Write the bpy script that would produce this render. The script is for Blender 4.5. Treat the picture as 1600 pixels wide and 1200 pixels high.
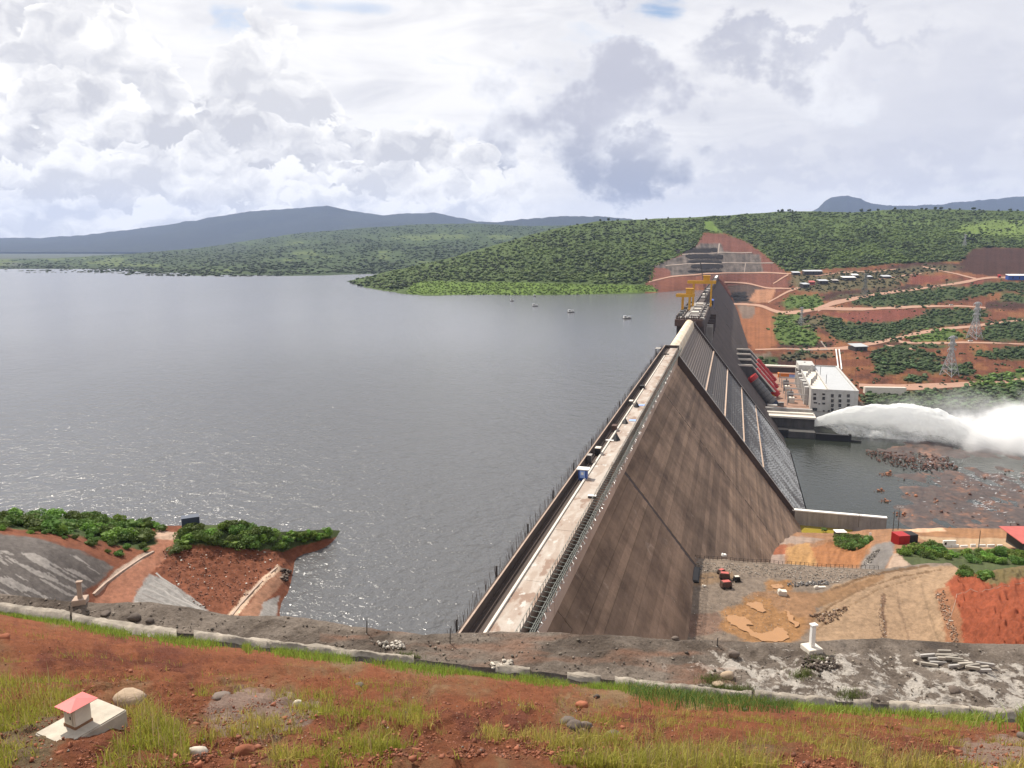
import bpy, bmesh, math, random
import numpy as np
from mathutils import Vector, Matrix

for o in list(bpy.data.objects):
    bpy.data.objects.remove(o)
SC = bpy.context.scene
COL = SC.collection
random.seed(7)
RNG = np.random.default_rng(11)

# ------------------------------------------------------------------ camera
F = 1200.0          # focal length in pixels of the 1600 px wide photograph
YH = 387.0          # row of the horizon
CZ = 48.0           # camera height above the dam crest (z = 0)
PITCH = math.atan((600 - YH) / F)
CP, SP = math.cos(PITCH), math.sin(PITCH)
TH = math.atan((1148 - 800) / math.hypot(F, 600 - YH))   # heading of the dam axis
CT, ST = math.cos(TH), math.sin(TH)
WATER, RIVER = -22.0, -88.0

cam_d = bpy.data.cameras.new("camera")
cam = bpy.data.objects.new("camera", cam_d)
COL.objects.link(cam)
cam_d.sensor_width = 36.0
cam_d.lens = 27.0
cam_d.clip_start = 0.3
cam_d.clip_end = 60000
cam.location = (0, 0, CZ)
cam.rotation_euler = (math.pi / 2 - PITCH, 0, 0)
SC.camera = cam

# ------------------------------------------------------------------ light
SUN_EL, SUN_AZ = math.radians(53), math.radians(-40)      # azimuth from +Y towards +X
sun_d = bpy.data.lights.new("sun", 'SUN')
sun_d.energy = 5.0
sun_d.angle = math.radians(0.55)
sun_d.color = (1.0, 0.93, 0.82)
sun = bpy.data.objects.new("sun", sun_d)
COL.objects.link(sun)
sdir = Vector((math.sin(SUN_AZ) * math.cos(SUN_EL), math.cos(SUN_AZ) * math.cos(SUN_EL), math.sin(SUN_EL)))
sun.rotation_euler = sdir.to_track_quat('Z', 'Y').to_euler()
sun.location = (0, 0, 400)

SC.view_settings.view_transform = 'Standard'
SC.view_settings.look = 'None'
SC.view_settings.gamma = 1.0
SC.view_settings.use_curve_mapping = False
SC.view_settings.exposure = 0.38
SC.cycles.use_denoising = True
SC.cycles.diffuse_bounces = 3
SC.cycles.glossy_bounces = 3
SC.cycles.transparent_max_bounces = 16
SC.cycles.volume_bounces = 10
SC.cycles.max_bounces = 14
SC.cycles.volume_max_steps = 256
SC.cycles.sample_clamp_indirect = 6.0


class NB:
    """small expression builder for shader node trees"""
    def __init__(self, tree):
        self.t = tree
        self.n = tree.nodes
        self.l = tree.links

    def new(self, kind, **kw):
        nd = self.n.new(kind)
        for k, v in kw.items():
            setattr(nd, k, v)
        return nd

    def put(self, sock, v):
        if hasattr(v, "is_output") or isinstance(v, bpy.types.NodeSocket):
            self.l.new(v, sock)
        elif isinstance(v, (tuple, list)) and sock.type == 'RGBA' and len(v) == 3:
            sock.default_value = (*v, 1)
        else:
            sock.default_value = v

    def m(self, op, a, b=0.0, c=0.0, clamp=False):
        nd = self.new('ShaderNodeMath', operation=op, use_clamp=clamp)
        self.put(nd.inputs[0], a); self.put(nd.inputs[1], b); self.put(nd.inputs[2], c)
        return nd.outputs[0]

    def add(self, a, b): return self.m('ADD', a, b)
    def sub(self, a, b): return self.m('SUBTRACT', a, b)
    def mul(self, a, b): return self.m('MULTIPLY', a, b)

    def ss(self, x, lo, hi):
        nd = self.new('ShaderNodeMapRange', interpolation_type='SMOOTHSTEP')
        self.put(nd.inputs['Value'], x); self.put(nd.inputs['From Min'], lo); self.put(nd.inputs['From Max'], hi)
        return nd.outputs['Result']

    def mix(self, f, a, b, blend='MIX'):
        nd = self.new('ShaderNodeMix', data_type='RGBA', blend_type=blend)
        self.put(nd.inputs[0], f); self.put(nd.inputs[6], a); self.put(nd.inputs[7], b)
        return nd.outputs[2]

    def noise(self, vec, scale, detail=4, rough=0.5, dist=0.0, lac=2.0):
        nd = self.new('ShaderNodeTexNoise')
        if getattr(self, 'dim2', False):
            nd.noise_dimensions = '2D'
            detail = min(detail, 6)
        if vec is not None:
            self.l.new(vec, nd.inputs['Vector'])
        nd.inputs['Scale'].default_value = scale
        nd.inputs['Detail'].default_value = detail
        nd.inputs['Roughness'].default_value = rough
        nd.inputs['Distortion'].default_value = dist
        nd.inputs['Lacunarity'].default_value = lac
        return nd.outputs['Fac']

    def voro(self, vec, scale, detail=0, rough=0.5, feature='F1', smooth=0.5):
        nd = self.new('ShaderNodeTexVoronoi', feature=feature)
        if getattr(self, 'dim2', False):
            nd.voronoi_dimensions = '2D'
        self.l.new(vec, nd.inputs['Vector'])
        nd.inputs['Scale'].default_value = scale
        if 'Detail' in nd.inputs:
            nd.inputs['Detail'].default_value = detail
            nd.inputs['Roughness'].default_value = rough
        if feature == 'SMOOTH_F1':
            nd.inputs['Smoothness'].default_value = smooth
        return nd.outputs['Distance']

    def map(self, vec, scale=(1, 1, 1), loc=(0, 0, 0), rot=(0, 0, 0)):
        nd = self.new('ShaderNodeMapping')
        self.l.new(vec, nd.inputs['Vector'])
        nd.inputs['Scale'].default_value = scale
        nd.inputs['Location'].default_value = loc
        nd.inputs['Rotation'].default_value = rot
        return nd.outputs[0]

    def vadd(self, a, b):
        nd = self.new('ShaderNodeVectorMath', operation='ADD')
        self.put(nd.inputs[0], a); self.put(nd.inputs[1], b)
        return nd.outputs[0]


# ------------------------------------------------------------------ sky (world): Nishita with procedural clouds by direction
def build_world():
    w = bpy.data.worlds.new("World")
    SC.world = w
    w.use_nodes = True
    t = w.node_tree
    t.nodes.clear()
    b = NB(t)
    out = b.new('ShaderNodeOutputWorld')
    sky = b.new('ShaderNodeTexSky', sky_type='NISHITA')
    sky.sun_disc = False
    sky.sun_elevation = SUN_EL
    sky.sun_rotation = SUN_AZ
    sky.air_density = 1.0; sky.dust_density = 0.6; sky.ozone_density = 1.5
    tc = b.new('ShaderNodeTexCoord')
    d = tc.outputs['Generated']
    sx = b.new('ShaderNodeSeparateXYZ'); b.l.new(d, sx.inputs[0])
    az = b.m('ARCTAN2', sx.outputs[0], sx.outputs[1])
    el = b.m('ARCSINE', sx.outputs[2])
    def A(px): return math.atan((px - 800) / 1217.0)
    def E(py): return math.atan((387 - py) / 1217.0)
    # stereographic picture of the sky about +Y: smooth everywhere but straight behind
    b.dim2 = True
    dn = b.m('MAXIMUM', b.add(1.0, sx.outputs[1]), .05)
    cb = b.new('ShaderNodeCombineXYZ')
    b.l.new(b.m('DIVIDE', b.mul(sx.outputs[0], 2.0), dn), cb.inputs[0])
    b.l.new(b.m('DIVIDE', b.mul(sx.outputs[2], 2.0 * 1.3), dn), cb.inputs[1])
    dv = cb.outputs[0]
    warp = b.noise(dv, 5.0, 5, 0.6)
    warp2 = b.noise(b.map(dv, (1, 1, 1), (7, 3, 1)), 11.0, 5, 0.6)
    azw = b.add(az, b.mul(b.sub(warp, .5), .30))
    elw = b.add(el, b.mul(b.sub(warp2, .5), .22))
    def gauss(px, py, rx, ry, a, e):
        u = b.mul(b.sub(a, A(px)), 1217.0 / rx)
        v = b.mul(b.sub(e, E(py)), 1217.0 / ry)
        r2 = b.add(b.mul(u, u), b.mul(v, v))
        return b.m('EXPONENT', b.mul(r2, -1.0))
    WHITE = (1.02, 1.0, .975)
    # high veil: white to pale grey-lavender
    lo = b.noise(dv, 2.6, 6, 0.55)
    fib = b.noise(b.map(dv, (1, 3.0, 1)), 6.0, 7, 0.6, 0.4)
    veil = b.mix(b.ss(b.add(b.mul(lo, .6), b.mul(fib, .4)), .36, .62), (.70, .70, .735), (.95, .935, .925))
    # towards the right the deck is greyer
    veil = b.mix(b.mul(b.ss(az, A(850), A(1500)), .50), veil, (.65, .655, .71))
    # soft dark cloud masses on the right
    def dark(c, px, py, rx, ry, k, tint, lo_=.20, hi_=.95):
        g = gauss(px, py, rx, ry, azw, elw)
        det = b.noise(dv, 9.0, 8, .58)
        g2 = b.ss(b.add(g, b.mul(b.sub(det, .5), .5)), lo_, hi_)
        return b.mix(b.mul(g2, k), c, tint)
    veil = dark(veil, 1180, 115, 130, 45, .8, (.47, .48, .56))
    veil = dark(veil, 1330, 100, 150, 22, .6, (.52, .53, .61))
    veil = dark(veil, 1480, 200, 240, 110, .45, (.54, .55, .63))
    veil = dark(veil, 1250, 290, 420, 28, .45, (.56, .57, .65))
    bright = gauss(1290, 150, 75, 32, azw, elw)
    veil = b.mix(b.mul(bright, .75), veil, (.86, .86, .88))
    bl = b.ss(el, E(345), E(300))
    veil = b.mix(b.mul(b.sub(1.0, bl), .55), veil, (.88, .875, .89))
    col = veil
    # blue openings
    def hole(px, py, rx, ry, s=1.0):
        g = gauss(px, py, rx, ry, azw, el)
        return b.mul(b.ss(b.add(g, b.mul(b.sub(fib, .5), 2.2)), .3, 1.1), s * .8)
    holes = b.m('MAXIMUM', hole(450, 8, 150, 22, 1.25), hole(1010, 42, 80, 20, 1.15))
    holes = b.m('MAXIMUM', holes, hole(375, 70, 45, 22, .75))
    holes = b.m('MAXIMUM', holes, hole(540, 45, 90, 10, .6))
    cover = b.sub(1.0, holes)

    # cumulus banks, far to near; each has a billowed top edge, bright rim and grey belly
    def bank(col, cover, tops, seed, puff, amp, belly, rim=.05, edge=.007, whites=WHITE, bellyk=.85, fade=None):
        # tops: list of (px, py) giving the mean top edge
        cr = b.new('ShaderNodeFloatCurve')
        a0, a1 = A(-500), A(2100)
        cu = cr.mapping.curves[0]
        pts = [((A(px) - a0) / (a1 - a0), (E(py) + .2) / .8) for px, py in tops]
        while len(cu.points) < len(pts):
            cu.points.new(.5, .5)
        for p_, (x_, y_) in zip(cu.points, pts):
            p_.location = (x_, y_)
        cr.mapping.update()
        b.put(cr.inputs['Value'], b.m('DIVIDE', b.sub(az, a0), a1 - a0, clamp=True))
        h = b.sub(b.mul(cr.outputs[0], .8), .2)
        vv = b.map(dv, (1, 1, 1.0), (seed * 1.7, seed * .9, seed * 2.3))
        wv = b.new('ShaderNodeTexNoise'); wv.noise_dimensions = '2D'; b.l.new(vv, wv.inputs['Vector'])
        wv.inputs['Scale'].default_value = puff * 1.3; wv.inputs['Detail'].default_value = 3
        sc_ = b.new('ShaderNodeVectorMath', operation='SCALE'); b.l.new(wv.outputs['Color'], sc_.inputs[0]); sc_.inputs['Scale'].default_value = .9 / puff
        vv2 = b.vadd(vv, sc_.outputs[0])
        v1 = b.voro(vv2, puff, 4, .52, 'F1', .35)
        n1 = b.noise(vv, puff * .35, 3, .5)
        bump = b.add(b.mul(b.sub(.45, v1), amp), b.mul(b.sub(n1, .5), amp * 1.8))
        q = b.add(b.sub(h, el), bump)
        mask = b.ss(q, 0.0, edge)
        # relief: the billow field seen from the sun side (up-left), and rims that fade downwards
        e1 = b.noise(vv2, puff * .55, 5, .55)
        e2 = b.noise(b.vadd(vv2, (-.012, .020, 0.0)), puff * .55, 5, .55)
        relief = b.mul(b.sub(e1, e2), 3.2)
        sh = b.m('EXPONENT', b.mul(q, -1.0 / rim))
        inner = b.noise(vv, puff * .22, 3, .5)
        lum = b.add(b.add(b.mul(sh, .85), relief), b.add(.10, b.mul(b.sub(inner, .5), 1.4)))
        lum = b.m('MINIMUM', b.m('MAXIMUM', lum, 1 - bellyk), 1.0)
        c = b.mix(lum, belly, whites)
        if fade is not None:
            mask = b.mul(mask, fade)
        col = b.mix(mask, col, c)
        cover = b.m('MAXIMUM', cover, mask)
        return col, cover
    G1, G2 = (.62, .62, .655), (.55, .55, .59)
    fl = b.ss(az, A(760), A(600))
    col, cover = bank(col, cover, [(-500, 40), (0, 20), (120, 15), (230, 40), (300, 150), (420, 60), (480, 70), (560, 180), (700, 250), (2100, 450)], 1.0, 15, .050, G1, .05, fade=fl)
    col, cover = bank(col, cover, [(-500, 120), (0, 130), (100, 70), (200, 75), (290, 110), (360, 190), (480, 170), (600, 240), (700, 260), (2100, 450)], 2.0, 17, .045, G1, .05, fade=fl)
    # tall grey cumulus in the middle, rim lit from the left and top
    g = b.m('MAXIMUM', gauss(915, 145, 125, 95, azw, elw), b.m('MAXIMUM', gauss(870, 205, 140, 95, azw, elw), gauss(945, 260, 165, 68, azw, elw)))
    det = b.noise(dv, 10.0, 8, .6)
    vd = b.sub(.45, b.voro(dv, 20, 4, .5, 'F1', .4))
    gm = b.add(b.add(g, b.mul(b.sub(det, .5), .55)), b.mul(vd, .35))
    mk = b.ss(gm, .20, .45)
    lumc = b.sub(1.0, b.ss(b.add(gm, b.mul(b.sub(az, A(900)), 1.2)), .12, .85))
    lumc = b.add(lumc, b.mul(b.sub(det, .5), .8))
    lumc = b.m('MINIMUM', b.m('MAXIMUM', lumc, 0.0), 1.0)
    low = b.ss(el, E(180), E(300))
    dk = b.mix(low, (.50, .505, .58), (.33, .355, .45))
    col = b.mix(b.mul(mk, .9), col, b.mix(lumc, dk, (.86, .86, .885)))
    cover = b.m('MAXIMUM', cover, mk)
    fl2 = b.ss(az, A(900), A(760))
    col, cover = bank(col, cover, [(-500, 190), (0, 200), (110, 130), (170, 135), (250, 165), (330, 170), (370, 150), (480, 180), (560, 200), (700, 190), (800, 230), (2100, 460)], 3.0, 18, .040, G2, .055, fade=fl2)
    col, cover = bank(col, cover, [(-500, 230), (0, 260), (90, 230), (200, 230), (300, 215), (430, 230), (560, 250), (700, 235), (800, 260), (900, 300), (2100, 460)], 4.0, 20, .040, G1, .045, fade=fl2)
    col, cover = bank(col, cover, [(-500, 300), (0, 300), (120, 305), (230, 300), (270, 290), (330, 320), (500, 280), (600, 300), (700, 290), (850, 315), (2100, 480)], 5.0, 24, .030, (.64, .65, .70), .035, fade=fl2)
    # below the horizon: plain haze colour
    col = b.mix(b.ss(el, -.02, .0), (.55, .57, .62), col)
    bg1 = b.new('ShaderNodeBackground'); b.l.new(sky.outputs[0], bg1.inputs[0]); bg1.inputs[1].default_value = 0.09
    bg2 = b.new('ShaderNodeBackground'); b.l.new(col, bg2.inputs[0]); bg2.inputs[1].default_value = .865
    mx = b.new('ShaderNodeMixShader')
    b.l.new(cover, mx.inputs[0]); b.l.new(bg1.outputs[0], mx.inputs[1]); b.l.new(bg2.outputs[0], mx.inputs[2])
    b.l.new(mx.outputs[0], out.inputs['Surface'])
    w.cycles.sampling_method = 'NONE'
    w.cycles.sample_map_resolution = 512


build_world()


# ------------------------------------------------------------------ geometry helpers
def ray(px, py):
    px = np.asarray(px, float); py = np.asarray(py, float)
    u = (px - 800) / F; v = (py - 600) / F
    return np.stack([u, CP - v * SP, -(v * CP + SP)], -1)

def at_D(px, py, D):
    return np.array([0, 0, CZ]) + ray(px, py) * np.asarray(D, float)[..., None]

def at_z(px, py, z):
    d = ray(px, py)
    return np.array([0, 0, CZ]) + d * ((z - CZ) / d[..., 2])[..., None]

def zD(px, py, z):
    return float((z - CZ) / ray(px, py)[2])

def at_s(px, py, s):
    d = ray(px, py)
    return np.array([0, 0, CZ]) + d * (s / (d[0] * ST + d[1] * CT))

def W(s, t, z):
    """dam coordinates: s along the axis, t downstream, z up"""
    return (s * ST + t * CT, s * CT - t * ST, z)

def hash2(ix, iy, seed):
    h = (ix.astype(np.int64) * 374761393 + iy.astype(np.int64) * 668265263 + seed * 974634777) & 0xFFFFFFFF
    h = ((h ^ (h >> 13)) * 1274126177) & 0xFFFFFFFF
    return ((h ^ (h >> 16)) & 0xFFFFFF) / float(0xFFFFFF)

def vnoise(x, y, seed=0):
    x = np.asarray(x, float); y = np.asarray(y, float)
    ix = np.floor(x); iy = np.floor(y)
    fx = x - ix; fy = y - iy
    fx = fx * fx * (3 - 2 * fx); fy = fy * fy * (3 - 2 * fy)
    a = hash2(ix, iy, seed); b = hash2(ix + 1, iy, seed); c = hash2(ix, iy + 1, seed); d = hash2(ix + 1, iy + 1, seed)
    return (a * (1 - fx) + b * fx) * (1 - fy) + (c * (1 - fx) + d * fx) * fy

def fbm(x, y, oct=4, seed=0, gain=.5):
    s = 0; a = 1; n = 0
    for i in range(oct):
        s = s + a * (vnoise(x * 2 ** i, y * 2 ** i, seed + i * 17) - .5)
        n += a; a *= gain
    return s / n * 2      # about -1..1

def inpoly(px, py, poly):
    px = np.asarray(px, float); py = np.asarray(py, float)
    r = np.zeros(px.shape, bool)
    n = len(poly)
    for i in range(n):
        x0, y0 = poly[i]; x1, y1 = poly[(i + 1) % n]
        if y0 == y1:
            continue
        c = ((y0 > py) != (y1 > py)) & (px < (x1 - x0) * (py - y0) / (y1 - y0) + x0)
        r ^= c
    return r

def lerpline(pts, x):
    xs = [p[0] for p in pts]; ys = [p[1] for p in pts]
    return np.interp(x, xs, ys)

def inst(name, me, parent=None, loc=None, rot=0.0, scale=1.0, kind=None):
    o = bpy.data.objects.new(name, me)
    COL.objects.link(o)
    if parent is not None:
        o.parent = parent
    if loc is not None:
        o.location = loc
    o.rotation_euler = (0, 0, rot)
    if scale != 1.0:
        o.scale = (scale,) * 3 if np.isscalar(scale) else scale
    if kind:
        o['kind'] = kind
    return o

def tag(o, label=None, cat=None, group=None, kind=None):
    if label: o['label'] = label
    if cat: o['category'] = cat
    if group: o['group'] = group
    if kind: o['kind'] = kind
    return o

def thing(name, loc, label, cat, group=None, rot=0.0):
    o = bpy.data.objects.new(name, None)
    COL.objects.link(o)
    o.empty_display_size = .5
    o.location = loc
    o.rotation_euler = (0, 0, rot)
    return tag(o, label, cat, group)

def copy_tree(o, parent=None):
    c = o.copy()
    COL.objects.link(c)
    if parent is not None:
        c.parent = parent
    for ch in [q for q in o.children]:
        copy_tree(ch, c)
    return c

def mesh_np(name, V, faces, mat=None, col=None, smooth=False):
    """faces: (n,3) or (n,4) int array"""
    me = bpy.data.meshes.new(name)
    V = np.asarray(V, np.float32).reshape(-1, 3); faces = np.asarray(faces, np.int32)
    k = faces.shape[1]; n = len(faces)
    me.vertices.add(len(V)); me.vertices.foreach_set('co', V.ravel())
    me.loops.add(n * k); me.loops.foreach_set('vertex_index', faces.ravel())
    me.polygons.add(n)
    me.polygons.foreach_set('loop_start', np.arange(0, n * k, k, dtype=np.int32))
    me.polygons.foreach_set('loop_total', np.full(n, k, np.int32))
    me.update(calc_edges=True)
    if smooth:
        me.polygons.foreach_set('use_smooth', np.ones(n, bool))
    if col is not None:
        at = me.attributes.new('Col', 'FLOAT_COLOR', 'POINT')
        c4 = np.ones((len(V), 4), np.float32); c4[:, :3] = col
        at.data.foreach_set('color', c4.ravel())
    if mat is not None:
        me.materials.append(mat)
    return me

def grid_faces(nr, nc):
    i = np.arange(nr - 1)[:, None] * nc + np.arange(nc - 1)[None, :]
    return np.stack([i, i + nc, i + nc + 1, i + 1], -1).reshape(-1, 4)


class MB:
    """collects simple solids; build() makes them ONE mesh object"""
    def __init__(self):
        self.v = []; self.f = []

    def poly(self, vs, fs):
        o = len(self.v)
        self.v += [tuple(map(float, p)) for p in vs]
        self.f += [tuple(i + o for i in q) for q in fs]
        return self

    def hexa(self, p):   # 8 points: bottom 4 ccw, top 4 ccw
        return self.poly(p, [(3, 2, 1, 0), (4, 5, 6, 7), (0, 1, 5, 4), (1, 2, 6, 5), (2, 3, 7, 6), (3, 0, 4, 7)])

    def box(self, c, s, rot=0.0, taper=1.0):
        cr, sr = math.cos(rot), math.sin(rot)
        P = []
        for z, k in ((-.5, 1.0), (.5, taper)):
            for x, y in ((-.5, -.5), (.5, -.5), (.5, .5), (-.5, .5)):
                X = x * s[0] * k; Y = y * s[1] * k
                P.append((c[0] + X * cr - Y * sr, c[1] + X * sr + Y * cr, c[2] + z * s[2]))
        return self.hexa(P)

    def sbox(self, s0, s1, t0, t1, z0, z1):   # box in dam coordinates
        return self.hexa([W(s0, t0, z0), W(s0, t1, z0), W(s1, t1, z0), W(s1, t0, z0),
                          W(s0, t0, z1), W(s0, t1, z1), W(s1, t1, z1), W(s1, t0, z1)])

    def prism(self, prof, s0, s1):            # (t,z) profile extruded along the axis
        n = len(prof)
        vs = [W(s0, t, z) for t, z in prof] + [W(s1, t, z) for t, z in prof]
        fs = [tuple(range(n))[::-1], tuple(range(n, 2 * n))]
        for i in range(n):
            j = (i + 1) % n
            fs.append((i, j, n + j, n + i))
        return self.poly(vs, fs)

    def bar(self, p, q, r, n=4, r2=None):
        p = Vector(p); q = Vector(q); d = q - p
        if d.length < 1e-6: return self
        d.normalize()
        a = d.orthogonal().normalized() if abs(d.z) > .99 else d.cross(Vector((0, 0, 1))).normalized()
        b_ = d.cross(a)
        r2 = r if r2 is None else r2
        vs = []
        for P, R in ((p, r), (q, r2)):
            for i in range(n):
                g = 2 * math.pi * (i + .5) / n
                vs.append(P + (a * math.cos(g) + b_ * math.sin(g)) * R)
        fs = [tuple(range(n))[::-1], tuple(range(n, 2 * n))] + [(i, (i + 1) % n, n + (i + 1) % n, n + i) for i in range(n)]
        return self.poly(vs, fs)

    def tube(self, pts, r, n=6):
        for p, q in zip(pts[:-1], pts[1:]):
            self.bar(p, q, r, n)
        return self

    def mesh(self, name, mat, off=(0, 0, 0), bevel=0.0, smooth=False):
        me = bpy.data.meshes.new(name)
        o = Vector(off)
        me.from_pydata([tuple(Vector(p) - o) for p in self.v], [], self.f)
        bm = bmesh.new(); bm.from_mesh(me)
        bmesh.ops.recalc_face_normals(bm, faces=bm.faces)
        if bevel > 0:
            bmesh.ops.bevel(bm, geom=list(bm.edges), offset=bevel, segments=2, affect='EDGES', clamp_overlap=True)
        bm.to_mesh(me); bm.free()
        if smooth:
            for p in me.polygons: p.use_smooth = True
        me.materials.append(mat)
        me.update()
        return me

    def build(self, name, mat, parent=None, local=False, bevel=0.0, smooth=False, kind=None, label=None):
        off = (0, 0, 0)
        if parent is not None and not local:
            p_ = parent
            off = Vector((0, 0, 0))
            while p_ is not None:
                off = off + p_.location
                p_ = p_.parent
        me = self.mesh(name, mat, off, bevel, smooth)
        o = inst(name, me, parent)
        if kind: o['kind'] = kind
        if label: o['label'] = label
        return o


class Sheet:
    """smooth inverse-depth surface through control points (planes stay planes)"""
    def __init__(self, ctrl, reg=1e-4, amp=0.0, size=10.0, seed=3, oct=4):
        P = np.array([(a / 1000, b / 1000) for a, b, _ in ctrl]); v = np.array([1000.0 / D for _, _, D in ctrl])
        n = len(P)
        K = self.k(np.linalg.norm(P[:, None] - P[None], axis=-1)) + reg * np.eye(n)
        Q = np.hstack([np.ones((n, 1)), P])
        A = np.block([[K, Q], [Q.T, np.zeros((3, 3))]])
        sol = np.linalg.lstsq(A, np.concatenate([v, np.zeros(3)]), rcond=None)[0]
        self.P, self.w, self.c = P, sol[:n], sol[n:]
        self.amp, self.size, self.seed, self.oct = amp, size, seed, oct
        self.extra = None

    @staticmethod
    def k(r):
        return np.where(r > 0, r * r * np.log(np.maximum(r, 1e-9)), 0)

    def D(self, px, py):
        q = np.stack([np.asarray(px, float) / 1000, np.asarray(py, float) / 1000], -1)
        sh = q.shape[:-1]; q = q.reshape(-1, 2)
        out = np.empty(len(q))
        for i in range(0, len(q), 20000):
            qq = q[i:i + 20000]
            r = np.linalg.norm(qq[:, None] - self.P[None], axis=-1)
            out[i:i + 20000] = self.k(r) @ self.w + self.c[0] + qq @ self.c[1:]
        return (1000.0 / np.maximum(out, 1e-3)).reshape(sh)

    def pt(self, px, py, lift=0.0, near=1.0):
        px = np.asarray(px, float); py = np.asarray(py, float)
        p = at_D(px, py, self.D(px, py) * near)
        if self.amp:
            p[..., 2] += self.amp * fbm(p[..., 0] / self.size, p[..., 1] / self.size, self.oct, self.seed)
        if self.extra is not None:
            p[..., 2] += self.extra(px, py, p)
        p[..., 2] += lift
        return p

    def one(self, px, py, lift=0.0):
        return Vector(self.pt(np.array([px]), np.array([py]), lift)[0])


def paint(col, px, py, poly, c, jit=4.0, seed=1, soft=None):
    """lay one kind of soil over another with a ragged, mixed edge"""
    acc = np.zeros(px.shape)
    K = 5
    for i in range(K):
        k = jit * (1.0 + .45 * i)
        wx = fbm(px / 14 + i * .35, py / 8, 4, seed, .6) * k
        wy = fbm(px / 14 + 50, py / 8 + 9 + i * .35, 4, seed + 5, .6) * k * .6
        acc += inpoly(px + wx, py + wy, poly)
    a = acc / K
    col[:] = col * (1 - a[..., None]) + np.array(c) * a[..., None]
    return a > .5


# ------------------------------------------------------------------ materials
def new_mat(name):
    m = bpy.data.materials.new(name)
    m.use_nodes = True
    t = m.node_tree
    t.nodes.clear()
    b = NB(t)
    out = b.new('ShaderNodeOutputMaterial')
    p = b.new('ShaderNodeBsdfPrincipled')
    b.l.new(p.outputs[0], out.inputs['Surface'])
    geo = b.new('ShaderNodeNewGeometry')
    return m, b, p, geo.outputs['Position'], out

def bump(b, p, h, strength, dist):
    bp = b.new('ShaderNodeBump')
    bp.inputs['Strength'].default_value = strength
    bp.inputs['Distance'].default_value = dist
    b.l.new(h, bp.inputs['Height'])
    b.l.new(bp.outputs[0], p.inputs['Normal'])
    return bp

def mat_plain(name, col, rough=.7, var=.25, scale=1.0, bmp=0.0, metal=0.0, objvar=0.0, spec=.35):
    m, b, p, pos, out = new_mat(name)
    n = b.noise(pos, scale, 5, .6)
    k = b.add(1 - var, b.mul(n, 2 * var))
    if objvar:
        oi = b.new('ShaderNodeObjectInfo')
        k = b.mul(k, b.add(1 - objvar, b.mul(oi.outputs['Random'], 2 * objvar)))
    c = b.mix(1.0, col, (1, 1, 1), 'MULTIPLY')
    sc = b.new('ShaderNodeVectorMath', operation='SCALE')
    b.put(sc.inputs[0], col); b.l.new(k, sc.inputs['Scale'])
    b.l.new(sc.outputs[0], p.inputs['Base Color'])
    p.inputs['Roughness'].default_value = rough
    p.inputs['Metallic'].default_value = metal
    p.inputs['Specular IOR Level'].default_value = spec
    if bmp:
        bump(b, p, b.noise(pos, scale * 3, 6, .65), .6, bmp)
    return m

def mat_vcol(name, scale, var=.3, bmp=0.3, bscale=None, rough=.95, fine=None):
    """ground whose colour comes from the painted soil map, with grain and relief"""
    m, b, p, pos, out = new_mat(name)
    at = b.new('ShaderNodeAttribute', attribute_name='Col')
    n = b.noise(pos, scale, 7, .65)
    n2 = b.noise(pos, scale * .13, 4, .6)
    n4 = b.noise(pos, scale * 5.5, 5, .75)
    k = b.add(b.add(1 - var * 2.3, b.mul(n, 1.8 * var)), b.add(b.mul(n2, 1.2 * var), b.mul(n4, 1.6 * var)))
    sc = b.new('ShaderNodeVectorMath', operation='SCALE')
    b.l.new(at.outputs['Color'], sc.inputs[0]); b.l.new(k, sc.inputs['Scale'])
    b.l.new(sc.outputs[0], p.inputs['Base Color'])
    p.inputs['Roughness'].default_value = rough
    p.inputs['Specular IOR Level'].default_value = .15
    h = b.add(b.noise(pos, bscale or scale * 2, 8, .75), b.mul(n4, .35))
    bump(b, p, h, 1.0, bmp)
    return m

def mat_leaf(name, col, var=.35, trans=.35, attr=False, objvar=True, scale=.6):
    m, b, p, pos, out = new_mat(name)
    if attr:
        at = b.new('ShaderNodeAttribute', attribute_name='Col')
        base = at.outputs['Color']
    else:
        base = None
    n = b.noise(pos, scale, 4, .6)
    k = b.add(1 - var, b.mul(n, 2 * var))
    if objvar:
        oi = b.new('ShaderNodeObjectInfo')
        k = b.mul(k, b.add(.65, b.mul(oi.outputs['Random'], .7)))
    sc = b.new('ShaderNodeVectorMath', operation='SCALE')
    if base is not None: b.l.new(base, sc.inputs[0])
    else: b.put(sc.inputs[0], col)
    b.l.new(k, sc.inputs['Scale'])
    c = sc.outputs[0]
    if objvar and base is None:
        hs = b.new('ShaderNodeHueSaturation')
        b.l.new(c, hs.inputs['Color'])
        b.l.new(b.add(.475, b.mul(oi.outputs['Random'], .05)), hs.inputs['Hue'])
        c = hs.outputs[0]
    b.l.new(c, p.inputs['Base Color'])
    p.inputs['Roughness'].default_value = .6
    p.inputs['Specular IOR Level'].default_value = .25
    tr = b.new('ShaderNodeBsdfTranslucent')
    b.l.new(c, tr.inputs['Color'])
    mx = b.new('ShaderNodeMixShader'); mx.inputs[0].default_value = trans
    b.l.new(p.outputs[0], mx.inputs[1]); b.l.new(tr.outputs[0], mx.inputs[2])
    b.l.new(mx.outputs[0], out.inputs['Surface'])
    return m

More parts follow.
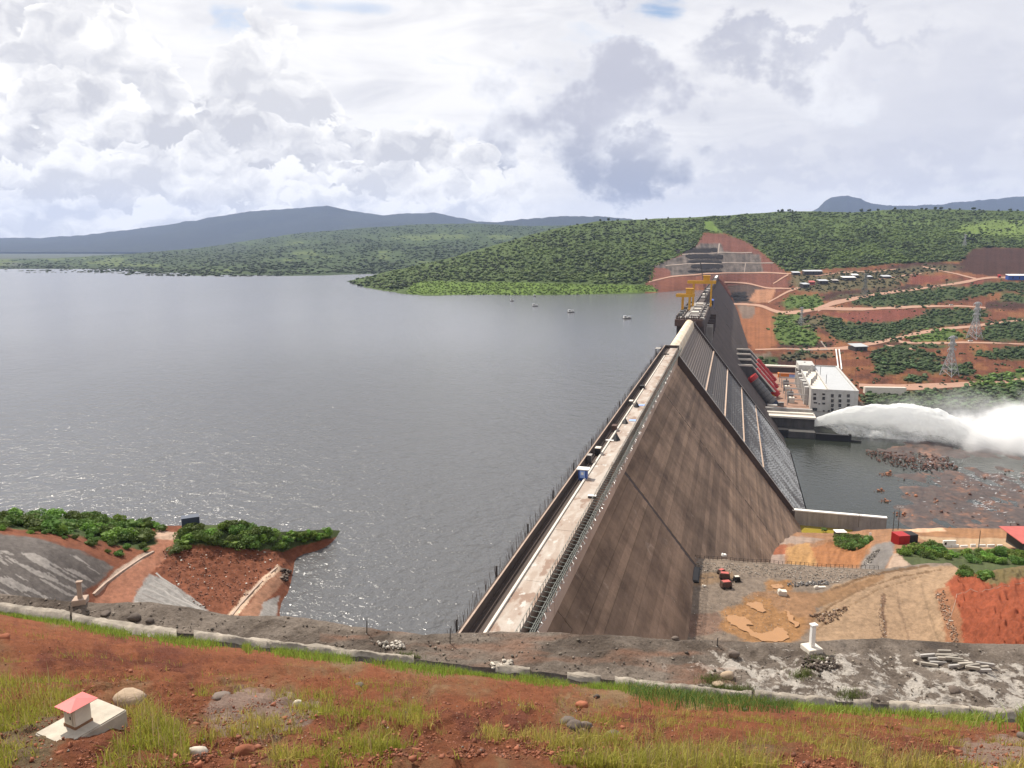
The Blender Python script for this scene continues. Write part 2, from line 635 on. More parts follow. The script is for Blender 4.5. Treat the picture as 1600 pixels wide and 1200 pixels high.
def mat_concrete(name, col, stain=(.06, .05, .045), k=.5, axis_streak=True, scale=.25, objvar=.12, rough=.85, bmp=.04, pale=None):
    """weathered concrete with stains running down the face"""
    m, b, p, pos, out = new_mat(name)
    # rotate to dam coordinates: x' = t, y' = s
    loc = b.map(pos, (1, 1, 1), (0, 0, 0), (0, 0, TH))
    run = b.map(loc, (.10, .45, .10) if axis_streak else (.3, .3, .05))
    n1 = b.add(b.mul(b.noise(run, 1.0, 7, .7, .5), .22), b.add(b.mul(b.noise(b.map(loc, (.40, .030, .40)), 1.0, 6, .68), .42), b.mul(b.noise(b.map(loc, (.16, .12, .16)), 1.0, 8, .7, .6), .36))) if axis_streak else b.noise(run, 1.0, 6, .65)
    n2 = b.noise(loc, scale * .25, 5, .6)
    n3 = b.noise(loc, scale * 6, 5, .7)
    f = b.ss(b.add(b.mul(n1, .6), b.mul(n2, .4)), .36, .66)
    c = b.mix(b.mul(f, k), col, stain)
    if pale is not None:
        n4 = b.noise(b.map(loc, (.16, .20, .16), (5, 3, 1)), 1.0, 8, .74, .8)
        c = b.mix(b.mul(b.ss(n4, .58, .72), .55), c, pale)
    sc = b.new('ShaderNodeVectorMath', operation='SCALE')
    b.l.new(c, sc.inputs[0])
    kk = b.add(.75, b.mul(n3, .5))
    if objvar:
        oi = b.new('ShaderNodeObjectInfo')
        kk = b.mul(kk, b.add(1 - objvar, b.mul(oi.outputs['Random'], 2 * objvar)))
    b.l.new(kk, sc.inputs['Scale'])
    b.l.new(sc.outputs[0], p.inputs['Base Color'])
    p.inputs['Roughness'].default_value = rough
    p.inputs['Specular IOR Level'].default_value = .25
    bump(b, p, n3, .5, bmp)
    return m

def mat_water(name, col, waves, rough=.06, tint=None):
    m, b, p, pos, out = new_mat(name)
    b.put(p.inputs['Base Color'], col)
    p.inputs['Roughness'].default_value = rough
    p.inputs['IOR'].default_value = 1.333
    p.inputs['Specular IOR Level'].default_value = .5
    h = None
    calm = None
    if tint == 'calm':
        sp_ = b.new('ShaderNodeSeparateXYZ'); b.l.new(pos, sp_.inputs[0])
        lane = b.noise(b.map(pos, (1.0, .35, 1), (0, 0, 0), (0, 0, .5)), .006, 4, .55)
        calm = b.mul(b.sub(1.0, b.mul(b.ss(sp_.outputs[1], 190, 650), .80)), b.add(.80, b.mul(b.ss(lane, .3, .7), .5)))
        tint = None
    for sc_, amp, stretch in waves:
        v = b.map(pos, (stretch, 1, 1), (sc_ * 3, sc_, 0), (0, 0, math.radians(20)))
        n = b.mul(b.noise(v, sc_, 3, .55, .3), amp)
        h = n if h is None else b.add(h, n)
    if calm is not None:
        h = b.mul(h, calm)
    bp = bump(b, p, h, 1.0, 1.0)
    if tint is not None:
        t2 = b.noise(b.map(pos, (1, 1, 1)), .004, 4, .6)
        b.l.new(b.mix(b.ss(t2, .35, .65), col, tint), p.inputs['Base Color'])
    return m

# ------------------------------------------------------------------ material set
M = {}
M['water'] = mat_water('lake_water', (.092, .092, .095), [(.36, .50, 1.0), (.12, .80, 1.0), (1.2, .20, 1.0)], .165, 'calm')
M['river'] = mat_water('river_water', (.020, .023, .016), [(.25, .22, 1.0), (.9, .09, 1.0)], .12)
M['yellow_water'] = mat_water('muddy_water', (.26, .20, .03), [(.4, .01, 1.0)], .15)
M['orange_water'] = mat_plain('muddy_puddle', (.34, .175, .07), .3, .12, .6, 0, spec=.5)
M['land_far'] = mat_vcol('far_hill_ground', .02, .35, 1.0, .02)
M['mountain'] = mat_vcol('far_mountain_slope', .004, .3, 20.0, .004)
M['right_bank'] = mat_vcol('right_bank_soil', .16, .50, 2.2, .2)
M['near_soil'] = mat_vcol('near_soil', 3.0, .62, .30, 6.0)
M['mid_soil'] = mat_vcol('site_soil', .9, .55, .30, 1.8)
M['road'] = mat_plain('dirt_road', (.34, .20, .14), .95, .2, .2, .2)
M['berm'] = mat_plain('berm_concrete', (.26, .21, .175), .95, .2, .2, .1)
M['tree'] = mat_leaf('tree_crown', None, .35, .28, attr=True, objvar=False, scale=.35)
M['bush_near'] = mat_leaf('bush_leaves', (.10, .165, .030), .35, .3, scale=.5)
M['bush_light'] = mat_leaf('bright_bush_leaves', (.15, .24, .035), .3, .35, scale=.5)
M['bush_far'] = mat_leaf('scrub_leaves', (.062, .098, .030), .4, .12, scale=.3)
M['bush_lime'] = mat_leaf('lime_scrub_leaves', (.12, .20, .035), .35, .15, scale=.3)
M['bark'] = mat_plain('bark', (.10, .075, .05), .9, .3, 2.0)
M['grass'] = mat_leaf('grass_blades', None, .15, .4, attr=True, objvar=False, scale=2.0)
M['dam'] = mat_concrete('stained_dam_concrete', (.305, .205, .138), (.075, .047, .031), .92, objvar=.20, pale=(.40, .31, .24))
M['dam_band'] = mat_concrete('pale_dam_concrete', (.46, .345, .27), (.25, .165, .115), .45)
M['dam_dark'] = mat_concrete('dark_dam_concrete', (.085, .064, .055), (.034, .026, .023), .7, objvar=.1)
M['deck'] = None
M['conc'] = mat_concrete('grey_concrete', (.34, .32, .30), (.14, .12, .11), .6, axis_streak=False, scale=.4)
M['conc_dark'] = mat_concrete('wet_dark_concrete', (.10, .095, .09), (.03, .028, .026), .6, axis_streak=False)
M['conc_light'] = mat_plain('light_concrete', (.60, .55, .48), .85, .15, .8, .02)
M['black'] = mat_plain('wet_black_steel', (.014, .013, .013), .6, .3, .5)
M['dark_steel'] = mat_plain('dark_steel', (.055, .050, .048), .6, .3, 1.0)
M['brown_steel'] = mat_plain('rust_brown_steel', (.085, .05, .038), .75, .3, 1.0)
M['grey_steel'] = mat_plain('grey_steel', (.13, .125, .12), .5, .25, .5, metal=.2)
M['galv'] = mat_plain('galvanised_steel', (.40, .40, .40), .45, .15, 1.0, metal=.3)
M['galv_dark'] = mat_plain('weathered_galvanised_steel', (.20, .21, .19), .5, .15, 1.0, metal=.3)
M['red_paint'] = mat_plain('red_paint', (.34, .016, .015), .45, .2, .6)
M['yellow_paint'] = mat_plain('yellow_paint', (.52, .27, .02), .5, .2, .4)
M['blue_paint'] = mat_plain('blue_paint', (.03, .08, .30), .5, .2, .8)
M['light_blue'] = mat_plain('light_blue_panel', (.28, .40, .75), .5, .12, .8)
M['white_paint'] = mat_plain('white_paint', (.78, .77, .74), .6, .1, .7, .01)
M['white_wall'] = mat_concrete('white_render', (.46, .45, .435), (.30, .28, .25), .55, axis_streak=False, scale=.3, objvar=.06)
M['roof_grey'] = mat_plain('grey_roofing', (.40, .41, .42), .7, .14, .15, .02)
M['metal_roof'] = mat_plain('pale_metal_roof', (.50, .51, .53), .4, .15, .5, metal=.1)
M['pink_roof'] = mat_plain('faded_red_roof', (.62, .145, .135), .5, .12, 6.0, .002)
M['red_roof'] = mat_plain('red_sheet_roof', (.42, .10, .085), .6, .25, .4)
M['glass'] = mat_plain('dark_glass', (.012, .013, .015), .12, .1, 1.0, spec=.5)
M['orange'] = mat_plain('orange_paint', (.62, .20, .03), .6, .15, .4)
M['net'] = mat_plain('dark_netting', (.035, .032, .030), .9, .5, 3.0, .05)
M['rock'] = mat_plain('dark_rock', (.12, .095, .08), .9, .45, 1.6, .05, objvar=.35)
M['red_rock'] = mat_plain('laterite_rock', (.24, .085, .045), .95, .4, 3.0, .03, objvar=.35)
M['pale_rock'] = mat_plain('pale_rock', (.52, .46, .38), .9, .25, 2.0, .02, objvar=.15)
M['river_rock'] = mat_plain('river_rock', (.15, .075, .05), .8, .5, .4, .1)
M['kerb_old'] = mat_plain('weathered_kerb', (.36, .27, .215), .9, .35, 1.2, .03)
M['wood'] = mat_plain('weathered_plank', (.30, .27, .23), .85, .25, 4.0, .005, objvar=.25)


def deck_material():
    m, b, p, pos, out = new_mat('crest_deck_concrete')
    loc = b.map(pos, (1, 1, 1), (0, 0, 0), (0, 0, TH))
    n = b.noise(b.map(loc, (.35, .10, 1)), 1.0, 7, .62, .6)
    n2 = b.noise(loc, .9, 6, .65)
    c = b.mix(b.ss(n, .42, .60), (.31, .245, .20), (.385, .335, .29))
    c = b.mix(b.ss(b.noise(b.map(loc, (.3, .14, 1), (3, 9, 0)), 1.0, 6, .6), .55, .62), c, (.23, .155, .115))
    c = b.mix(b.ss(b.noise(b.map(loc, (.6, .3, 1), (13, 2, 0)), 1.0, 6, .6), .60, .66), c, (.45, .42, .385))
    sc = b.new('ShaderNodeVectorMath', operation='SCALE')
    b.l.new(c, sc.inputs[0]); b.l.new(b.add(.8, b.mul(n2, .4)), sc.inputs['Scale'])
    b.l.new(sc.outputs[0], p.inputs['Base Color'])
    p.inputs['Roughness'].default_value = .85
    bump(b, p, n2, .4, .03)
    return m

M['deck'] = deck_material()

# ------------------------------------------------------------------ reservoir
def lake():
    Y = [(20, 90), (85, 90)]
    # upstream of the dam axis t = -30.5, far end runs behind the right hill
    P = [W(-60, -30.6, WATER), W(1500, -30.6, WATER), W(2400, -30.6, WATER), (200, 2600, WATER), (-3600, 2600, WATER), (-3600, 300, WATER), (-900, -60, WATER)]
    bm = bmesh.new()
    f = bm.faces.new([bm.verts.new(p) for p in P])
    bmesh.ops.triangulate(bm, faces=[f])
    me = bpy.data.meshes.new('lake_water'); bm.to_mesh(me); bm.free()
    me.materials.append(M['water'])
    o = inst('lake_water', me); o['kind'] = 'structure'

lake()

# ------------------------------------------------------------------ right bank: hill, cut slopes, terraces
RIDGE = [(520, 441), (545, 439), (600, 426), (640, 418), (700, 404), (760, 386), (800, 375), (860, 359), (935, 346), (1000, 343), (1100, 339), (1180, 333), (1240, 330), (1330, 332), (1400, 327), (1500, 328), (1600, 330), (1660, 330)]
rows = {640: 660, 620: 690, 600: 725, 585: 760, 560: 805, 545: 850, 520: 960, 500: 1040, 475: 1170, 455: 1260, 435: 1345, 415: 1450, 400: 1550, 370: 1780, 345: 2050, 328: 2350}
ctrl = []
for y, D in rows.items():
    for x in (1240, 1340, 1440, 1540, 1660):
        if y == 328 and x == 1240: continue
        ctrl.append((x, y, D))
for x, y, D in [(1126, 433, 1345), (1148, 475, 1262), (1160, 510, 1030), (1168, 535, 910), (1172, 555, 815), (1176, 590, 760), (1180, 640, 680),
                (1126, 415, 1450), (1126, 395, 1580), (1126, 370, 1770), (1126, 345, 2030), (1180, 335, 2200),
                (1060, 400, 1540), (1030, 420, 1420), (1070, 430, 1345), (1000, 345, 2050), (935, 347, 2020), (860, 361, 1950), (800, 376, 1860), (700, 405, 1730), (620, 423, 1660), (545, 439, 1640),
                (850, 420, 1390), (950, 390, 1600), (1000, 430, 1320), (750, 440, 1330), (950, 440, 1260), (1060, 370, 1750)]:
    ctrl.append((x, y, D))
for x, y in [(560, 447), (640, 460), (750, 461), (850, 461), (900, 460), (960, 459), (1028, 457), (1075, 453)]:
    ctrl.append((x, y, zD(x, y, WATER)))
RB = Sheet(ctrl, 2e-4, 2.2, 60.0, 5, 4)

# painted soils (surface colours; MAROON holds cut-bank shade too)
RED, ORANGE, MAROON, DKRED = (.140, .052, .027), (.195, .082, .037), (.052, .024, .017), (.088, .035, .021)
TAN, GREYR, BLACKR, UNDER, LIME = (.42, .24, .15), (.095, .078, .068), (.016, .015, .015), (.060, .088, .026), (.10, .155, .028)
FOREST_R = [(1060, 400), (1085, 386), (1098, 364), (1130, 364), (1160, 373), (1187, 391), (1212, 411), (1228, 424), (1300, 420), (1400, 412), (1500, 408), (1522, 388), (1660, 386), (1660, 300), (1000, 300)]
FOREST_L = [(520, 442), (560, 446), (620, 456), (660, 440), (760, 440), (900, 441), (1000, 446), (1016, 440), (1014, 430), (1024, 414), (1060, 400), (1085, 386), (1098, 364), (1100, 300), (800, 300), (500, 430)]
LIME_BAND = [(632, 459), (645, 445), (660, 440), (760, 441), (900, 443), (985, 447), (1024, 447), (1030, 456), (900, 461), (700, 461)]
VEG = [  # terrace vegetation (pixel outline, kind, density)
    ([(1228, 470), (1236, 461), (1284, 462), (1288, 478), (1262, 485), (1232, 482)], 'lime', 1.0),
    ([(1213, 494), (1228, 489), (1250, 492), (1262, 512), (1281, 530), (1275, 540), (1222, 536), (1210, 520)], 'lime', 1.0),
    ([(1282, 492), (1330, 506), (1400, 505), (1440, 492), (1500, 488), (1535, 490), (1540, 500), (1500, 507), (1450, 515), (1400, 524), (1366, 533), (1312, 531), (1288, 515)], 'dark', 1.3),
    ([(1330, 476), (1336, 464), (1380, 458), (1440, 452), (1500, 447), (1560, 442), (1620, 440), (1620, 452), (1560, 458), (1480, 470), (1440, 479), (1360, 480)], 'dark', 1.3),
    ([(1415, 529), (1450, 518), (1480, 516), (1510, 522), (1520, 530), (1480, 532), (1435, 532)], 'lime', 1.0),
    ([(1534, 506), (1600, 497), (1640, 497), (1640, 533), (1550, 532), (1525, 528), (1545, 515)], 'dark', 1.2),
    ([(1378, 522), (1395, 522), (1405, 532), (1390, 536), (1378, 530)], 'dark', 1.0),
    ([(1405, 538), (1470, 537), (1500, 540), (1450, 545), (1410, 545)], 'dark', .5),
    ([(1362, 552), (1395, 543), (1412, 548), (1424, 565), (1450, 560), (1478, 572), (1470, 584), (1420, 576), (1405, 584), (1370, 584), (1364, 572)], 'dark', 1.2),
    ([(1484, 572), (1508, 568), (1522, 578), (1518, 587), (1486, 587)], 'dark', 1.2),
    ([(1522, 552), (1560, 544), (1620, 540), (1620, 562), (1560, 560), (1525, 557)], 'dark', 1.2),
    ([(1520, 592), (1560, 583), (1620, 576), (1620, 588), (1540, 598)], 'lime', .9),
    ([(1412, 590), (1440, 586), (1452, 596), (1420, 600)], 'dark', .8),
    ([(1348, 620), (1390, 613), (1480, 609), (1620, 606), (1620, 640), (1420, 640), (1350, 632)], 'river', 1.3),
    ([(1236, 432), (1256, 428), (1290, 430), (1330, 424), (1400, 420), (1430, 426), (1420, 440), (1380, 452), (1330, 454), (1290, 456), (1250, 456), (1238, 446)], 'scrub', .8),
    ([(1180, 560), (1212, 556), (1214, 570), (1196, 574), (1180, 572)], 'dark', .5),
    ([(1245, 545), (1260, 545), (1256, 558), (1246, 556)], 'dark', .8),
    ([(1390, 540), (1440, 549), (1480, 560), (1440, 562), (1400, 553)], 'dark', 1.0),
    ([(1440, 485), (1500, 483), (1545, 485), (1530, 491), (1450, 494)], 'dark', 1.0),
    ([(1560, 460), (1640, 456), (1640, 471), (1560, 472)], 'dark', .9),
    ([(1240, 502), (1275, 492), (1292, 510), (1266, 518)], 'scrub', .8),
    ([(1216, 556), (1300, 550), (1302, 557), (1222, 565)], 'scrub', .5),
    ([(1510, 601), (1640, 592), (1640, 605), (1515, 607)], 'lime', .9),
    ([(1300, 430), (1440, 417), (1505, 415), (1480, 425), (1330, 435)], 'scrub', .8),
    ([(1290, 470), (1320, 462), (1420, 450), (1500, 438), (1500, 444), (1420, 455), (1330, 464)], 'scrub', .7),
]

def right_bank():
    nc, nr = 460, 120
    cx = np.linspace(520, 1660, nc)
    top = lerpline(RIDGE, cx)
    bot = lerpline([(520, 452), (560, 458), (640, 470), (1030, 466), (1085, 466), (1110, 520), (1135, 645), (1660, 645)], cx)
    v = np.linspace(0, 1, nr)
    px = np.repeat(cx[None], nr, 0); py = top[None] * (1 - v[:, None]) + bot[None] * v[:, None]
    P = RB.pt(px, py)
    col = np.empty((nr, nc, 3)); col[:] = RED
    nz = fbm(px / 30, py / 7, 4, 21)
    col[nz > .18] = ORANGE
    col[nz < -.35] = DKRED
    col[px < 1008] = UNDER
    # hill
    m1 = paint(col, px, py, FOREST_R, UNDER, 3, 3); m2 = paint(col, px, py, FOREST_L, UNDER, 2, 4)
    paint(col, px, py, LIME_BAND, LIME, 2, 5)
    g = fbm(px / 45, py / 12, 4, 33)
    col[(m1) & (g > .30)] = (.075, .11, .03)
    paint(col, px, py, [(1490, 352), (1560, 344), (1660, 348), (1660, 372), (1540, 372), (1490, 364)], (.12, .17, .04), 6, 7)
    paint(col, px, py, [(1100, 346), (1112, 346), (1124, 358), (1132, 365), (1112, 364), (1102, 356)], LIME, 2, 8)
    # abutment cut: rock benches
    paint(col, px, py, [(1012, 441), (1020, 414), (1060, 400), (1085, 386), (1098, 367), (1130, 366), (1160, 375), (1187, 393), (1212, 413), (1228, 426), (1232, 452), (1150, 470), (1120, 440), (1080, 453), (1030, 458)], (.135, .052, .036), 2, 9)
    paint(col, px, py, [(1016, 416), (1060, 401), (1096, 380), (1128, 380), (1130, 393), (1174, 395), (1188, 398), (1192, 426), (1130, 428), (1050, 432), (1044, 420)], GREYR, 2, 10)
    for q in ([(1056, 393), (1082, 388), (1120, 388), (1121, 394), (1085, 395), (1058, 397)], [(1071, 397), (1128, 397), (1130, 404), (1078, 405)], [(1074, 406), (1128, 406), (1127, 411), (1080, 411)],
              [(1080, 413), (1132, 412), (1126, 419), (1082, 420)], [(1076, 423), (1128, 421), (1124, 426), (1078, 427)]):
        paint(col, px, py, q, BLACKR, 1.5, 12)
    paint(col, px, py, [(1030, 433), (1075, 430), (1100, 430), (1085, 452), (1032, 457)], (.16, .060, .036), 1, 13)
    gz = inpoly(px, py, [(1016, 416), (1060, 401), (1096, 380), (1128, 380), (1130, 393), (1174, 395), (1188, 398), (1192, 426), (1130, 428), (1050, 432), (1044, 420)])
    rk = fbm(px / 2.5, py / 14, 4, 91, .65) + .6 * fbm(px / 9, py / 3, 4, 93)
    col[gz] *= np.clip(1 + .9 * rk[gz], .25, 2.2)[..., None]
    # below the cut, right of the dam
    paint(col, px, py, [(1136, 446), (1172, 446), (1200, 452), (1180, 474), (1150, 474)], (.075, .05, .04), 2, 14)
    paint(col, px, py, [(1142, 458), (1166, 456), (1170, 470), (1148, 474)], BLACKR, 2, 15)
    paint(col, px, py, [(1180, 452), (1212, 450), (1204, 474), (1170, 472)], (.33, .165, .095), 2, 16)
    paint(col, px, py, [(1150, 476), (1200, 482), (1216, 494), (1212, 540), (1176, 548), (1160, 512)], (.235, .095, .045), 2, 17)
    paint(col, px, py, [(1150, 476), (1180, 480), (1176, 496), (1160, 498)], (.16, .115, .09), 2, 18)
    paint(col, px, py, [(1172, 556), (1204, 550), (1210, 580), (1180, 582)], (.15, .11, .08), 3, 19)
    # maroon cut banks: darker laterite, with slope shade put into the colour
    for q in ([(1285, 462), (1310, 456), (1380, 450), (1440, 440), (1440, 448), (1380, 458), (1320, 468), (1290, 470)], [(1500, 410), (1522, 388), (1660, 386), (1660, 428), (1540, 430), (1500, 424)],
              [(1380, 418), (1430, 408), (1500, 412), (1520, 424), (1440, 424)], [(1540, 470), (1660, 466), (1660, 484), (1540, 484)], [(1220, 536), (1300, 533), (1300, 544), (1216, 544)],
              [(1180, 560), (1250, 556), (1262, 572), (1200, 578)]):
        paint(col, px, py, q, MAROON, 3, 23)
    for q in ([(1292, 488), (1420, 484), (1500, 481), (1480, 488), (1420, 498), (1380, 506), (1330, 503)], [(1415, 430), (1490, 432), (1440, 444), (1420, 442)], [(1470, 442), (1560, 432), (1540, 442), (1480, 450)]):
        paint(col, px, py, q, (.155, .050, .034), 2, 24)
    for poly, kind, dens in VEG:
        paint(col, px, py, poly, {'dark': (.05, .07, .025), 'lime': (.08, .12, .03), 'scrub': (.10, .085, .045), 'river': (.09, .11, .05)}[kind], 7, 25)
    # grey river edge
    paint(col, px, py, [(1340, 628), (1420, 640), (1660, 636), (1660, 650), (1330, 650)], (.12, .10, .08), 3, 26)
    # run-down streaks on bare cut slopes
    st_ = fbm(px / 2.2, py / 40, 3, 41)
    k = np.clip(1 + .28 * st_, .6, 1.5)
    col *= k[..., None]
    # back of the hill so that it has a far side
    back = []; cb = []
    for dd, dz in ((60, -6), (260, -60), (700, -160)):
        q = P[0].copy(); n = q[:, :2] / np.linalg.norm(q[:, :2], axis=1)[:, None]
        q[:, :2] += n * dd; q[:, 2] += dz
        back.append(q); cb.append(col[0])
    P = np.concatenate([np.array(back[::-1]), P]); col = np.concatenate([np.array(cb[::-1]), col])
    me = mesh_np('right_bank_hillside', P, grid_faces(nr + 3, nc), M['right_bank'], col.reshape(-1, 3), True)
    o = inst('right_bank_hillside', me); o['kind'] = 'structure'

right_bank()

def strip(sheet, pts, wpx, mat, name, near=.998, jit=.6, n=None, lift=0.0):
    """road or path: a strip of ground laid along a line on the hillside"""
    pts = np.array(pts, float)
    seg = np.r_[0, np.cumsum(np.linalg.norm(np.diff(pts, axis=0), axis=1))]
    n = n or max(4, int(seg[-1] / 5))
    s = np.linspace(0, seg[-1], n)
    x = np.interp(s, seg, pts[:, 0]); y = np.interp(s, seg, pts[:, 1])
    if len(pts) > 3:   # smooth
        for _ in range(2):
            x[1:-1] = (x[:-2] + 2 * x[1:-1] + x[2:]) / 4; y[1:-1] = (y[:-2] + 2 * y[1:-1] + y[2:]) / 4
    w = wpx if np.isscalar(wpx) else np.interp(s, np.linspace(0, seg[-1], len(wpx)), wpx)
    w = w * (1 + .25 * jit * fbm(s / 12, s * 0, 3, int(seg[-1])))
    A_ = sheet.pt(x, y - w / 2, lift, near); B_ = sheet.pt(x, y + w / 2, lift, near)
    dx = np.gradient(x); dy = np.gradient(y)
    steep = np.abs(dy) > np.abs(dx)
    if steep.any():
        A2 = sheet.pt(x + w / 2, y, lift, near); B2 = sheet.pt(x - w / 2, y, lift, near)
        sg = np.where(dy > 0, 1, -1)[:, None]
        A_ = np.where(steep[:, None], np.where(sg > 0, A2, B2), A_); B_ = np.where(steep[:, None], np.where(sg > 0, B2, A2), B_)
    V = np.stack([A_, B_], 0).reshape(-1, 3)
    me = mesh_np(name, V, grid_faces(2, n), mat)
    o = inst(name, me); o['kind'] = 'structure'
    return o

for pts, w, k in [
    ([(1146, 475), (1165, 475), (1190, 478), (1215, 487), (1240, 488), (1265, 485), (1285, 481), (1310, 482), (1350, 483), (1420, 481), (1500, 478), (1540, 481)], (2.5, 4, 4, 4.5, 4.5, 3.5, 2.5, 2), 'road'),
    ([(1278, 483), (1289, 478), (1300, 473), (1330, 468), (1370, 460), (1420, 453), (1470, 445), (1520, 438), (1545, 434), (1600, 432)], (7, 6, 4, 3.5, 3, 3, 3.5, 3), 'road'),
    ([(1180, 546), (1240, 546), (1270, 545), (1320, 544), (1370, 535), (1420, 523), (1480, 514), (1537, 507), (1600, 500)], (2, 2, 4, 6, 5, 4, 4, 3, 2), 'road'),
    ([(1386, 526), (1395, 529), (1410, 534), (1450, 535), (1520, 536), (1600, 537)], (5, 4, 3, 2.2, 2), 'road'),
    ([(1342, 601), (1420, 604), (1480, 603), (1520, 600), (1560, 596), (1640, 588)], (6, 8, 7, 6, 7), 'road'),
    ([(1384, 540), (1410, 545), (1440, 548)], (4, 3, 2), 'road'),
    ([(1440, 416), (1500, 429), (1525, 436)], (1.5, 2, 3), 'road'),
    ([(1200, 473), (1230, 456), (1255, 446), (1262, 444)], (2, 3, 3), 'road'),
    ([(1132, 441), (1150, 442), (1175, 445), (1200, 450), (1240, 451)], (2, 1.8, 1.5), 'road'),
    ([(1014, 441), (1050, 432), (1100, 428), (1180, 426), (1225, 427), (1250, 428)], (2, 1.8, 1.6, 1.8), 'road'),
    ([(1232, 429), (1222, 434), (1208, 443)], 2.0, 'road'),
    ([(1270, 432), (1310, 427), (1360, 424), (1400, 420)], (1, 1.4, 1), 'road'),
    ([(1372, 436), (1410, 430), (1440, 427)], (1, 1.6, 1.4), 'road'),
    ([(1065, 398), (1090, 396.5), (1120, 395)], 1.0, 'berm'), ([(1122, 394.5), (1175, 394)], 1.2, 'berm'), ([(1040, 414), (1076, 411.5), (1128, 412)], 1.0, 'berm'),
    ([(1128, 410), (1180, 410), (1210, 410)], 1.2, 'berm'), ([(1165, 410), (1163, 426)], 1.2, 'berm'), ([(1124, 380), (1122, 396)], 2.2, 'berm'),
    ([(1228, 546), (1270, 546.5), (1312, 545)], 2.0, 'berm'), ([(1283, 532), (1292, 545)], 2.6, 'berm'),
]:
    strip(RB, pts, w, M[k], 'dirt_road' if k == 'road' else 'berm_path')

M['wet_rock'] = mat_plain('wet_black_rock', (.018, .016, .016), .95, .6, .25, .6, spec=.08)
rb_ = random.Random(3)
for x0, x1, y0, w in ((1056, 1121, 391.5, 5.5), (1071, 1130, 400.5, 5.2), (1074, 1128, 408.5, 3.6), (1079, 1132, 416, 6), (1075, 1128, 424, 3.2), (1142, 1169, 461.5, 3), (1146, 1171, 467.5, 3)):
    x = x0
    while x < x1 - 5:
        L_ = min(x1 - x, rb_.uniform(9, 24))
        yy = y0 + rb_.uniform(-.8, .8)
        strip(RB, [(x, yy + rb_.uniform(-.7, .7)), (x + L_ * .35, yy + rb_.uniform(-.8, .8)), (x + L_ * .7, yy + rb_.uniform(-.8, .8)), (x + L_, yy + rb_.uniform(-.7, .7))], (w * rb_.uniform(.3, .8), w * rb_.uniform(.8, 1.2), w, w * rb_.uniform(.3, .8)), M['wet_rock'], 'rock_face', .9975, 2.0, n=12)
        x += L_ - 1.0

# ------------------------------------------------------------------ far side of the lake and far mountains
MID_TOP = [(-60, 405), (0, 405), (60, 404), (110, 402), (170, 399), (250, 393), (300, 389), (350, 382), (420, 371), (480, 363), (560, 357), (640, 351), (740, 349), (830, 353), (900, 352), (960, 354)]
MID_BOT = [(-60, 432), (0, 431), (100, 429), (180, 431), (230, 433), (300, 433), (340, 434), (420, 433), (480, 430), (540, 428), (620, 432), (960, 432)]
mc = []
for x in range(-60, 961, 85):
    yb = float(lerpline(MID_BOT, x)); yt = float(lerpline(MID_TOP, x))
    Db = zD(x, yb, WATER) if x < 600 else 2000
    mc += [(x, yb, Db), (x, yt, 5600 if x > 300 else 4600), (x, yb * .45 + yt * .55, 3500)]
MIDS = Sheet(mc, 5e-4, 5.0, 160.0, 8, 4)

def mid_hill():
    nc, nr = 260, 50
    cx = np.linspace(-60, 960, nc)
    top = lerpline(MID_TOP, cx); bot = lerpline(MID_BOT, cx) + 3
    v = np.linspace(0, 1, nr)
    px = np.repeat(cx[None], nr, 0); py = top[None] * (1 - v[:, None]) + bot[None] * v[:, None]
    P = MIDS.pt(px, py)
    col = np.empty((nr, nc, 3)); col[:] = (.030, .048, .019)
    g = fbm(px / 60, py / 9, 5, 4)
    col[g > .20] = (.038, .060, .022)
    col[g > .42] = (.070, .095, .032)
    col[g < -.3] = (.03, .045, .022)
    q = P[0].copy(); n = q[:, :2] / np.linalg.norm(q[:, :2], axis=1)[:, None]
    back = []
    for dd, dz in ((400, -20), (1500, -140)):
        q2 = q.copy(); q2[:, :2] += n * dd; q2[:, 2] += dz; back.append(q2)
    P = np.concatenate([np.array(back[::-1]), P]); col = np.concatenate([np.repeat(col[:1], 2, 0), col])
    me = mesh_np('far_shore_hills', P, grid_faces(nr + 2, nc), M['land_far'], col.reshape(-1, 3), True)
    inst('far_shore_hills', me, kind='structure')

mid_hill()

def far_plain():
    P = [(-15000, 2590, -26), (15000, 2590, -26), (15000, 18000, -26), (-15000, 18000, -26)]
    me = bpy.data.meshes.new('far_plain'); me.from_pydata(P, [], [(0, 1, 2, 3)])
    me.materials.append(mat_plain('far_plain_green', (.022, .034, .018), .9, .4, .004))
    inst('far_plain', me, kind='structure')

far_plain()

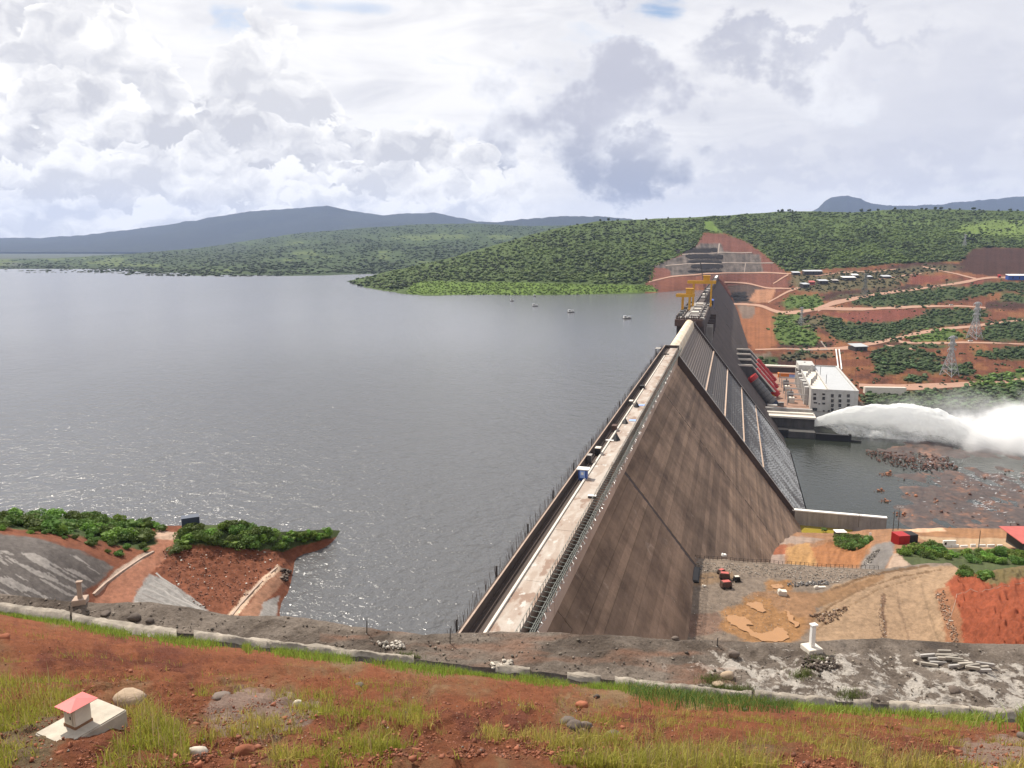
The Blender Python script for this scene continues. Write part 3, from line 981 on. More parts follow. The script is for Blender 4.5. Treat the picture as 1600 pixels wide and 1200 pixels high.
def mountain(top, D, zbase, depth, seed, name):
    nc, nr = 240, 26
    cx = np.linspace(top[0][0], top[-1][0], nc)
    ty = lerpline(top, cx) + 1.6 * fbm(cx / 22, cx * 0, 4, seed) + 0.7 * fbm(cx / 5, cx * 0, 3, seed + 2)
    ridge = at_D(cx, ty, np.full(nc, D) / 1.0)
    n = ridge[:, :2] / np.linalg.norm(ridge[:, :2], axis=1)[:, None]
    rowsP = []
    for k in range(nr):
        f = k / (nr - 1)
        q = ridge.copy()
        q[:, :2] -= n * depth * f
        q[:, 2] = ridge[:, 2] * (1 - f) ** 1.25 + zbase * (1 - (1 - f) ** 1.25)
        q[:, 2] += (ridge[:, 2] - zbase) * .16 * fbm(q[:, 0] / 1000, q[:, 1] / 1700, 4, seed + 5) * min(1, 4 * f) * (1 - f)
        rowsP.append(q)
    for dd, dz in ((800, -120), (2400, -900)):
        q = ridge.copy(); q[:, :2] += n * dd; q[:, 2] = np.maximum(q[:, 2] + dz, -60); rowsP.insert(0, q)
    P = np.array(rowsP)
    col = np.empty((len(rowsP), nc, 3)); col[:] = (.012, .018, .017)
    g = fbm(P[..., 0] / 300, P[..., 1] / 500, 4, seed)
    col[g > .15] = (.016, .023, .018)
    me = mesh_np(name, P, grid_faces(len(rowsP), nc), M['mountain'], col.reshape(-1, 3), True)
    inst(name, me, kind='structure')

mountain([(-120, 378), (0, 371), (60, 372), (130, 367), (200, 360), (280, 348), (340, 338), (400, 330), (470, 325), (510, 321), (545, 330), (600, 336), (680, 332), (740, 346), (800, 348), (900, 350), (980, 352)], 13500, -10, 4600, 3, 'far_mountain')
mountain([(520, 352), (600, 347), (700, 349), (780, 347), (830, 341), (880, 338), (930, 338), (980, 342), (1050, 350)], 11500, -10, 3600, 6, 'far_mountain')
mountain([(1240, 345), (1278, 324), (1288, 314), (1300, 308), (1325, 306), (1345, 310), (1362, 318), (1400, 321), (1460, 320), (1510, 314), (1560, 310), (1600, 307), (1700, 312)], 13000, -10, 4000, 9, 'far_mountain')

# ------------------------------------------------------------------ vegetation prototypes
def ico(sub):
    bm = bmesh.new()
    bmesh.ops.create_icosphere(bm, subdivisions=sub, radius=1.0)
    V = np.array([v.co[:] for v in bm.verts]); Fc = np.array([[v.index for v in f.verts] for f in bm.faces])
    bm.free()
    return V, Fc

ICO1, ICO2 = ico(1), ico(2)

def crown(seed, lobes=5, base=ICO2, rough=.35):
    """lumpy crown of overlapping lobes: unit radius, base at z = 0"""
    r = np.random.default_rng(seed)
    Vs, Fs = [], []; off = 0
    for i in range(lobes):
        V, Fc = base
        rad = r.uniform(.38, .62)
        a = r.uniform(0, 6.28); d = 0 if i == 0 else r.uniform(.25, .6)
        c = np.array([math.cos(a) * d, math.sin(a) * d, r.uniform(.45, .95) if i else .75])
        n = 1 + rough * fbm(V[:, 0] * 2.3 + seed, V[:, 1] * 2.3 + V[:, 2] * 3.1 + i * 7, 3, seed + i) * 1.6
        Q = V * n[:, None] * rad * np.array([1, 1, .8]) + c
        Vs.append(Q); Fs.append(Fc + off); off += len(V)
    return np.concatenate(Vs), np.concatenate(Fs)

FAR_CROWNS = [crown(s, 3, ICO1, .55) for s in range(8)]
MID_CROWNS = [crown(20 + s, 5, ICO2, .5) for s in range(5)]

def scatter_mass(name, pts, size, tint, protos, mat, seed=0, flat=1.0):
    """one joined mass of crowns"""
    r = np.random.default_rng(seed)
    Vs, Fs, Cs = [], [], []; off = 0
    which = r.integers(0, len(protos), len(pts)); ang = r.uniform(0, 6.28, len(pts))
    for i, p in enumerate(pts):
        V, Fc = protos[which[i]]
        c, s = math.cos(ang[i]), math.sin(ang[i])
        sz = size[i]
        hz = sz * r.uniform(.75, 1.25) * flat
        Q = np.stack([(V[:, 0] * c - V[:, 1] * s) * sz, (V[:, 0] * s + V[:, 1] * c) * sz, V[:, 2] * hz - .25 * hz], -1) + p
        Vs.append(Q); Fs.append(Fc + off); off += len(V)
        Cs.append(np.repeat(tint[i][None], len(V), 0))
    me = mesh_np(name, np.concatenate(Vs), np.concatenate(Fs), mat, np.concatenate(Cs), protos is FAR_CROWNS)
    o = inst(name, me); o['kind'] = 'stuff'
    return o

def sample_px(poly, n, rng, weight_rows=None):
    xs = [p[0] for p in poly]; ys = [p[1] for p in poly]
    out = []
    tries = 0
    while len(out) < n and tries < 60:
        k = max(64, 2 * n)
        x = rng.uniform(min(xs), max(xs), k); y = rng.uniform(min(ys), max(ys), k)
        m = inpoly(x, y, poly)
        out += list(zip(x[m], y[m])); tries += 1
    return np.array(out[:n])

def tints(n, rng, px, py, bright=0.0):
    base = np.array([(.058, .094, .024), (.080, .118, .028), (.046, .074, .022), (.100, .134, .034)])
    t = base[rng.integers(0, 4, n)] * rng.uniform(.75, 1.25, n)[:, None]
    g = fbm(px / 40, py / 12, 4, 77)
    t *= np.clip(1 + .9 * g, .5, 1.9)[:, None]
    lim = np.clip((g - .15) * 2.5 + bright, 0, 1)[:, None]
    return t * (1 - lim) + np.array([.13, .185, .04]) * lim * rng.uniform(.8, 1.2, n)[:, None]

def hill_forest():
    rng = np.random.default_rng(5)
    A_ = sample_px([(x, max(y, float(lerpline(RIDGE, x)) + 1)) for x, y in FOREST_R[:-2]] + [(x, float(lerpline(RIDGE, x)) + 1) for x in range(1660, 1090, -20)], 11500, rng)
    B_ = sample_px([(522, 443), (560, 446), (620, 456), (660, 440), (760, 440), (900, 441), (1000, 446), (1016, 440), (1014, 430), (1024, 414), (1060, 400), (1085, 386), (1098, 364), (1100, 342), (1000, 345), (935, 348), (860, 361), (800, 377), (700, 406), (600, 428)], 7500, rng)
    P = np.concatenate([A_, B_])
    # glades stay open
    gl = inpoly(P[:, 0], P[:, 1], [(1100, 346), (1112, 346), (1124, 358), (1130, 364), (1112, 363), (1102, 356)])
    gl |= inpoly(P[:, 0], P[:, 1], [(1495, 350), (1560, 344), (1660, 348), (1660, 368), (1540, 368), (1495, 362)]) & (rng.random(len(P)) < .65)
    P = P[~gl]
    W_ = RB.pt(P[:, 0], P[:, 1])
    sz = 1.5 + 4.6 * rng.random(len(P)) ** 3.0
    scatter_mass('hill_forest', W_, sz, tints(len(P), rng, P[:, 0], P[:, 1]), FAR_CROWNS, M['tree'], 2, .78)
    # bright low growth on the drawdown strip and along the edge of the cut
    L = sample_px(LIME_BAND, 1300, rng)
    e = [(1018, 440), (1020, 416), (1060, 399), (1085, 385), (1098, 365), (1130, 364), (1160, 373), (1187, 391), (1212, 411), (1228, 424)]
    ts = rng.uniform(0, 1, 260); seg = np.linspace(0, 1, len(e))
    ex = np.interp(ts, seg, [p[0] for p in e]) + rng.normal(0, 1.5, 260); ey = np.interp(ts, seg, [p[1] for p in e]) + rng.normal(0, 1.2, 260)
    L = np.concatenate([L, np.stack([ex, ey], -1)])
    W2 = RB.pt(L[:, 0], L[:, 1])
    t = np.array([.14, .21, .035]) * rng.uniform(.6, 1.25, len(L))[:, None]
    scatter_mass('shore_scrub', W2, rng.uniform(1.0, 2.4, len(L)), t, FAR_CROWNS, M['tree'], 3)

hill_forest()

def far_woods():
    rng = np.random.default_rng(8)
    poly = [(x, float(lerpline(MID_TOP, x)) + .5) for x in range(-60, 961, 40)] + [(x, float(lerpline(MID_BOT, x)) - 1) for x in range(960, -61, -40)]
    P = sample_px(poly, 9500, rng)
    g = fbm(P[:, 0] / 60, P[:, 1] / 9, 5, 4)
    P = P[(g < .15 + .12 * rng.normal(size=len(P))) | (rng.random(len(P)) < .3)]
    W_ = MIDS.pt(P[:, 0], P[:, 1])
    t = np.array([.040, .064, .026]) * rng.uniform(.7, 1.3, len(P))[:, None]
    scatter_mass('far_woods', W_, rng.uniform(4, 9, len(P)), t, FAR_CROWNS, M['tree'], 4, .5)

far_woods()

# skyline trees that stand clear of the ridge, one by one
def make_tree(seed):
    root = thing('ridge_tree', (0, 0, 0), 'tall dark tree standing clear on the wooded skyline', 'tree', 'trees on the skyline')
    tr = MB(); tr.bar((0, 0, -1.5), (0, 0, 4.2), .35, 6, .2)
    for k in range(4):
        a = k * 1.6 + seed
        tr.bar((0, 0, 3.4), (1.6 * math.cos(a), 1.6 * math.sin(a), 5.6), .16, 5, .08)
    tr.build('trunk', M['bark'], root, local=True)
    V, Fc = crown(100 + seed, 9, ICO2, .6)
    V = V * np.array([4.2, 4.2, 4.6]) + np.array([0, 0, 2.6])
    me = mesh_np('crown', V, Fc, M['tree'], np.repeat(np.array([[.036, .058, .022]]), len(V), 0))
    inst('crown', me, root)
    return root

protos = [make_tree(s) for s in range(3)]
rt = random.Random(4)
sky_trees = [(938, .9), (950, 1.1), (965, .8), (1010, .6), (1044, .6), (1078, .6), (1216, .9), (1222, 1.0), (1233, 1.1), (1238, .7), (1345, 1.3), (1358, 1.2), (1372, 1.0), (1398, 1.0), (1440, 1.0), (1447, .9), (1462, 1.2), (1470, 1.35), (1484, .9), (1500, .8), (1521, 1.4), (1530, .8), (1560, .8), (1578, 1.1), (1590, .8), (858, .7), (902, .7), (806, .7)]
for i, (x, s) in enumerate(sky_trees):
    o = protos[i] if i < 3 else copy_tree(protos[i % 3])
    o.location = RB.one(x, float(lerpline(RIDGE, x)) + 1.5)
    o.rotation_euler.z = rt.uniform(0, 6.28)
    o.scale = (s * rt.uniform(.9, 1.15),) * 2 + (s,)

# scrub on the terraces: the largest clumps one by one, the rest as one mass
VEG_AT = ['in the small patch inside the road fork', 'in the green patch with the stout pylon', 'in the long belt below the upper terrace road', 'in the belt above the upper terrace road', 'on the island inside the lower hairpin', 'at the far right above the lower road', 'at the tip of the lower hairpin', 'along the lower hairpin road', 'in the thicket right of the powerhouse', 'around the feet of the nearest pylon', 'on the right below the lower road', 'above the river road at the right', 'alone on the red bank right of the powerhouse', 'on the river edge behind the water jet', 'among the sheds', 'at the foot of the dark dam wall', 'hanging on the red bank behind the powerhouse', 'below the lower hairpin road', 'under the end of the upper terrace road', 'on the maroon bank at the far right', 'beside the stout pylon', 'along the top of the bank behind the powerhouse', 'just above the river road', 'below the forest edge', 'on the maroon bank above the hairpin road']

def terrace_scrub():
    rng = np.random.default_rng(17)
    mes = {}
    for kind, mat in (('dark', M['bush_far']), ('lime', M['bush_lime'])):
        mes[kind] = []
        for i, (V, Fc) in enumerate(MID_CROWNS):
            mes[kind].append(mesh_np('terrace_bush', V, Fc, mat))
    cand = []
    for vi, (poly, kind, dens) in enumerate(VEG):
        xs = [p[0] for p in poly]; ys = [p[1] for p in poly]
        area = abs(sum(poly[i][0] * poly[(i + 1) % len(poly)][1] - poly[(i + 1) % len(poly)][0] * poly[i][1] for i in range(len(poly)))) / 2
        n = int(area / 13 * dens)
        P = sample_px(poly, n, rng) + rng.normal(size=(n, 2)) * np.array([[5.0, 1.6]])
        D = RB.D(P[:, 0], P[:, 1])
        sz = rng.uniform(1.3, 3.3, n)
        for p, d, s in zip(P, D, sz):
            cand.append((s / d, p[0], p[1], s, kind, vi))
    P = sample_px([(1216, 470), (1290, 480), (1440, 450), (1620, 440), (1620, 600), (1340, 610), (1216, 560)], 1700, rng)
    nzz = fbm(P[:, 0] / 28, P[:, 1] / 9, 3, 66)
    for p in P[nzz + .15 * rng.normal(size=len(P)) > .12]:
        cand.append((0, p[0], p[1], rng.uniform(.6, 1.8), 'scrub' if rng.random() < .5 else 'dark', 0))
    cand.sort(reverse=True)
    big, rest = cand[:280], cand[280:]
    for _, x, y, s, kind, vi in big:
        k = 'lime' if kind == 'lime' and rng.random() < .6 else 'dark'
        o = inst('terrace_bush', mes[k][rng.integers(0, 5)], None, RB.one(x, y, -.4), rng.uniform(0, 6.28), (s * rng.uniform(.9, 1.3), s * rng.uniform(.9, 1.3), s))
        if k == 'lime':
            tag(o, 'light green bush ' + VEG_AT[vi], 'bush', 'light green bushes ' + VEG_AT[vi])
        else:
            tag(o, 'dark green bush ' + VEG_AT[vi], 'bush', 'dark green bushes ' + VEG_AT[vi])
    P = np.array([(c[1], c[2]) for c in rest]); sz = np.array([c[3] for c in rest])
    lim = np.array([c[4] == 'lime' for c in rest]); riv = np.array([c[4] == 'river' for c in rest]); scr = np.array([c[4] == 'scrub' for c in rest])
    t = np.array([.055, .090, .027]) * rng.uniform(.55, 1.4, len(P))[:, None]
    t[lim] = np.array([.11, .185, .034]) * rng.uniform(.6, 1.2, lim.sum())[:, None]
    t[riv] = np.array([.075, .10, .042]) * rng.uniform(.6, 1.25, riv.sum())[:, None]
    t[scr] = np.array([.07, .075, .036]) * rng.uniform(.6, 1.25, scr.sum())[:, None]
    scatter_mass('terrace_scrub', RB.pt(P[:, 0], P[:, 1]), sz, t, MID_CROWNS, M['tree'], 6)

terrace_scrub()

# ------------------------------------------------------------------ the dam
def face_t(z):          # downstream face of the wall
    return -24.0 + .8 * max(0.0, -8.0 - z)

S_END = 378.0
dam = thing('gravity_dam', W(230, -27, WATER), 'long grey-brown concrete dam holding back the lake, with crest roadway and sloping downstream face', 'dam')

def dam_near():
    # solid core of the near block, behind the face lifts
    core = MB().prism([(-30.2, -1.2), (-24.6, -1.2), (-24.6, -8.4), (face_t(-92) - .5, -92), (-30.2, -92)], 40, S_END)
    core.build('upstream_block', M['dam_dark'], dam)
    # lifts: courses of concrete one above the other, each with its own colour and a slight step
    rng = np.random.default_rng(3)
    z = -8.0
    me_i = 0
    while z > -90:
        h = 1.5
        for a, b_ in ((40, 110), (110, 187.2), (189, 300.4), (300.4, S_END)):
            if z < -44 and b_ < 188: continue
            j = rng.uniform(-.05, .13)
            zb = z - h
            q = MB().prism([(face_t(z) + j, z), (face_t(zb) + j, zb + .13), (face_t(zb) - .45, zb + .13), (face_t(z) - .45, z)], a + .06, b_ - .06)
            q.build('concrete_lift', M['dam'], dam)
        z -= h
    # wide dark strip running down the face at a block boundary
    MB().prism([(face_t(-8) + .05, -8), (face_t(-60) + .05, -60), (face_t(-60) - .4, -60), (face_t(-8) - .4, -8)], 187.0, 189.2).build('block_boundary_strip', M['dam_dark'], dam)
    MB().prism([(face_t(-8) + .16, -8), (face_t(-92) + .16, -92), (face_t(-92) - .4, -92), (face_t(-8) - .4, -8)], 300.1, 300.7).build('block_boundary_strip', M['dam_dark'], dam)
    # upright wall under the crest, cast in panels
    s = 60.0
    while s < S_END - 1:
        e = min(s + 15.9, S_END)
        MB().sbox(s + .03, e - .03, -24.6, -24.0 + rng.uniform(-.03, .03), -7.98, -1.25).build('crest_wall_panel', M['dam_band'], dam)
        s = e
    # crest
    MB().sbox(60, S_END, -30.2, -24.0, -1.2, -.35).build('crest_slab', M['dam_band'], dam)
    s = 60.0
    while s < S_END - 1:
        e = min(s + 21.2, S_END - .5)
        MB().sbox(s + .02, e - .02, -27.75, -23.95, -.35, 0 + rng.uniform(-.03, .03)).build('deck_slab', M['deck'], dam)
        e = e if e < S_END - .5 else S_END
        s = e
    # cable trench between parapet and deck: kerb, inner ledge, cover slabs
    MB().sbox(60, S_END - 30, -28.15, -27.8, -.35, .28).build('kerb', M['conc_light'], dam)
    MB().sbox(60, S_END - .5, -29.5, -29.3, -.35, .05).build('trench_ledge', M['dam_dark'], dam)  # dark concrete in the trench stands in for the parapet's shade
    MB().sbox(60, S_END - .5, -30.15, -27.76, -.349, -.30).build('trench_floor', M['dam_dark'], dam)
    # upstream parapet in panels; dark concrete holds the shade of the inner side
    s = 60.0; k = 0
    while s < S_END - 1:
        e = min(s + 12.0, S_END)
        MB().sbox(s + .02, e - .02, -30.75 + rng.uniform(-.02, .02), -30.2, -3.0, 1.22 + rng.uniform(-.05, .05)).build('parapet_panel', M['dam_dark'], dam)
        MB().sbox(s + .02, e - .02, -30.42, -30.18, 1.285, 1.36).build('parapet_lit_coping', M['kerb_old'], dam)  # pale strip puts the lit top edge into the colour
        s = e
    MB().sbox(S_END - .4, S_END + .05, -30.2, -23.6, -1.0, 1.3).build('end_parapet', M['dam_dark'], dam)
    MB().sbox(S_END - .45, S_END + .1, -30.2, -23.6, 1.302, 1.37).build('end_coping', M['conc'], dam)
    # starter bars along the outside of the parapet
    q = MB(); r = random.Random(2)
    s = 62
    while s < S_END:
        h = r.uniform(.6, 2.0)
        q.bar(W(s, -31.15 - r.uniform(0, .5), -2.4), W(s + r.uniform(-.3, .3), -31.2 - r.uniform(0, .8), .3 + h), .028, 3)
        s += r.uniform(.35, .8)
    q.build('starter_bars', M['brown_steel'], dam, kind='stuff')
    # taller upstream posts
    for s in (66, 84, 101, 119, 138, 158, 180, 204, 228, 255, 285, 318, 345):
        MB().bar(W(s, -31.2, -2.6), W(s, -31.2, 2.3), .16, 5).build('fence_post', M['dark_steel'], dam)
    # brackets and walkway rail outside the deck edge
    br = MB()
    br.bar((0, 0, -.1), (1.7, 0, -.25), .07, 4).bar((1.65, 0, -.9), (1.75, 0, 1.0), .055, 4).bar((0, 0, -1.8), (1.65, 0, -.3), .055, 4).bar((.05, 0, -.2), (.05, 0, 1.05), .05, 4)
    bme = br.mesh('edge_bracket', M['galv_dark'])
    s = 61.0; n = 0; r = random.Random(5)
    while s < S_END - 2:
        o = inst('edge_bracket', bme, dam)
        o.location = Vector(W(s, -23.93, -.05)) - dam.location
        o.rotation_euler = (r.uniform(-.06, .06), r.uniform(-.05, .05), -TH + r.uniform(-.05, .05))
        s += 1.55 if s < 200 else 2.4
    for h, t in ((1.0, -22.2), (.45, -22.2), (-.2, -22.2), (1.02, -23.88)):
        pts = []
        s = 60
        while s < S_END:
            pts.append(W(s, t + r.uniform(-.06, .06), h + r.uniform(-.10, .06))); s += 3.0
        MB().tube(pts, .045, 4).build('edge_rail', M['galv_dark'], dam)
    # loose cable hanging along the brackets
    pts = []
    for i in range(0, 640):
        s = 61 + i * .4
        pts.append(W(s, -22.15 + .25 * math.sin(i * 1.1) + .15 * r.uniform(-1, 1), -.55 - .5 * abs(math.sin(i * .41)) + .1 * r.uniform(-1, 1)))
    MB().tube(pts, .05, 3).build('hanging_cable', M['galv'], dam)
    # dark netting hung below the brackets with a ragged lower hem
    ns = 420; ss = np.linspace(61, S_END - 1, ns)
    low = -2.3 - 1.1 * fbm(ss / 6, ss * 0, 5, 3) - 1.3 * np.clip((150 - ss) / 60, 0, 1)
    low = np.where(ss > 250, low * .55, low)
    rowsN = 7
    V = np.zeros((rowsN, ns, 3))
    for k in range(rowsN):
        f = k / (rowsN - 1)
        z = -.5 * (1 - f) + low * f
        t = -22.9 + .22 * fbm(ss / .9, np.full(ns, k * 1.3), 3, 9) - .6 * f
        for i in range(ns):
            V[k, i] = W(ss[i], t[i], z[i])
    V -= np.array(dam.location)
    inst('safety_net', mesh_np('safety_net', V, grid_faces(rowsN, ns), M['net']), dam)

dam_near()

def step_material():
    m, b, p, pos, out = new_mat('spillway_step_concrete')
    loc = b.map(pos, (1, 1, 1), (0, 0, 0), (0, 0, TH))
    sep = b.new('ShaderNodeSeparateXYZ'); b.l.new(loc, sep.inputs[0])
    # water comes down in threads: strong along t, broken along the axis, more of it low down
    n1 = b.noise(b.map(loc, (.04, .22, .02)), 1.0, 5, .6)
    n2 = b.noise(b.map(loc, (.5, 1.3, .5)), 1.0, 6, .7)
    deep = b.ss(sep.outputs[2], -12, -70)
    n3 = b.noise(b.map(loc, (.06, .06, .06), (3, 8, 1)), 1.0, 3, .5)
    f = b.add(b.add(b.mul(n1, .50), b.mul(n2, .62)), b.add(b.mul(deep, .17), b.mul(n3, .28)))
    foam = b.ss(f, .815, .95)
    c = b.mix(b.ss(n2, .35, .7), (.032, .027, .025), (.085, .070, .062))
    c = b.mix(b.mul(b.ss(sep.outputs[2], -40, -6), .8), c, (.20, .155, .125))
    c = b.mix(b.mul(foam, .75), c, (.42, .43, .43))
    b.l.new(c, p.inputs['Base Color'])
    p.inputs['Roughness'].default_value = .55
    bump(b, p, n2, .5, .06)
    return m

M['step'] = step_material()
M['ogee'] = mat_concrete('pale_ogee_concrete', (.64, .56, .44), (.36, .24, .14), .7, axis_streak=False, scale=.5)

def dam_spillway():
    sA, sB = S_END, 535.0
    sp = MB().prism([(-30.2, -4), (-24.4, -4), (-22.9, -8), (face_t(-92) - 1.6, -92), (-30.2, -92)], sA + 2, sB)
    sp.build('spillway_core', M['dam_dark'], dam)
    # ogee crest
    prof = []
    for i in range(13):
        a = math.pi * i / 12
        prof.append((-27.4 - 3.0 * math.cos(a) + (.3 if i > 8 else 0), -4.0 + 3.8 * math.sin(a)))
    prof += [(-23.6, -6.0), (-30.4, -6.0)]
    MB().prism(prof, sA + 2, sB).build('ogee_crest', M['ogee'], dam, smooth=False)
    # steps
    z = -5.2; k = 0
    rise = 1.2
    while z > -90:
        t1 = -24.0 + .8 * (-5.2 - z) + 0.9
        MB().sbox(sA + 1.9, sB, t1 - 2.6, t1, z - rise, z).build('spillway_step', M['step'], dam)
        z -= rise; k += 1
    # broader pale ledges between the flights
    for z0 in (-21, -33, -45, -57):
        t1 = -24.0 + .8 * (-5.2 - z0) + .9
        MB().sbox(sA + 1.9, sB, t1 - 1.2, t1 + .55, z0 - .45, z0 + .10).build('spillway_ledge', M['dam_band'], dam)
    # training walls
    def wall(s, zt, name, mat, top=True, z_end=-76.7, bot=-92):
        z1 = z_end
        t1 = -23.2 + (zt - z1) / 1.296
        MB().prism([(-24.2, zt), (t1, z1), (t1, bot), (-24.2, bot)], s, s + 2.0).build(name, mat, dam)
        MB().prism([(-24.2, zt + .004), (t1, z1 + .004), (t1, z1 + .22), (-24.2, zt + .22)], s - .05, s + 2.05).build('wall_lit_coping', M['conc'], dam)  # paler strip paints the light along the wall's top edge
    wall(sA - .9, -2.6, 'training_wall', M['dam_dark'], z_end=-76.7)
    wall(sB, -2.0, 'training_wall', M['dam_dark'], z_end=-84)

dam_spillway()

# end sill wall beyond the toe
sill = thing('retaining_wall', W(378, 54, -90), 'low grey concrete wall with white top edge between the pool and the yellow pond', 'wall')
for i in range(6):
    a = 32.8 + i * 6.95
    MB().sbox(377.2, 379.0, a + .03, a + 6.92, -92, -76.75).build('wall_panel', M['conc'], sill)
MB().sbox(377.0, 379.2, 32.8, 74.6, -76.745, -76.2).build('coping', M['white_paint'], sill)

def dam_far():
    # intake block
    MB().prism([(-36.5, -1.0), (-19.0, -1.0), (-17.0, -12), (-17.0, -92), (-36.5, -92)], 548, 700).build('intake_block', M['dam_dark'], dam)
    MB().sbox(537.2, 548, -30, -23, -92, -2).build('intake_wing', M['dam_dark'], dam)
    MB().sbox(546, 702, -37.0, -17.5, -.98, 0).build('intake_deck', M['conc'], dam)
    # brown formwork platform hanging on the near side
    MB().sbox(541, 546, -37.5, -18.8, -5.5, -.9).build('formwork_platform', M['brown_steel'], dam)
    r = random.Random(9)
    for i in range(16):
        s = 542 + r.uniform(0, 4); t = -37 + i * 1.15
        MB().sbox(s, s + .8, t, t + .7, -.88, r.uniform(.2, 2.2)).build('formwork_upright', M['brown_steel'], dam)
    for t in (-37, -33, -29.6, -21.8, -18.0):
        MB().sbox(548, 700, t, t + .7, .02, 1.4 if t in (-37, -18.0) else .9).build('gantry_rail_beam', M['dam_dark'] if t != -29.6 else M['conc'], dam)
    for i, s in enumerate((556, 575, 596, 618, 640, 664, 688)):
        MB().sbox(s, s + 8, -28.3, -23.0, .02, r.uniform(.4, 2.2)).build('gate_shaft_cover', M['conc_light'] if i % 2 else M['conc'], dam)
        MB().sbox(s + 2, s + 7, -36.0, -33.6, .02, r.uniform(.8, 2.6)).build('hoist_housing', M['grey_steel'], dam)
        MB().sbox(s + 1, s + 5, -21.0, -19.0, .02, r.uniform(.6, 2.4)).build('hoist_housing', M['conc'] if i % 3 else M['dark_steel'], dam)
    # guide piers on the downstream face of the intake
    for s in (566, 585, 604, 625, 650, 676):
        MB().sbox(s, s + 3.0, -17.02, -12.5, -70, -8).build('pier_fin', M['conc'] if s < 600 else M['dam_dark'], dam)
    # downstream slab under the penstocks
    MB().prism([(-17.0, -14), (face_t(-92) + 1, -92), (-17.2, -92)], 552, 690).build('penstock_ramp', M['dam_dark'], dam)
    # pale edged blocks where the penstocks leave the face
    for i in range(4):
        s0 = 640 + i * 34
        z0 = -44 - 0 * i
        MB().prism([(face_t(-44) + 2, -46), (face_t(-44) + 13, -46), (face_t(-64) + 15, -66), (face_t(-64), -66)], s0, s0 + 12).build('penstock_casing', M['conc_dark'], dam)
        MB().sbox(s0 - .3, s0 + .9, face_t(-44) + 1.5, face_t(-44) + 13.3, -45.98, -44.6).build('casing_edge', M['conc_light'], dam)
        MB().prism([(face_t(-44) + 13.02, -44.6), (face_t(-44) + 14.6, -46), (face_t(-64) + 16.6, -66), (face_t(-64) + 15.02, -66)], s0 - .3, s0 + .9).build('casing_edge', M['conc_light'], dam)
    # right hand block: courses of concrete again
    MB().prism([(-30.2, -1.0), (-24.6, -1.0), (-24.6, -8.4), (face_t(-92) - .5, -92), (-30.2, -92)], 700, 1400).build('far_block', M['dam_dark'], dam)
    rng = np.random.default_rng(6)
    z = -8.0
    while z > -90:
        h = 6.0
        for a, b_ in ((700, 850), (850, 1050), (1050, 1400)):
            j = rng.uniform(-.1, .2); zb = z - h
            MB().prism([(face_t(z) + j, z), (face_t(zb) + j, zb + .05), (face_t(zb) - .45, zb + .05), (face_t(z) - .45, z)], a + .1, b_ - .1).build('concrete_lift', M['dam_dark'], dam)
        z -= h
    MB().sbox(702, 1400, -30.2, -23.95, -1.0, 0).build('far_crest_slab', M['dam_dark'], dam)
    MB().sbox(702, 1400, -30.8, -30.2, -3, 1.2).build('far_parapet', M['dam_dark'], dam)
    MB().sbox(702, 1400, -24.5, -23.95, .004, 1.1).build('far_parapet', M['dam_dark'], dam)
    MB().sbox(1290, 1398, -29.0, -25.4, .03, .4).build('far_deck', M['white_paint'], dam)
    for s in (760, 800, 850, 910):
        MB().sbox(s, s + 14, -29, -25, .03, r.uniform(1, 3)).build('site_cabin', M['conc'] if s % 100 else M['conc_light'], dam)

dam_far()

# ------------------------------------------------------------------ gantry cranes on the intake
def gantry(name, s, label, t0, t1, h, cab, mat):
    L = W(s, (t0 + t1) / 2, 0)
    g = thing(name, L, label, 'crane')
    for a in (0, 9):
        for t in (t0, t1):
            MB().sbox(s + a - .7, s + a + .7, t - .6, t + .6, .95, h).build('leg', mat, g)
    for t in (t0, t1):
        MB().sbox(s - 1.5, s + 10.5, t - .7, t + .7, 1.4, 2.4).build('bogie_beam', mat, g)
    for a in (0, 9):
        MB().sbox(s + a - .9, s + a + .9, t0 - 5, t1 + 3.5, h + .02, h + 2.2).build('main_girder', mat, g)
    MB().sbox(s + 1.0, s + 8.0, cab, cab + 5.0, h + .6, h + 6.0).build('hoist_house', mat, g)
    MB().sbox(s + .6, s + 8.4, cab - .4, cab + 5.4, h + 6.02, h + 6.5).build('hoist_roof', mat, g)
    MB().bar(W(s + 4.5, cab + 2, h + .6), W(s + 4.5, cab + 2, 6), .12, 4).build('hook_rope', M['dark_steel'], g)
    for a, t in ((-1, t0), (10, t1)):
        q = MB()
        for k in range(8):
            z = 1 + k * (h - 1) / 8
            q.bar(W(s + a, t - .5, z), W(s + a, t + .5, z), .06, 3)
        q.bar(W(s + a, t - .5, 1), W(s + a, t - .5, h), .06, 3).bar(W(s + a, t + .5, 1), W(s + a, t + .5, h), .06, 3)
        q.build('ladder', mat, g)
    return g

gantry('gantry_crane', 640, 'yellow gantry crane with a high hoist house, straddling the dam intake deck', -30.5, -16.6, 19.5, -23.0, M['yellow_paint'])
gantry('gantry_crane', 600, 'smaller yellow crane frame standing nearer the lake side of the intake', -36.4, -31.2, 11, -34.0, M['yellow_paint'])
mast = thing('crane_mast', W(660, -19.5, 0), 'thin dark leaning jib rising beside the yellow gantry crane', 'crane jib')
q = MB(); pa, pb = Vector(W(660, -19.5, .9)), Vector(W(668, -27, 36))
for k in range(4):
    dx = Vector(W(0, .6 if k % 2 else -.6, 0)) + Vector(W(.6 if k > 1 else -.6, 0, 0))
    q.bar(pa + dx, pb + dx * .4, .16, 4)
q.build('jib', M['dark_steel'], mast)
q = MB()
for k in range(10):
    a = pa.lerp(pb, k / 10); c = pa.lerp(pb, (k + 1) / 10); w_ = .6 * (1 - .6 * k / 10)
    q.bar(a + Vector(W(0, -w_, 0)), c + Vector(W(0, w_, 0)), .1, 3)
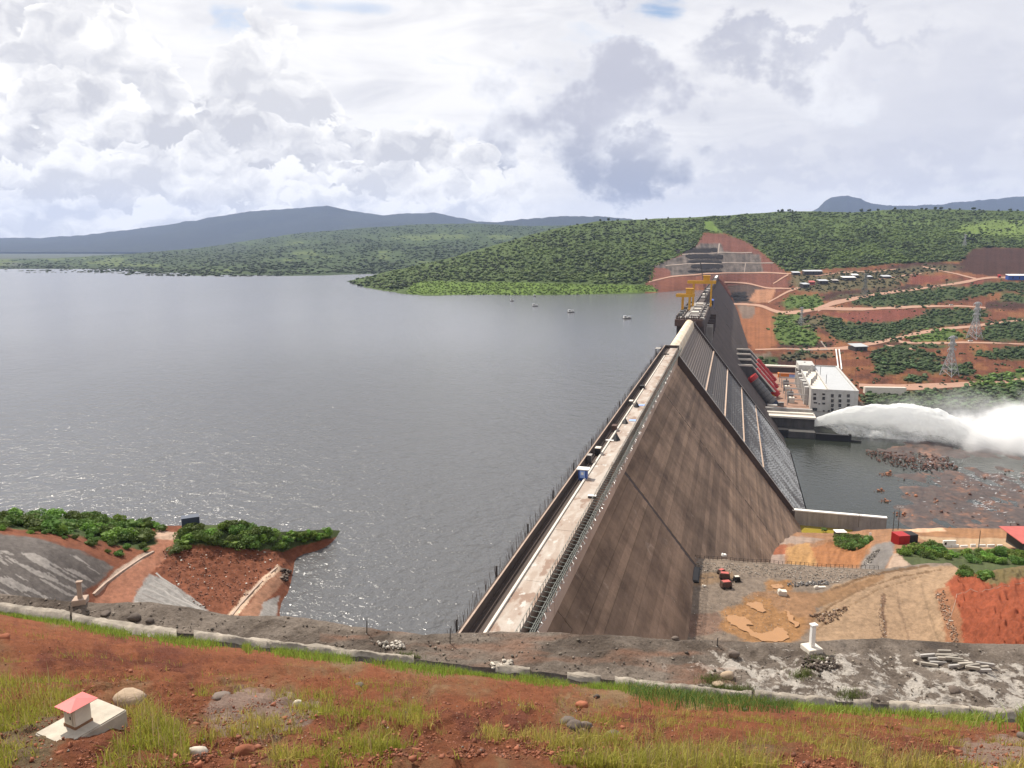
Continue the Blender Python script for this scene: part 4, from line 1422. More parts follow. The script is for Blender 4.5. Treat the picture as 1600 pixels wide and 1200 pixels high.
q.build('lattice', M['dark_steel'], mast)
MB().sbox(658, 662, -21, -18, .0, 1.2).build('base', M['dark_steel'], mast)
tp = MB(); rr = random.Random(3)
L = W(690, -14.5, 2)
tarp = thing('tarpaulin', W(690, -15.5, 0), 'bright blue tarpaulin draped over the edge beside the gantry crane', 'tarpaulin')
V = np.zeros((7, 9, 3))
for i in range(7):
    for j in range(9):
        V[i, j] = np.array(W(683 + j * 1.5, -17.8 + min(i, 3) * .9 + .2 * rr.random(), 3.2 + .5 * rr.random() - max(0, i - 3) * 2.2 + .4 * math.sin(j))) - np.array(tarp.location)
inst('sheet', mesh_np('sheet', V.reshape(-1, 3), grid_faces(7, 9), M['blue_paint'], None, True), tarp)
MB().sbox(684, 695, -17.4, -15.6, -.9, 3.0).build('frame', M['dark_steel'], tarp)

# ------------------------------------------------------------------ things on the near crest
booth_p = at_z(912, 747, 0)
bs = booth_p[0] * ST + booth_p[1] * CT
booth = thing('guard_booth', W(bs, -28.6, -.3), 'small light blue guard booth with a pale roof standing by the crest parapet', 'booth')
MB().sbox(bs - .8, bs + .8, -29.4, -27.6, -.3, 2.0).build('cabin', M['blue_paint'], booth)
MB().sbox(bs - .84, bs - .8, -29.1, -27.95, .25, 1.85).build('front_panel', M['light_blue'], booth)
MB().sbox(bs - .86, bs - .845, -28.8, -28.3, .9, 1.5).build('window', M['white_paint'], booth)
MB().sbox(bs - 1.1, bs + 1.0, -29.75, -27.2, 2.005, 2.2).build('roof', M['white_paint'], booth)

def on_deck(px, py):
    p = at_z(px, py, 0); return p[0] * ST + p[1] * CT, p[0] * CT - p[1] * ST

def tent(px, py, h, r, label):
    s, t = on_deck(px, py)
    g = thing('covered_heap', W(s, t, 0), label, 'tarpaulin heap')
    ring = []
    for k in range(9):
        a = 2 * math.pi * k / 9; rr_ = r * (.85 + .3 * random.random())
        ring.append(W(s + rr_ * math.cos(a), t + rr_ * .7 * math.sin(a), .02))
    MB().poly(ring + [W(s + .2, t, h)], [(k, (k + 1) % 9, 9) for k in range(9)]).build('sheet', M['black'], g)
    MB().bar(W(s - .3, t, 0), W(s + .25, t, h + .5), .05, 4).build('pole', M['galv'], g)

tent(994.5, 636, 1.8, 1.3, 'dark pointed heap with a pole, farthest of the three on the crest roadway')
tent(976.5, 661, 1.6, 1.5, 'dark pointed heap with a pole, in the middle of three on the crest roadway')
tent(962, 687.5, 2.0, 1.5, 'dark pointed heap with a pole, nearest of three on the crest roadway')

def crate(name, px, py, size, mat, label, cat, z=0.0, lid=None):
    s, t = on_deck(px, py)
    g = thing(name, W(s, t, z), label, cat)
    MB().sbox(s - size[0] / 2, s + size[0] / 2, t - size[1] / 2, t + size[1] / 2, z, z + size[2]).build('body', mat, g, bevel=.03)
    MB().sbox(s - size[0] / 2 - .06, s + size[0] / 2 + .06, t - size[1] / 2 - .06, t + size[1] / 2 + .06, z + size[2] + .002, z + size[2] + .1).build('lid', lid or mat, g)
    return g

crate('concrete_block', 925, 778, (.8, 1.5, .45), M['dark_steel'], 'flat white topped block at the outer edge of the crest roadway', 'block', lid=M['white_paint'])
crate('equipment_box', 934.5, 709, (1.8, 1.2, 1.5), M['black'], 'black box with a pale lid in the trench beyond the blue booth', 'box', lid=M['conc_light'])
crate('equipment_box', 921, 722, (1.6, 1.0, 1.7), M['dark_steel'], 'dark cabinet with a grey lid right behind the blue booth', 'box', lid=M['conc'])
crate('equipment_box', 986, 632, (2.2, 1.0, 1.2), M['conc_dark'], 'grey box in the trench beside the farthest dark heap', 'box', lid=M['conc_light'])
crate('equipment_box', 1003.5, 607, (2.0, 1.6, 1.0), M['black'], 'black box crossing the trench half way along the crest', 'box')
crate('equipment_box', 960, 672, (2.2, 1.2, 1.3), M['brown_steel'], 'brown box in the trench between the two dark heaps', 'box')
crate('barrier', 1041, 554, (.5, 2.4, .35), M['black'], 'short black barrier lying near the far end of the crest deck', 'barrier')
for px, py, lab in ((1002.5, 633, 'pale blue sheet lying beside the farthest dark heap'), (988.5, 657, 'pale blue sheet lying beside the middle dark heap')):
    s, t = on_deck(px, py)
    g = thing('plastic_sheet', W(s, t, .03), lab, 'sheet')
    V = np.array([[W(s + a * 1.1, t + b_ * .9, .05 + .05 * ((a + b_) % 2)) for b_ in (-1, -.3, .4, 1)] for a in (-1, -.2, .5, 1)]) - np.array(g.location)
    inst('sheet', mesh_np('sheet', V.reshape(-1, 3), grid_faces(4, 4), M['light_blue']), g)
s, t = on_deck(953, 690)
pl = thing('white_board', W(s, t, .3), 'white board lying across the kerb by the nearest dark heap', 'board')
MB().sbox(s - .35, s + .35, -28.9, -26.9, .3, .42).build('board', M['white_paint'], pl)
hp = at_z(1031, 547, 1.0); hs = hp[0] * ST + hp[1] * CT
hut = thing('gauge_platform', W(hs, -32, -2), 'small dark steel platform hanging on the lake side at the end of the crest', 'platform')
MB().sbox(hs - 3, hs + 3, -33.2, -30.85, -2.2, -1.9).build('floor', M['dark_steel'], hut)
for a in (-2.8, 2.8):
    for t in (-33.1, -31.0):
        MB().sbox(hs + a - .12, hs + a + .12, t - .12, t + .12, -6, 1.8).build('post', M['dark_steel'], hut)
MB().sbox(hs - 3, hs + 3, -33.2, -30.9, 1.805, 1.95).build('roof', M['conc'], hut)

# ------------------------------------------------------------------ outlet works, penstocks, powerhouse
ow = thing('outlet_block', W(600, 46, -88), 'big grey concrete outlet block with a pale slab edge, left of the white water jet', 'outlet')
MB().sbox(590, 606, 30.5, 46.4, -90, -75.9).build('front_panel', M['conc_dark'], ow)
MB().sbox(590.2, 606, 46.5, 62.5, -90, -75.9).build('front_panel', M['conc_dark'], ow)
MB().sbox(588.4, 608, 24.5, 63.2, -75.895, -74.6).build('slab_edge', M['conc_light'], ow)
MB().sbox(596, 600, 24, 62.0, -74.59, -73.3).build('upper_kerb', M['conc_light'], ow)
MB().sbox(604, 608, 24, 62.0, -74.59, -71.8).build('upper_kerb', M['conc'], ow)
MB().sbox(578, 589.5, 44, 62.3, -90, -83.4).build('lower_pier', M['conc_dark'], ow)
MB().sbox(578, 589, 36, 43.9, -90, -82.6).build('gate_recess', M['black'], ow)
bp = thing('stop_log_wall', W(578, 74, -88), 'long black wet wall standing in the pool under the water jet', 'wall')
MB().sbox(576.5, 579.5, 62.6, 86, -90, -83.6).build('wall', M['black'], bp)
MB().sbox(576, 580, 84.6, 86.2, -90, -82.9).build('end_post', M['black'], bp)
MB().sbox(576.5, 579, 86.25, 93, -90, -87.0).build('low_sill', M['black'], bp)

pad = thing('powerhouse_yard', W(700, 40, -92), 'reddish concrete yard between the dam and the powerhouse', 'yard')
MB().sbox(608.1, 800, 16, 62, -92, -75).build('slab', mat_plain('yard_slab', (.26, .155, .11), .9, .45, .2, .05), pad)
MB().sbox(798, 804, 18, 84, -75.0, -69.0).build('back_wall', M['dam_dark'], pad)
MB().sbox(797.6, 805, 18, 84, -68.995, -67.6).build('back_wall_coping', M['conc_light'], pad)

def penstock(s, pa, pb, label, red=False):
    a = Vector(at_s(*pa, s)); b_ = Vector(at_s(*pb, s))
    R_ = (3.2 if s < 680 else 2.4) if red else 4.3
    g = thing('penstock', a, label, 'pipe')
    d = b_ - a
    if red:
        MB().bar(a, b_, R_ + .5, 18).build('pipe', M['red_paint'], g, smooth=False)
        for k in range(5):
            c = a + d * (.1 + k * .2); MB().bar(c, c + d.normalized() * .9, R_ + .9, 18).build('collar', M['red_paint'], g)
    else:
        m_ = M['grey_steel']
        for k in range(7):
            p0 = a + d * (k / 7); p1 = a + d * ((k + .93) / 7)
            MB().bar(p0, p1, R_ - .12 * (k % 2), 18).build('pipe_section', m_, g)
            MB().bar(p1, a + d * ((k + 1) / 7), R_ + .35, 18).build('collar', M['dark_steel'], g)
        MB().bar(a - d * .03, a + d * .1, R_ + .6, 18).build('inlet_collar', M['red_paint'], g)
        MB().bar(b_ - d * .02, b_ + d * .16, R_ + .1, 18).build('lower_elbow', mat_plain('navy_paint', (.018, .03, .075), .5, .2, .5), g)
    return g

penstock(632, (1174, 590), (1206, 630), 'dark grey ribbed penstock with a red collar, nearest of the row on the dam face')
penstock(664, (1179, 579), (1214, 619), 'bright red penstock right beside the dark grey ribbed one', True)
penstock(698, (1180.5, 570), (1213, 607), 'bright red penstock in the middle of the row behind the nearest red one', True)
penstock(732, (1182, 563), (1210, 596), 'bright red penstock farthest from the spillway, mostly hidden by the others', True)

ph = thing('powerhouse', W(690, 79, -88), 'white powerhouse with rows of dark windows and a flat grey roof', 'building')
PS0, PS1, PT0, PT1, PZ0, PZT = 622.0, 752.0, 62.0, 95.6, -76.0, -60.3
MB().sbox(PS0, PS1, PT0, PT1, -92, PZT).build('wall', M['white_wall'], ph)
MB().sbox(PS0 + .5, PS1 - .5, PT0 + 13.2, PT1 - 1.6, PZT + .004, PZT + .35).build('roof', M['roof_grey'], ph)
MB().sbox(PS0 + .5, PS1 - 30, PT0 + .8, PT0 + 11.8, PZT + .004, PZT + .2).build('terrace_roof', M['conc_light'], ph)
for nm, a in (('parapet', (PS0 - .1, PS0 + .5, PT0 - .1, PT1 + .1)), ('parapet', (PS1 - .5, PS1 + .1, PT0 - .1, PT1 + .1)), ('parapet', (PS0 + .51, PS1 - .51, PT1 - 1.5, PT1 + .1)), ('parapet', (PS0 + .51, PS1 - .51, PT0 + 12, PT0 + 13.1)), ('parapet', (PS0 + .51, PS1 - .51, PT0 - .1, PT0 + .7))):
    MB().sbox(*a, PZT + .005, PZT + (1.5 if nm == 'parapet' else 1)).build(nm, M['white_wall'], ph)
MB().sbox(PS0 - .15, PS0 - .002, PT0 - .2, PT1 + .2, PZ0 - .6, PZ0 - .1).build('plinth_band', M['conc'], ph)

def pane(px, py, w, h):
    a = at_s(px, py, PS0); t = a[0] * CT - a[1] * ST; z = a[2]
    f = MB().sbox(PS0 - .16, PS0 - .004, t - w / 2, t + w / 2, z - h / 2, z + h / 2).build('window', M['glass'], ph)
    f2 = MB()
    for k in (-1, 1):
        f2.sbox(PS0 - .22, PS0 - .165, t + k * w / 2 - .08, t + k * w / 2 + .08, z - h / 2, z + h / 2)
    f2.sbox(PS0 - .22, PS0 - .165, t - w / 2, t + w / 2, z - .06, z + .06)
    f2.build('frame', M['dark_steel'], f)

for px in (1300.5, 1312.3, 1325.5):
    for py in (618.5, 626.3, 633.5, 640.5):
        if px > 1320 and py > 636: continue
        pane(px, py, 1.9, 2.55)
for px in (1273, 1287):
    for py, h in ((616, 1.3), (622.5, 2.3)):
        pane(px, py, 1.9, h)
for px, py, w, h in ((1274, 629.3, 2.4, 1.1), (1287, 630.5, 2.0, 1.4), (1280, 631, 1.0, 1.0), (1273, 639.5, 3.4, 2.2), (1287, 642, 1.0, 1.0), (1295, 642, 1.4, .9)):
    pane(px, py, w, h)
# stair towers and exhaust stacks along the yard side
r = random.Random(12)
for i in range(8):
    s0 = 640 + i * 13.5
    MB().sbox(s0, s0 + 5, PT0 - 3.2, PT0 - .12, -75, PZT + r.uniform(-2, 1.2)).build('buttress', M['white_wall'], ph)
for i in range(10):
    s0 = 645 + i * 10.5; t0 = PT0 + 1.5 + 2.2 * (i % 4)
    MB().sbox(s0, s0 + 1.3, t0, t0 + 1.3, PZT + .21, PZT + r.uniform(3, 6.5)).build('roof_column', M['white_wall'] if i % 3 else M['conc'], ph)
MB().sbox(722, 751, PT0 - 2, PT0 + 11.5, PZT + .25, PZT + 5.2).build('penthouse', M['white_wall'], ph)
for s0 in (655, 700, 745):
    MB().bar(W(s0, PT0 + 14, PZT + .3), W(s0, PT0 + 14, PZT + 8), .2, 5).build('roof_mast', M['dark_steel'], ph)
# transformers, frames and plant in the yard
def transformer(s, t, label, k):
    g = thing('transformer', W(s, t, -75), label, 'transformer')
    MB().sbox(s - 3, s + 3, t - 2, t + 2, -75, -70.6).build('tank', M['conc_light'] if k % 2 else M['grey_steel'], g)
    for j in range(4):
        MB().sbox(s - 2.6 + j * 1.4, s - 1.8 + j * 1.4, t - 3.1, t - 2.02, -74.6, -71).build('radiator', M['galv_dark'], g)
    for j in range(3):
        MB().bar(W(s - 2 + 2 * j, t, -70.6), W(s - 2 + 2 * j, t + .4, -68.2), .28, 6, .12).build('bushing', M['brown_steel'], g)

transformer(646, 50, 'pale transformer in the yard, nearest to the outlet block', 1)
transformer(672, 51, 'grey transformer in the yard, second from the outlet block', 0)
transformer(700, 50, 'pale transformer in the middle of the powerhouse yard', 3)
transformer(730, 51, 'grey transformer at the far end of the powerhouse yard', 2)

def frame(s, t0, t1, label):
    g = thing('yard_portal', W(s, (t0 + t1) / 2, -75), label, 'steel frame')
    for t in (t0, t1):
        MB().sbox(s - .3, s + .3, t - .3, t + .3, -75, -66.5).build('post', M['galv'], g)
    MB().sbox(s - .3, s + .3, t0 - .5, t1 + .5, -66.495, -65.9).build('beam', M['galv'], g)
    MB().sbox(s - .25, s + .25, t0, t1, -70.2, -69.8).build('beam', M['galv'], g)
for k, (s, lab) in enumerate(((634, 'white steel frame in the yard closest to the outlet block'), (660, 'white steel frame in the yard between the first two transformers'), (686, 'white steel frame in the middle of the yard'), (715, 'white steel frame in the yard by the third transformer'), (744, 'white steel frame at the far end of the yard'))):
    frame(s, 46, 60.5, lab)
g = thing('orange_cabin', W(775, 60, -75), 'long orange cabin with a light blue middle at the back of the yard', 'cabin')
MB().sbox(772, 778, 46, 56, -75, -71.6).build('side_panel', M['orange'], g)
MB().sbox(772, 778, 56.01, 62, -75, -71.4).build('middle_panel', M['light_blue'], g)
MB().sbox(772, 778, 62.01, 72, -75, -71.6).build('side_panel', M['orange'], g)
MB().sbox(771.6, 778.4, 45.8, 72.2, -71.39, -71.0).build('roof', M['orange'], g)
for k, (s, t, w, d, h, mt, lab) in enumerate([(620, 34, 5, 7, 2.2, 'conc_light', 'pale crate at the front of the yard near the dam'), (628, 41, 3, 4, 3.0, 'grey_steel', 'grey crate at the front of the yard beside the pale crate'), (655, 36, 4, 5, 2.0, 'conc', 'grey concrete block on the red yard by the penstocks'), (690, 39, 5, 4, 2.5, 'white_paint', 'white crate half way along the yard'), (740, 38, 6, 5, 2.4, 'conc_light', 'pale crate near the back wall of the yard')]):
    g = thing('yard_crate', W(s, t, -75), lab, 'crate')
    MB().sbox(s - w / 2, s + w / 2, t - d / 2, t + d / 2, -75, -75 + h).build('body', M[mt], g)
    MB().sbox(s - w / 2 - .2, s + w / 2 + .2, t - d / 2 - .2, t + d / 2 + .2, -75 + h + .003, -74.7 + h).build('lid', M['conc'], g)
jb = thing('mobile_crane', W(664, 36, -75), 'thin dark crane jib leaning over the powerhouse yard', 'crane')
MB().sbox(660, 668, 34.5, 38, -74.2, -72).build('body', M['yellow_paint'], jb)
for a in (661, 666):
    for t in (34.3, 38.2):
        MB().bar(W(a, t - .3, -74.3), W(a, t + .3, -74.3), .7, 10).build('wheel', M['black'], jb)
MB().bar(W(664, 36, -72), W(742, 24, -56), .5, 5, .3).build('jib', M['dark_steel'], jb)

# right of the powerhouse: lower terrace walls
rw = thing('tailrace_wall', W(660, 104, -90), 'brown stained retaining wall and pale kerb to the right of the powerhouse', 'wall')
MB().sbox(628, 700, 96.6, 99.5, -92, -74).build('wall', M['dam_dark'], rw)
MB().hexa([W(628, 99.6, -92), W(628, 108, -92), W(690, 108, -92), W(690, 99.6, -92), W(628, 99.6, -75), W(628, 100.4, -75), W(690, 100.4, -75), W(690, 99.6, -75)]).build('wing', M['conc'], rw)
kb = at_z(1352, 607, -78); k2 = at_z(1402, 607, -78)
q = thing('pale_kerb', kb, 'pale concrete kerb lying on the red bank right of the powerhouse', 'kerb')
MB().hexa([tuple(kb + d) for d in (np.array([0, 0, -6]), np.array([36, -3, -6]), np.array([36, 1, -6]), np.array([0, 4, -6]), np.array([0, 0, 1.2]), np.array([36, -3, 1.2]), np.array([36, 1, 1.2]), np.array([0, 4, 1.2]))]).build('kerb', M['conc_light'], q)
# stair channel up the bank behind the powerhouse
ch = thing('drain_stair', RB.one(1309, 565), 'pale concrete stair channel climbing the red bank behind the powerhouse', 'stairs')
pA = [RB.one(x, y, .6) for x, y in ((1306, 547), (1307.5, 558), (1309, 570), (1310, 578))]
pB = [RB.one(x, y, .6) for x, y in ((1311, 547), (1312.5, 558), (1314, 570), (1315, 578))]
for P_ in (pA, pB):
    q = MB()
    for a, c in zip(P_[:-1], P_[1:]):
        q.bar(a, c, .7, 4)
    q.build('side_wall', M['white_paint'], ch)
for k in range(14):
    f = k / 13
    a = pA[0].lerp(pA[-1], f); c = pB[0].lerp(pB[-1], f)
    MB().bar(a - Vector((0, 0, .8)), c - Vector((0, 0, .8)), .8, 4).build('step', M['conc'], ch)

# ------------------------------------------------------------------ river below the dam
def river():
    P = [W(370, 20, RIVER), W(1000, 20, RIVER), W(1000, 700, RIVER), W(300, 700, RIVER), W(300, 90, RIVER)]
    me = bpy.data.meshes.new('river_water')
    me.from_pydata(P, [], [tuple(range(len(P)))]); me.materials.append(M['river'])
    inst('river_water', me, kind='structure')

river()

def shoal_material():
    m, b, p, pos, out = new_mat('river_bed')
    at = b.new('ShaderNodeAttribute', attribute_name='Col')
    n = b.noise(pos, .35, 7, .7)
    foam = b.ss(b.noise(b.map(pos, (1, .5, 1), (0, 0, 0), (0, 0, .6)), .16, 7, .72, .4), .60, .70)
    c = b.mix(b.ss(n, .3, .7), (.030, .021, .018), at.outputs['Color'])
    sp = b.new('ShaderNodeSeparateColor'); b.l.new(at.outputs['Color'], sp.inputs[0])
    b.l.new(c, p.inputs['Base Color'])
    p.inputs['Roughness'].default_value = .6
    bump(b, p, n, .8, .5)
    return m

def shoals():
    """rock bed just breaking the surface, with rapids between"""
    nc, nr = 220, 110
    cx = np.linspace(1330, 1660, nc); cy = np.linspace(690, 835, nr)
    px, py = np.meshgrid(cx, cy)
    P = at_z(px, py, RIVER)
    e = lerpline([(690, 1400), (703, 1365), (715, 1375), (740, 1395), (765, 1390), (800, 1400), (835, 1420)], py)
    f = np.clip((px - e) / 40, -1, 1)
    n = fbm(P[..., 0] / 9, P[..., 1] / 16, 5, 3)
    n2 = fbm(P[..., 0] / 40, P[..., 1] / 40, 3, 9)
    P[..., 2] = RIVER - .75 + 1.05 * f + 1.5 * n + .7 * n2 - .5 * np.clip((px - 1500) / 100, 0, 1) * (py < 745)
    col = np.empty(P.shape); col[:] = (.085, .055, .045)
    r = fbm(px / 20, py / 6, 4, 31)
    col[r > .1] = (.13, .07, .048)
    col[(r > .35)] = (.22, .10, .055)
    me = mesh_np('river_bed_rock', P, grid_faces(nr, nc), shoal_material(), col.reshape(-1, 3), True)
    inst('river_bed_rock', me, kind='structure')
    # boulders
    rng = np.random.default_rng(3)
    Q = sample_px([(1352, 706), (1420, 706), (1480, 712), (1500, 735), (1440, 735), (1390, 728), (1360, 716)], 620, rng)
    Q = np.concatenate([Q, sample_px([(1400, 735), (1640, 730), (1640, 825), (1440, 828), (1410, 790)], 150, rng)])
    ob = np.concatenate([np.array([[cx_, cy_]]) + rng.normal(size=(n_, 2)) * np.array([[w_, w_ * .22]]) for cx_, cy_, n_, w_ in ((1386, 741, 40, 6), (1376, 767, 18, 4), (1384, 783, 20, 6), (1416, 805, 45, 11), (1432, 774, 30, 9), (1465, 785, 16, 5))])
    X = at_z(np.r_[Q[:, 0], ob[:, 0]], np.r_[Q[:, 1], ob[:, 1]], RIVER + .1)
    t = np.array([.115, .055, .038]) * rng.uniform(.3, 1.6, len(X))[:, None]
    t[len(Q):] = np.array([.30, .125, .065]) * rng.uniform(.6, 1.3, len(ob))[:, None]
    Q = np.concatenate([Q, ob])
    scatter_mass('river_boulders', X, .30 + 1.1 * rng.random(len(Q)) ** 3, t, [crown(300 + k, 2, ICO1, .8) for k in range(5)], M['rockmass'], 5)
    # broken white water
    Vs, Fs = [], []; off = 0
    Z = np.concatenate([sample_px([(1500, 742), (1600, 736), (1640, 740), (1640, 775), (1560, 770), (1500, 760)], 170, rng), sample_px([(1400, 715), (1500, 712), (1520, 740), (1430, 735)], 60, rng),
                        sample_px([(1520, 780), (1570, 784), (1560, 800), (1520, 795)], 50, rng), sample_px([(1430, 745), (1640, 775), (1640, 812), (1450, 800)], 60, rng)])
    X = at_z(Z[:, 0], Z[:, 1], RIVER + .55)
    for x in X:
        L_, w_ = .3 + 1.6 * rng.random() ** 2, rng.uniform(.07, .24); k = 7; a = rng.normal(.25, .4)
        ring = [(x[0] + (L_ * math.cos(u) * math.cos(a) - w_ * math.sin(u) * math.sin(a)) * rng.uniform(.6, 1.2), x[1] + (L_ * math.cos(u) * math.sin(a) + w_ * math.sin(u) * math.cos(a)) * rng.uniform(.6, 1.2), x[2]) for u in np.linspace(0, 6.28, k, endpoint=False)]
        Vs += ring + [(x[0], x[1], x[2] + .15)]
        Fs += [(off + i, off + (i + 1) % k, off + k) for i in range(k)]; off += k + 1
    inst('rapids', mesh_np('rapids', np.array(Vs), np.array(Fs), M['foam']), kind='stuff')

def rockmass_mat():
    m, b, p, pos, out = new_mat('boulder_rock')
    at = b.new('ShaderNodeAttribute', attribute_name='Col')
    n = b.noise(pos, 1.5, 5, .6)
    sc = b.new('ShaderNodeVectorMath', operation='SCALE'); b.l.new(at.outputs['Color'], sc.inputs[0]); b.l.new(b.add(.6, b.mul(n, .8)), sc.inputs['Scale'])
    b.l.new(sc.outputs[0], p.inputs['Base Color']); p.inputs['Roughness'].default_value = .85
    bump(b, p, n, .5, .1)
    return m

M['rockmass'] = rockmass_mat()
M['foam'] = mat_plain('white_water_foam', (.55, .56, .57), .9, .12, .8, .05)
shoals()

# ------------------------------------------------------------------ water jet and spray
def jet_material():
    m, b, p, pos, out = new_mat('jet_water')
    loc = b.map(pos, (1, 1, 1), (0, 0, 0), (0, 0, TH))
    n = b.noise(b.map(loc, (.055, .30, .22)), 1.0, 8, .7, .4)
    at = b.new('ShaderNodeAttribute', attribute_name='Col')
    sp = b.new('ShaderNodeSeparateColor'); b.l.new(at.outputs['Color'], sp.inputs[0])
    b.put(p.inputs['Base Color'], (.95, .955, .95))
    p.inputs['Roughness'].default_value = .9
    tr = b.new('ShaderNodeBsdfTranslucent'); tr.inputs[0].default_value = (.95, .96, .955, 1)
    mx = b.new('ShaderNodeMixShader'); mx.inputs[0].default_value = .6
    b.l.new(p.outputs[0], mx.inputs[1]); b.l.new(tr.outputs[0], mx.inputs[2])
    tp = b.new('ShaderNodeBsdfTransparent')
    m2 = b.new('ShaderNodeMixShader')
    a = b.ss(b.add(sp.outputs[0], b.mul(b.sub(n, .5), 1.9)), .05, .62)
    b.l.new(a, m2.inputs[0]); b.l.new(tp.outputs[0], m2.inputs[1]); b.l.new(mx.outputs[0], m2.inputs[2])
    b.l.new(m2.outputs[0], out.inputs['Surface'])
    bump(b, p, b.noise(b.map(loc, (.1, .3, .3)), 1.0, 8, .7), .9, 1.2)
    return m

def spray_material(name, dens, nscale, lo, hi, rad, ctr):
    m = bpy.data.materials.new(name); m.use_nodes = True
    t = m.node_tree; t.nodes.clear(); b = NB(t)
    out = b.new('ShaderNodeOutputMaterial')
    v = b.new('ShaderNodeVolumePrincipled')
    v.inputs['Color'].default_value = (1.0, 1.0, 1.0, 1)
    v.inputs['Anisotropy'].default_value = .0
    geo = b.new('ShaderNodeNewGeometry')
    rel = b.new('ShaderNodeVectorMath', operation='SUBTRACT'); b.l.new(geo.outputs['Position'], rel.inputs[0]); rel.inputs[1].default_value = ctr
    mp = b.map(rel.outputs[0], (1 / rad[0], 1 / rad[1], 1 / rad[2]))
    ln = b.new('ShaderNodeVectorMath', operation='LENGTH'); b.l.new(mp, ln.inputs[0])
    n = b.noise(geo.outputs['Position'], nscale, 4, .6)
    n2 = b.noise(b.map(geo.outputs['Position'], (1, 1, 1.4)), nscale * 3.2, 4, .65)
    f = b.add(b.sub(1.0, ln.outputs['Value']), b.add(b.mul(b.sub(n, .5), 1.9), b.mul(b.sub(n2, .5), .9)))
    b.l.new(b.mul(b.ss(f, lo, hi), dens), v.inputs['Density'])
    b.l.new(v.outputs[0], out.inputs['Volume'])
    m.cycles.volume_step_rate = 1.0
    return m

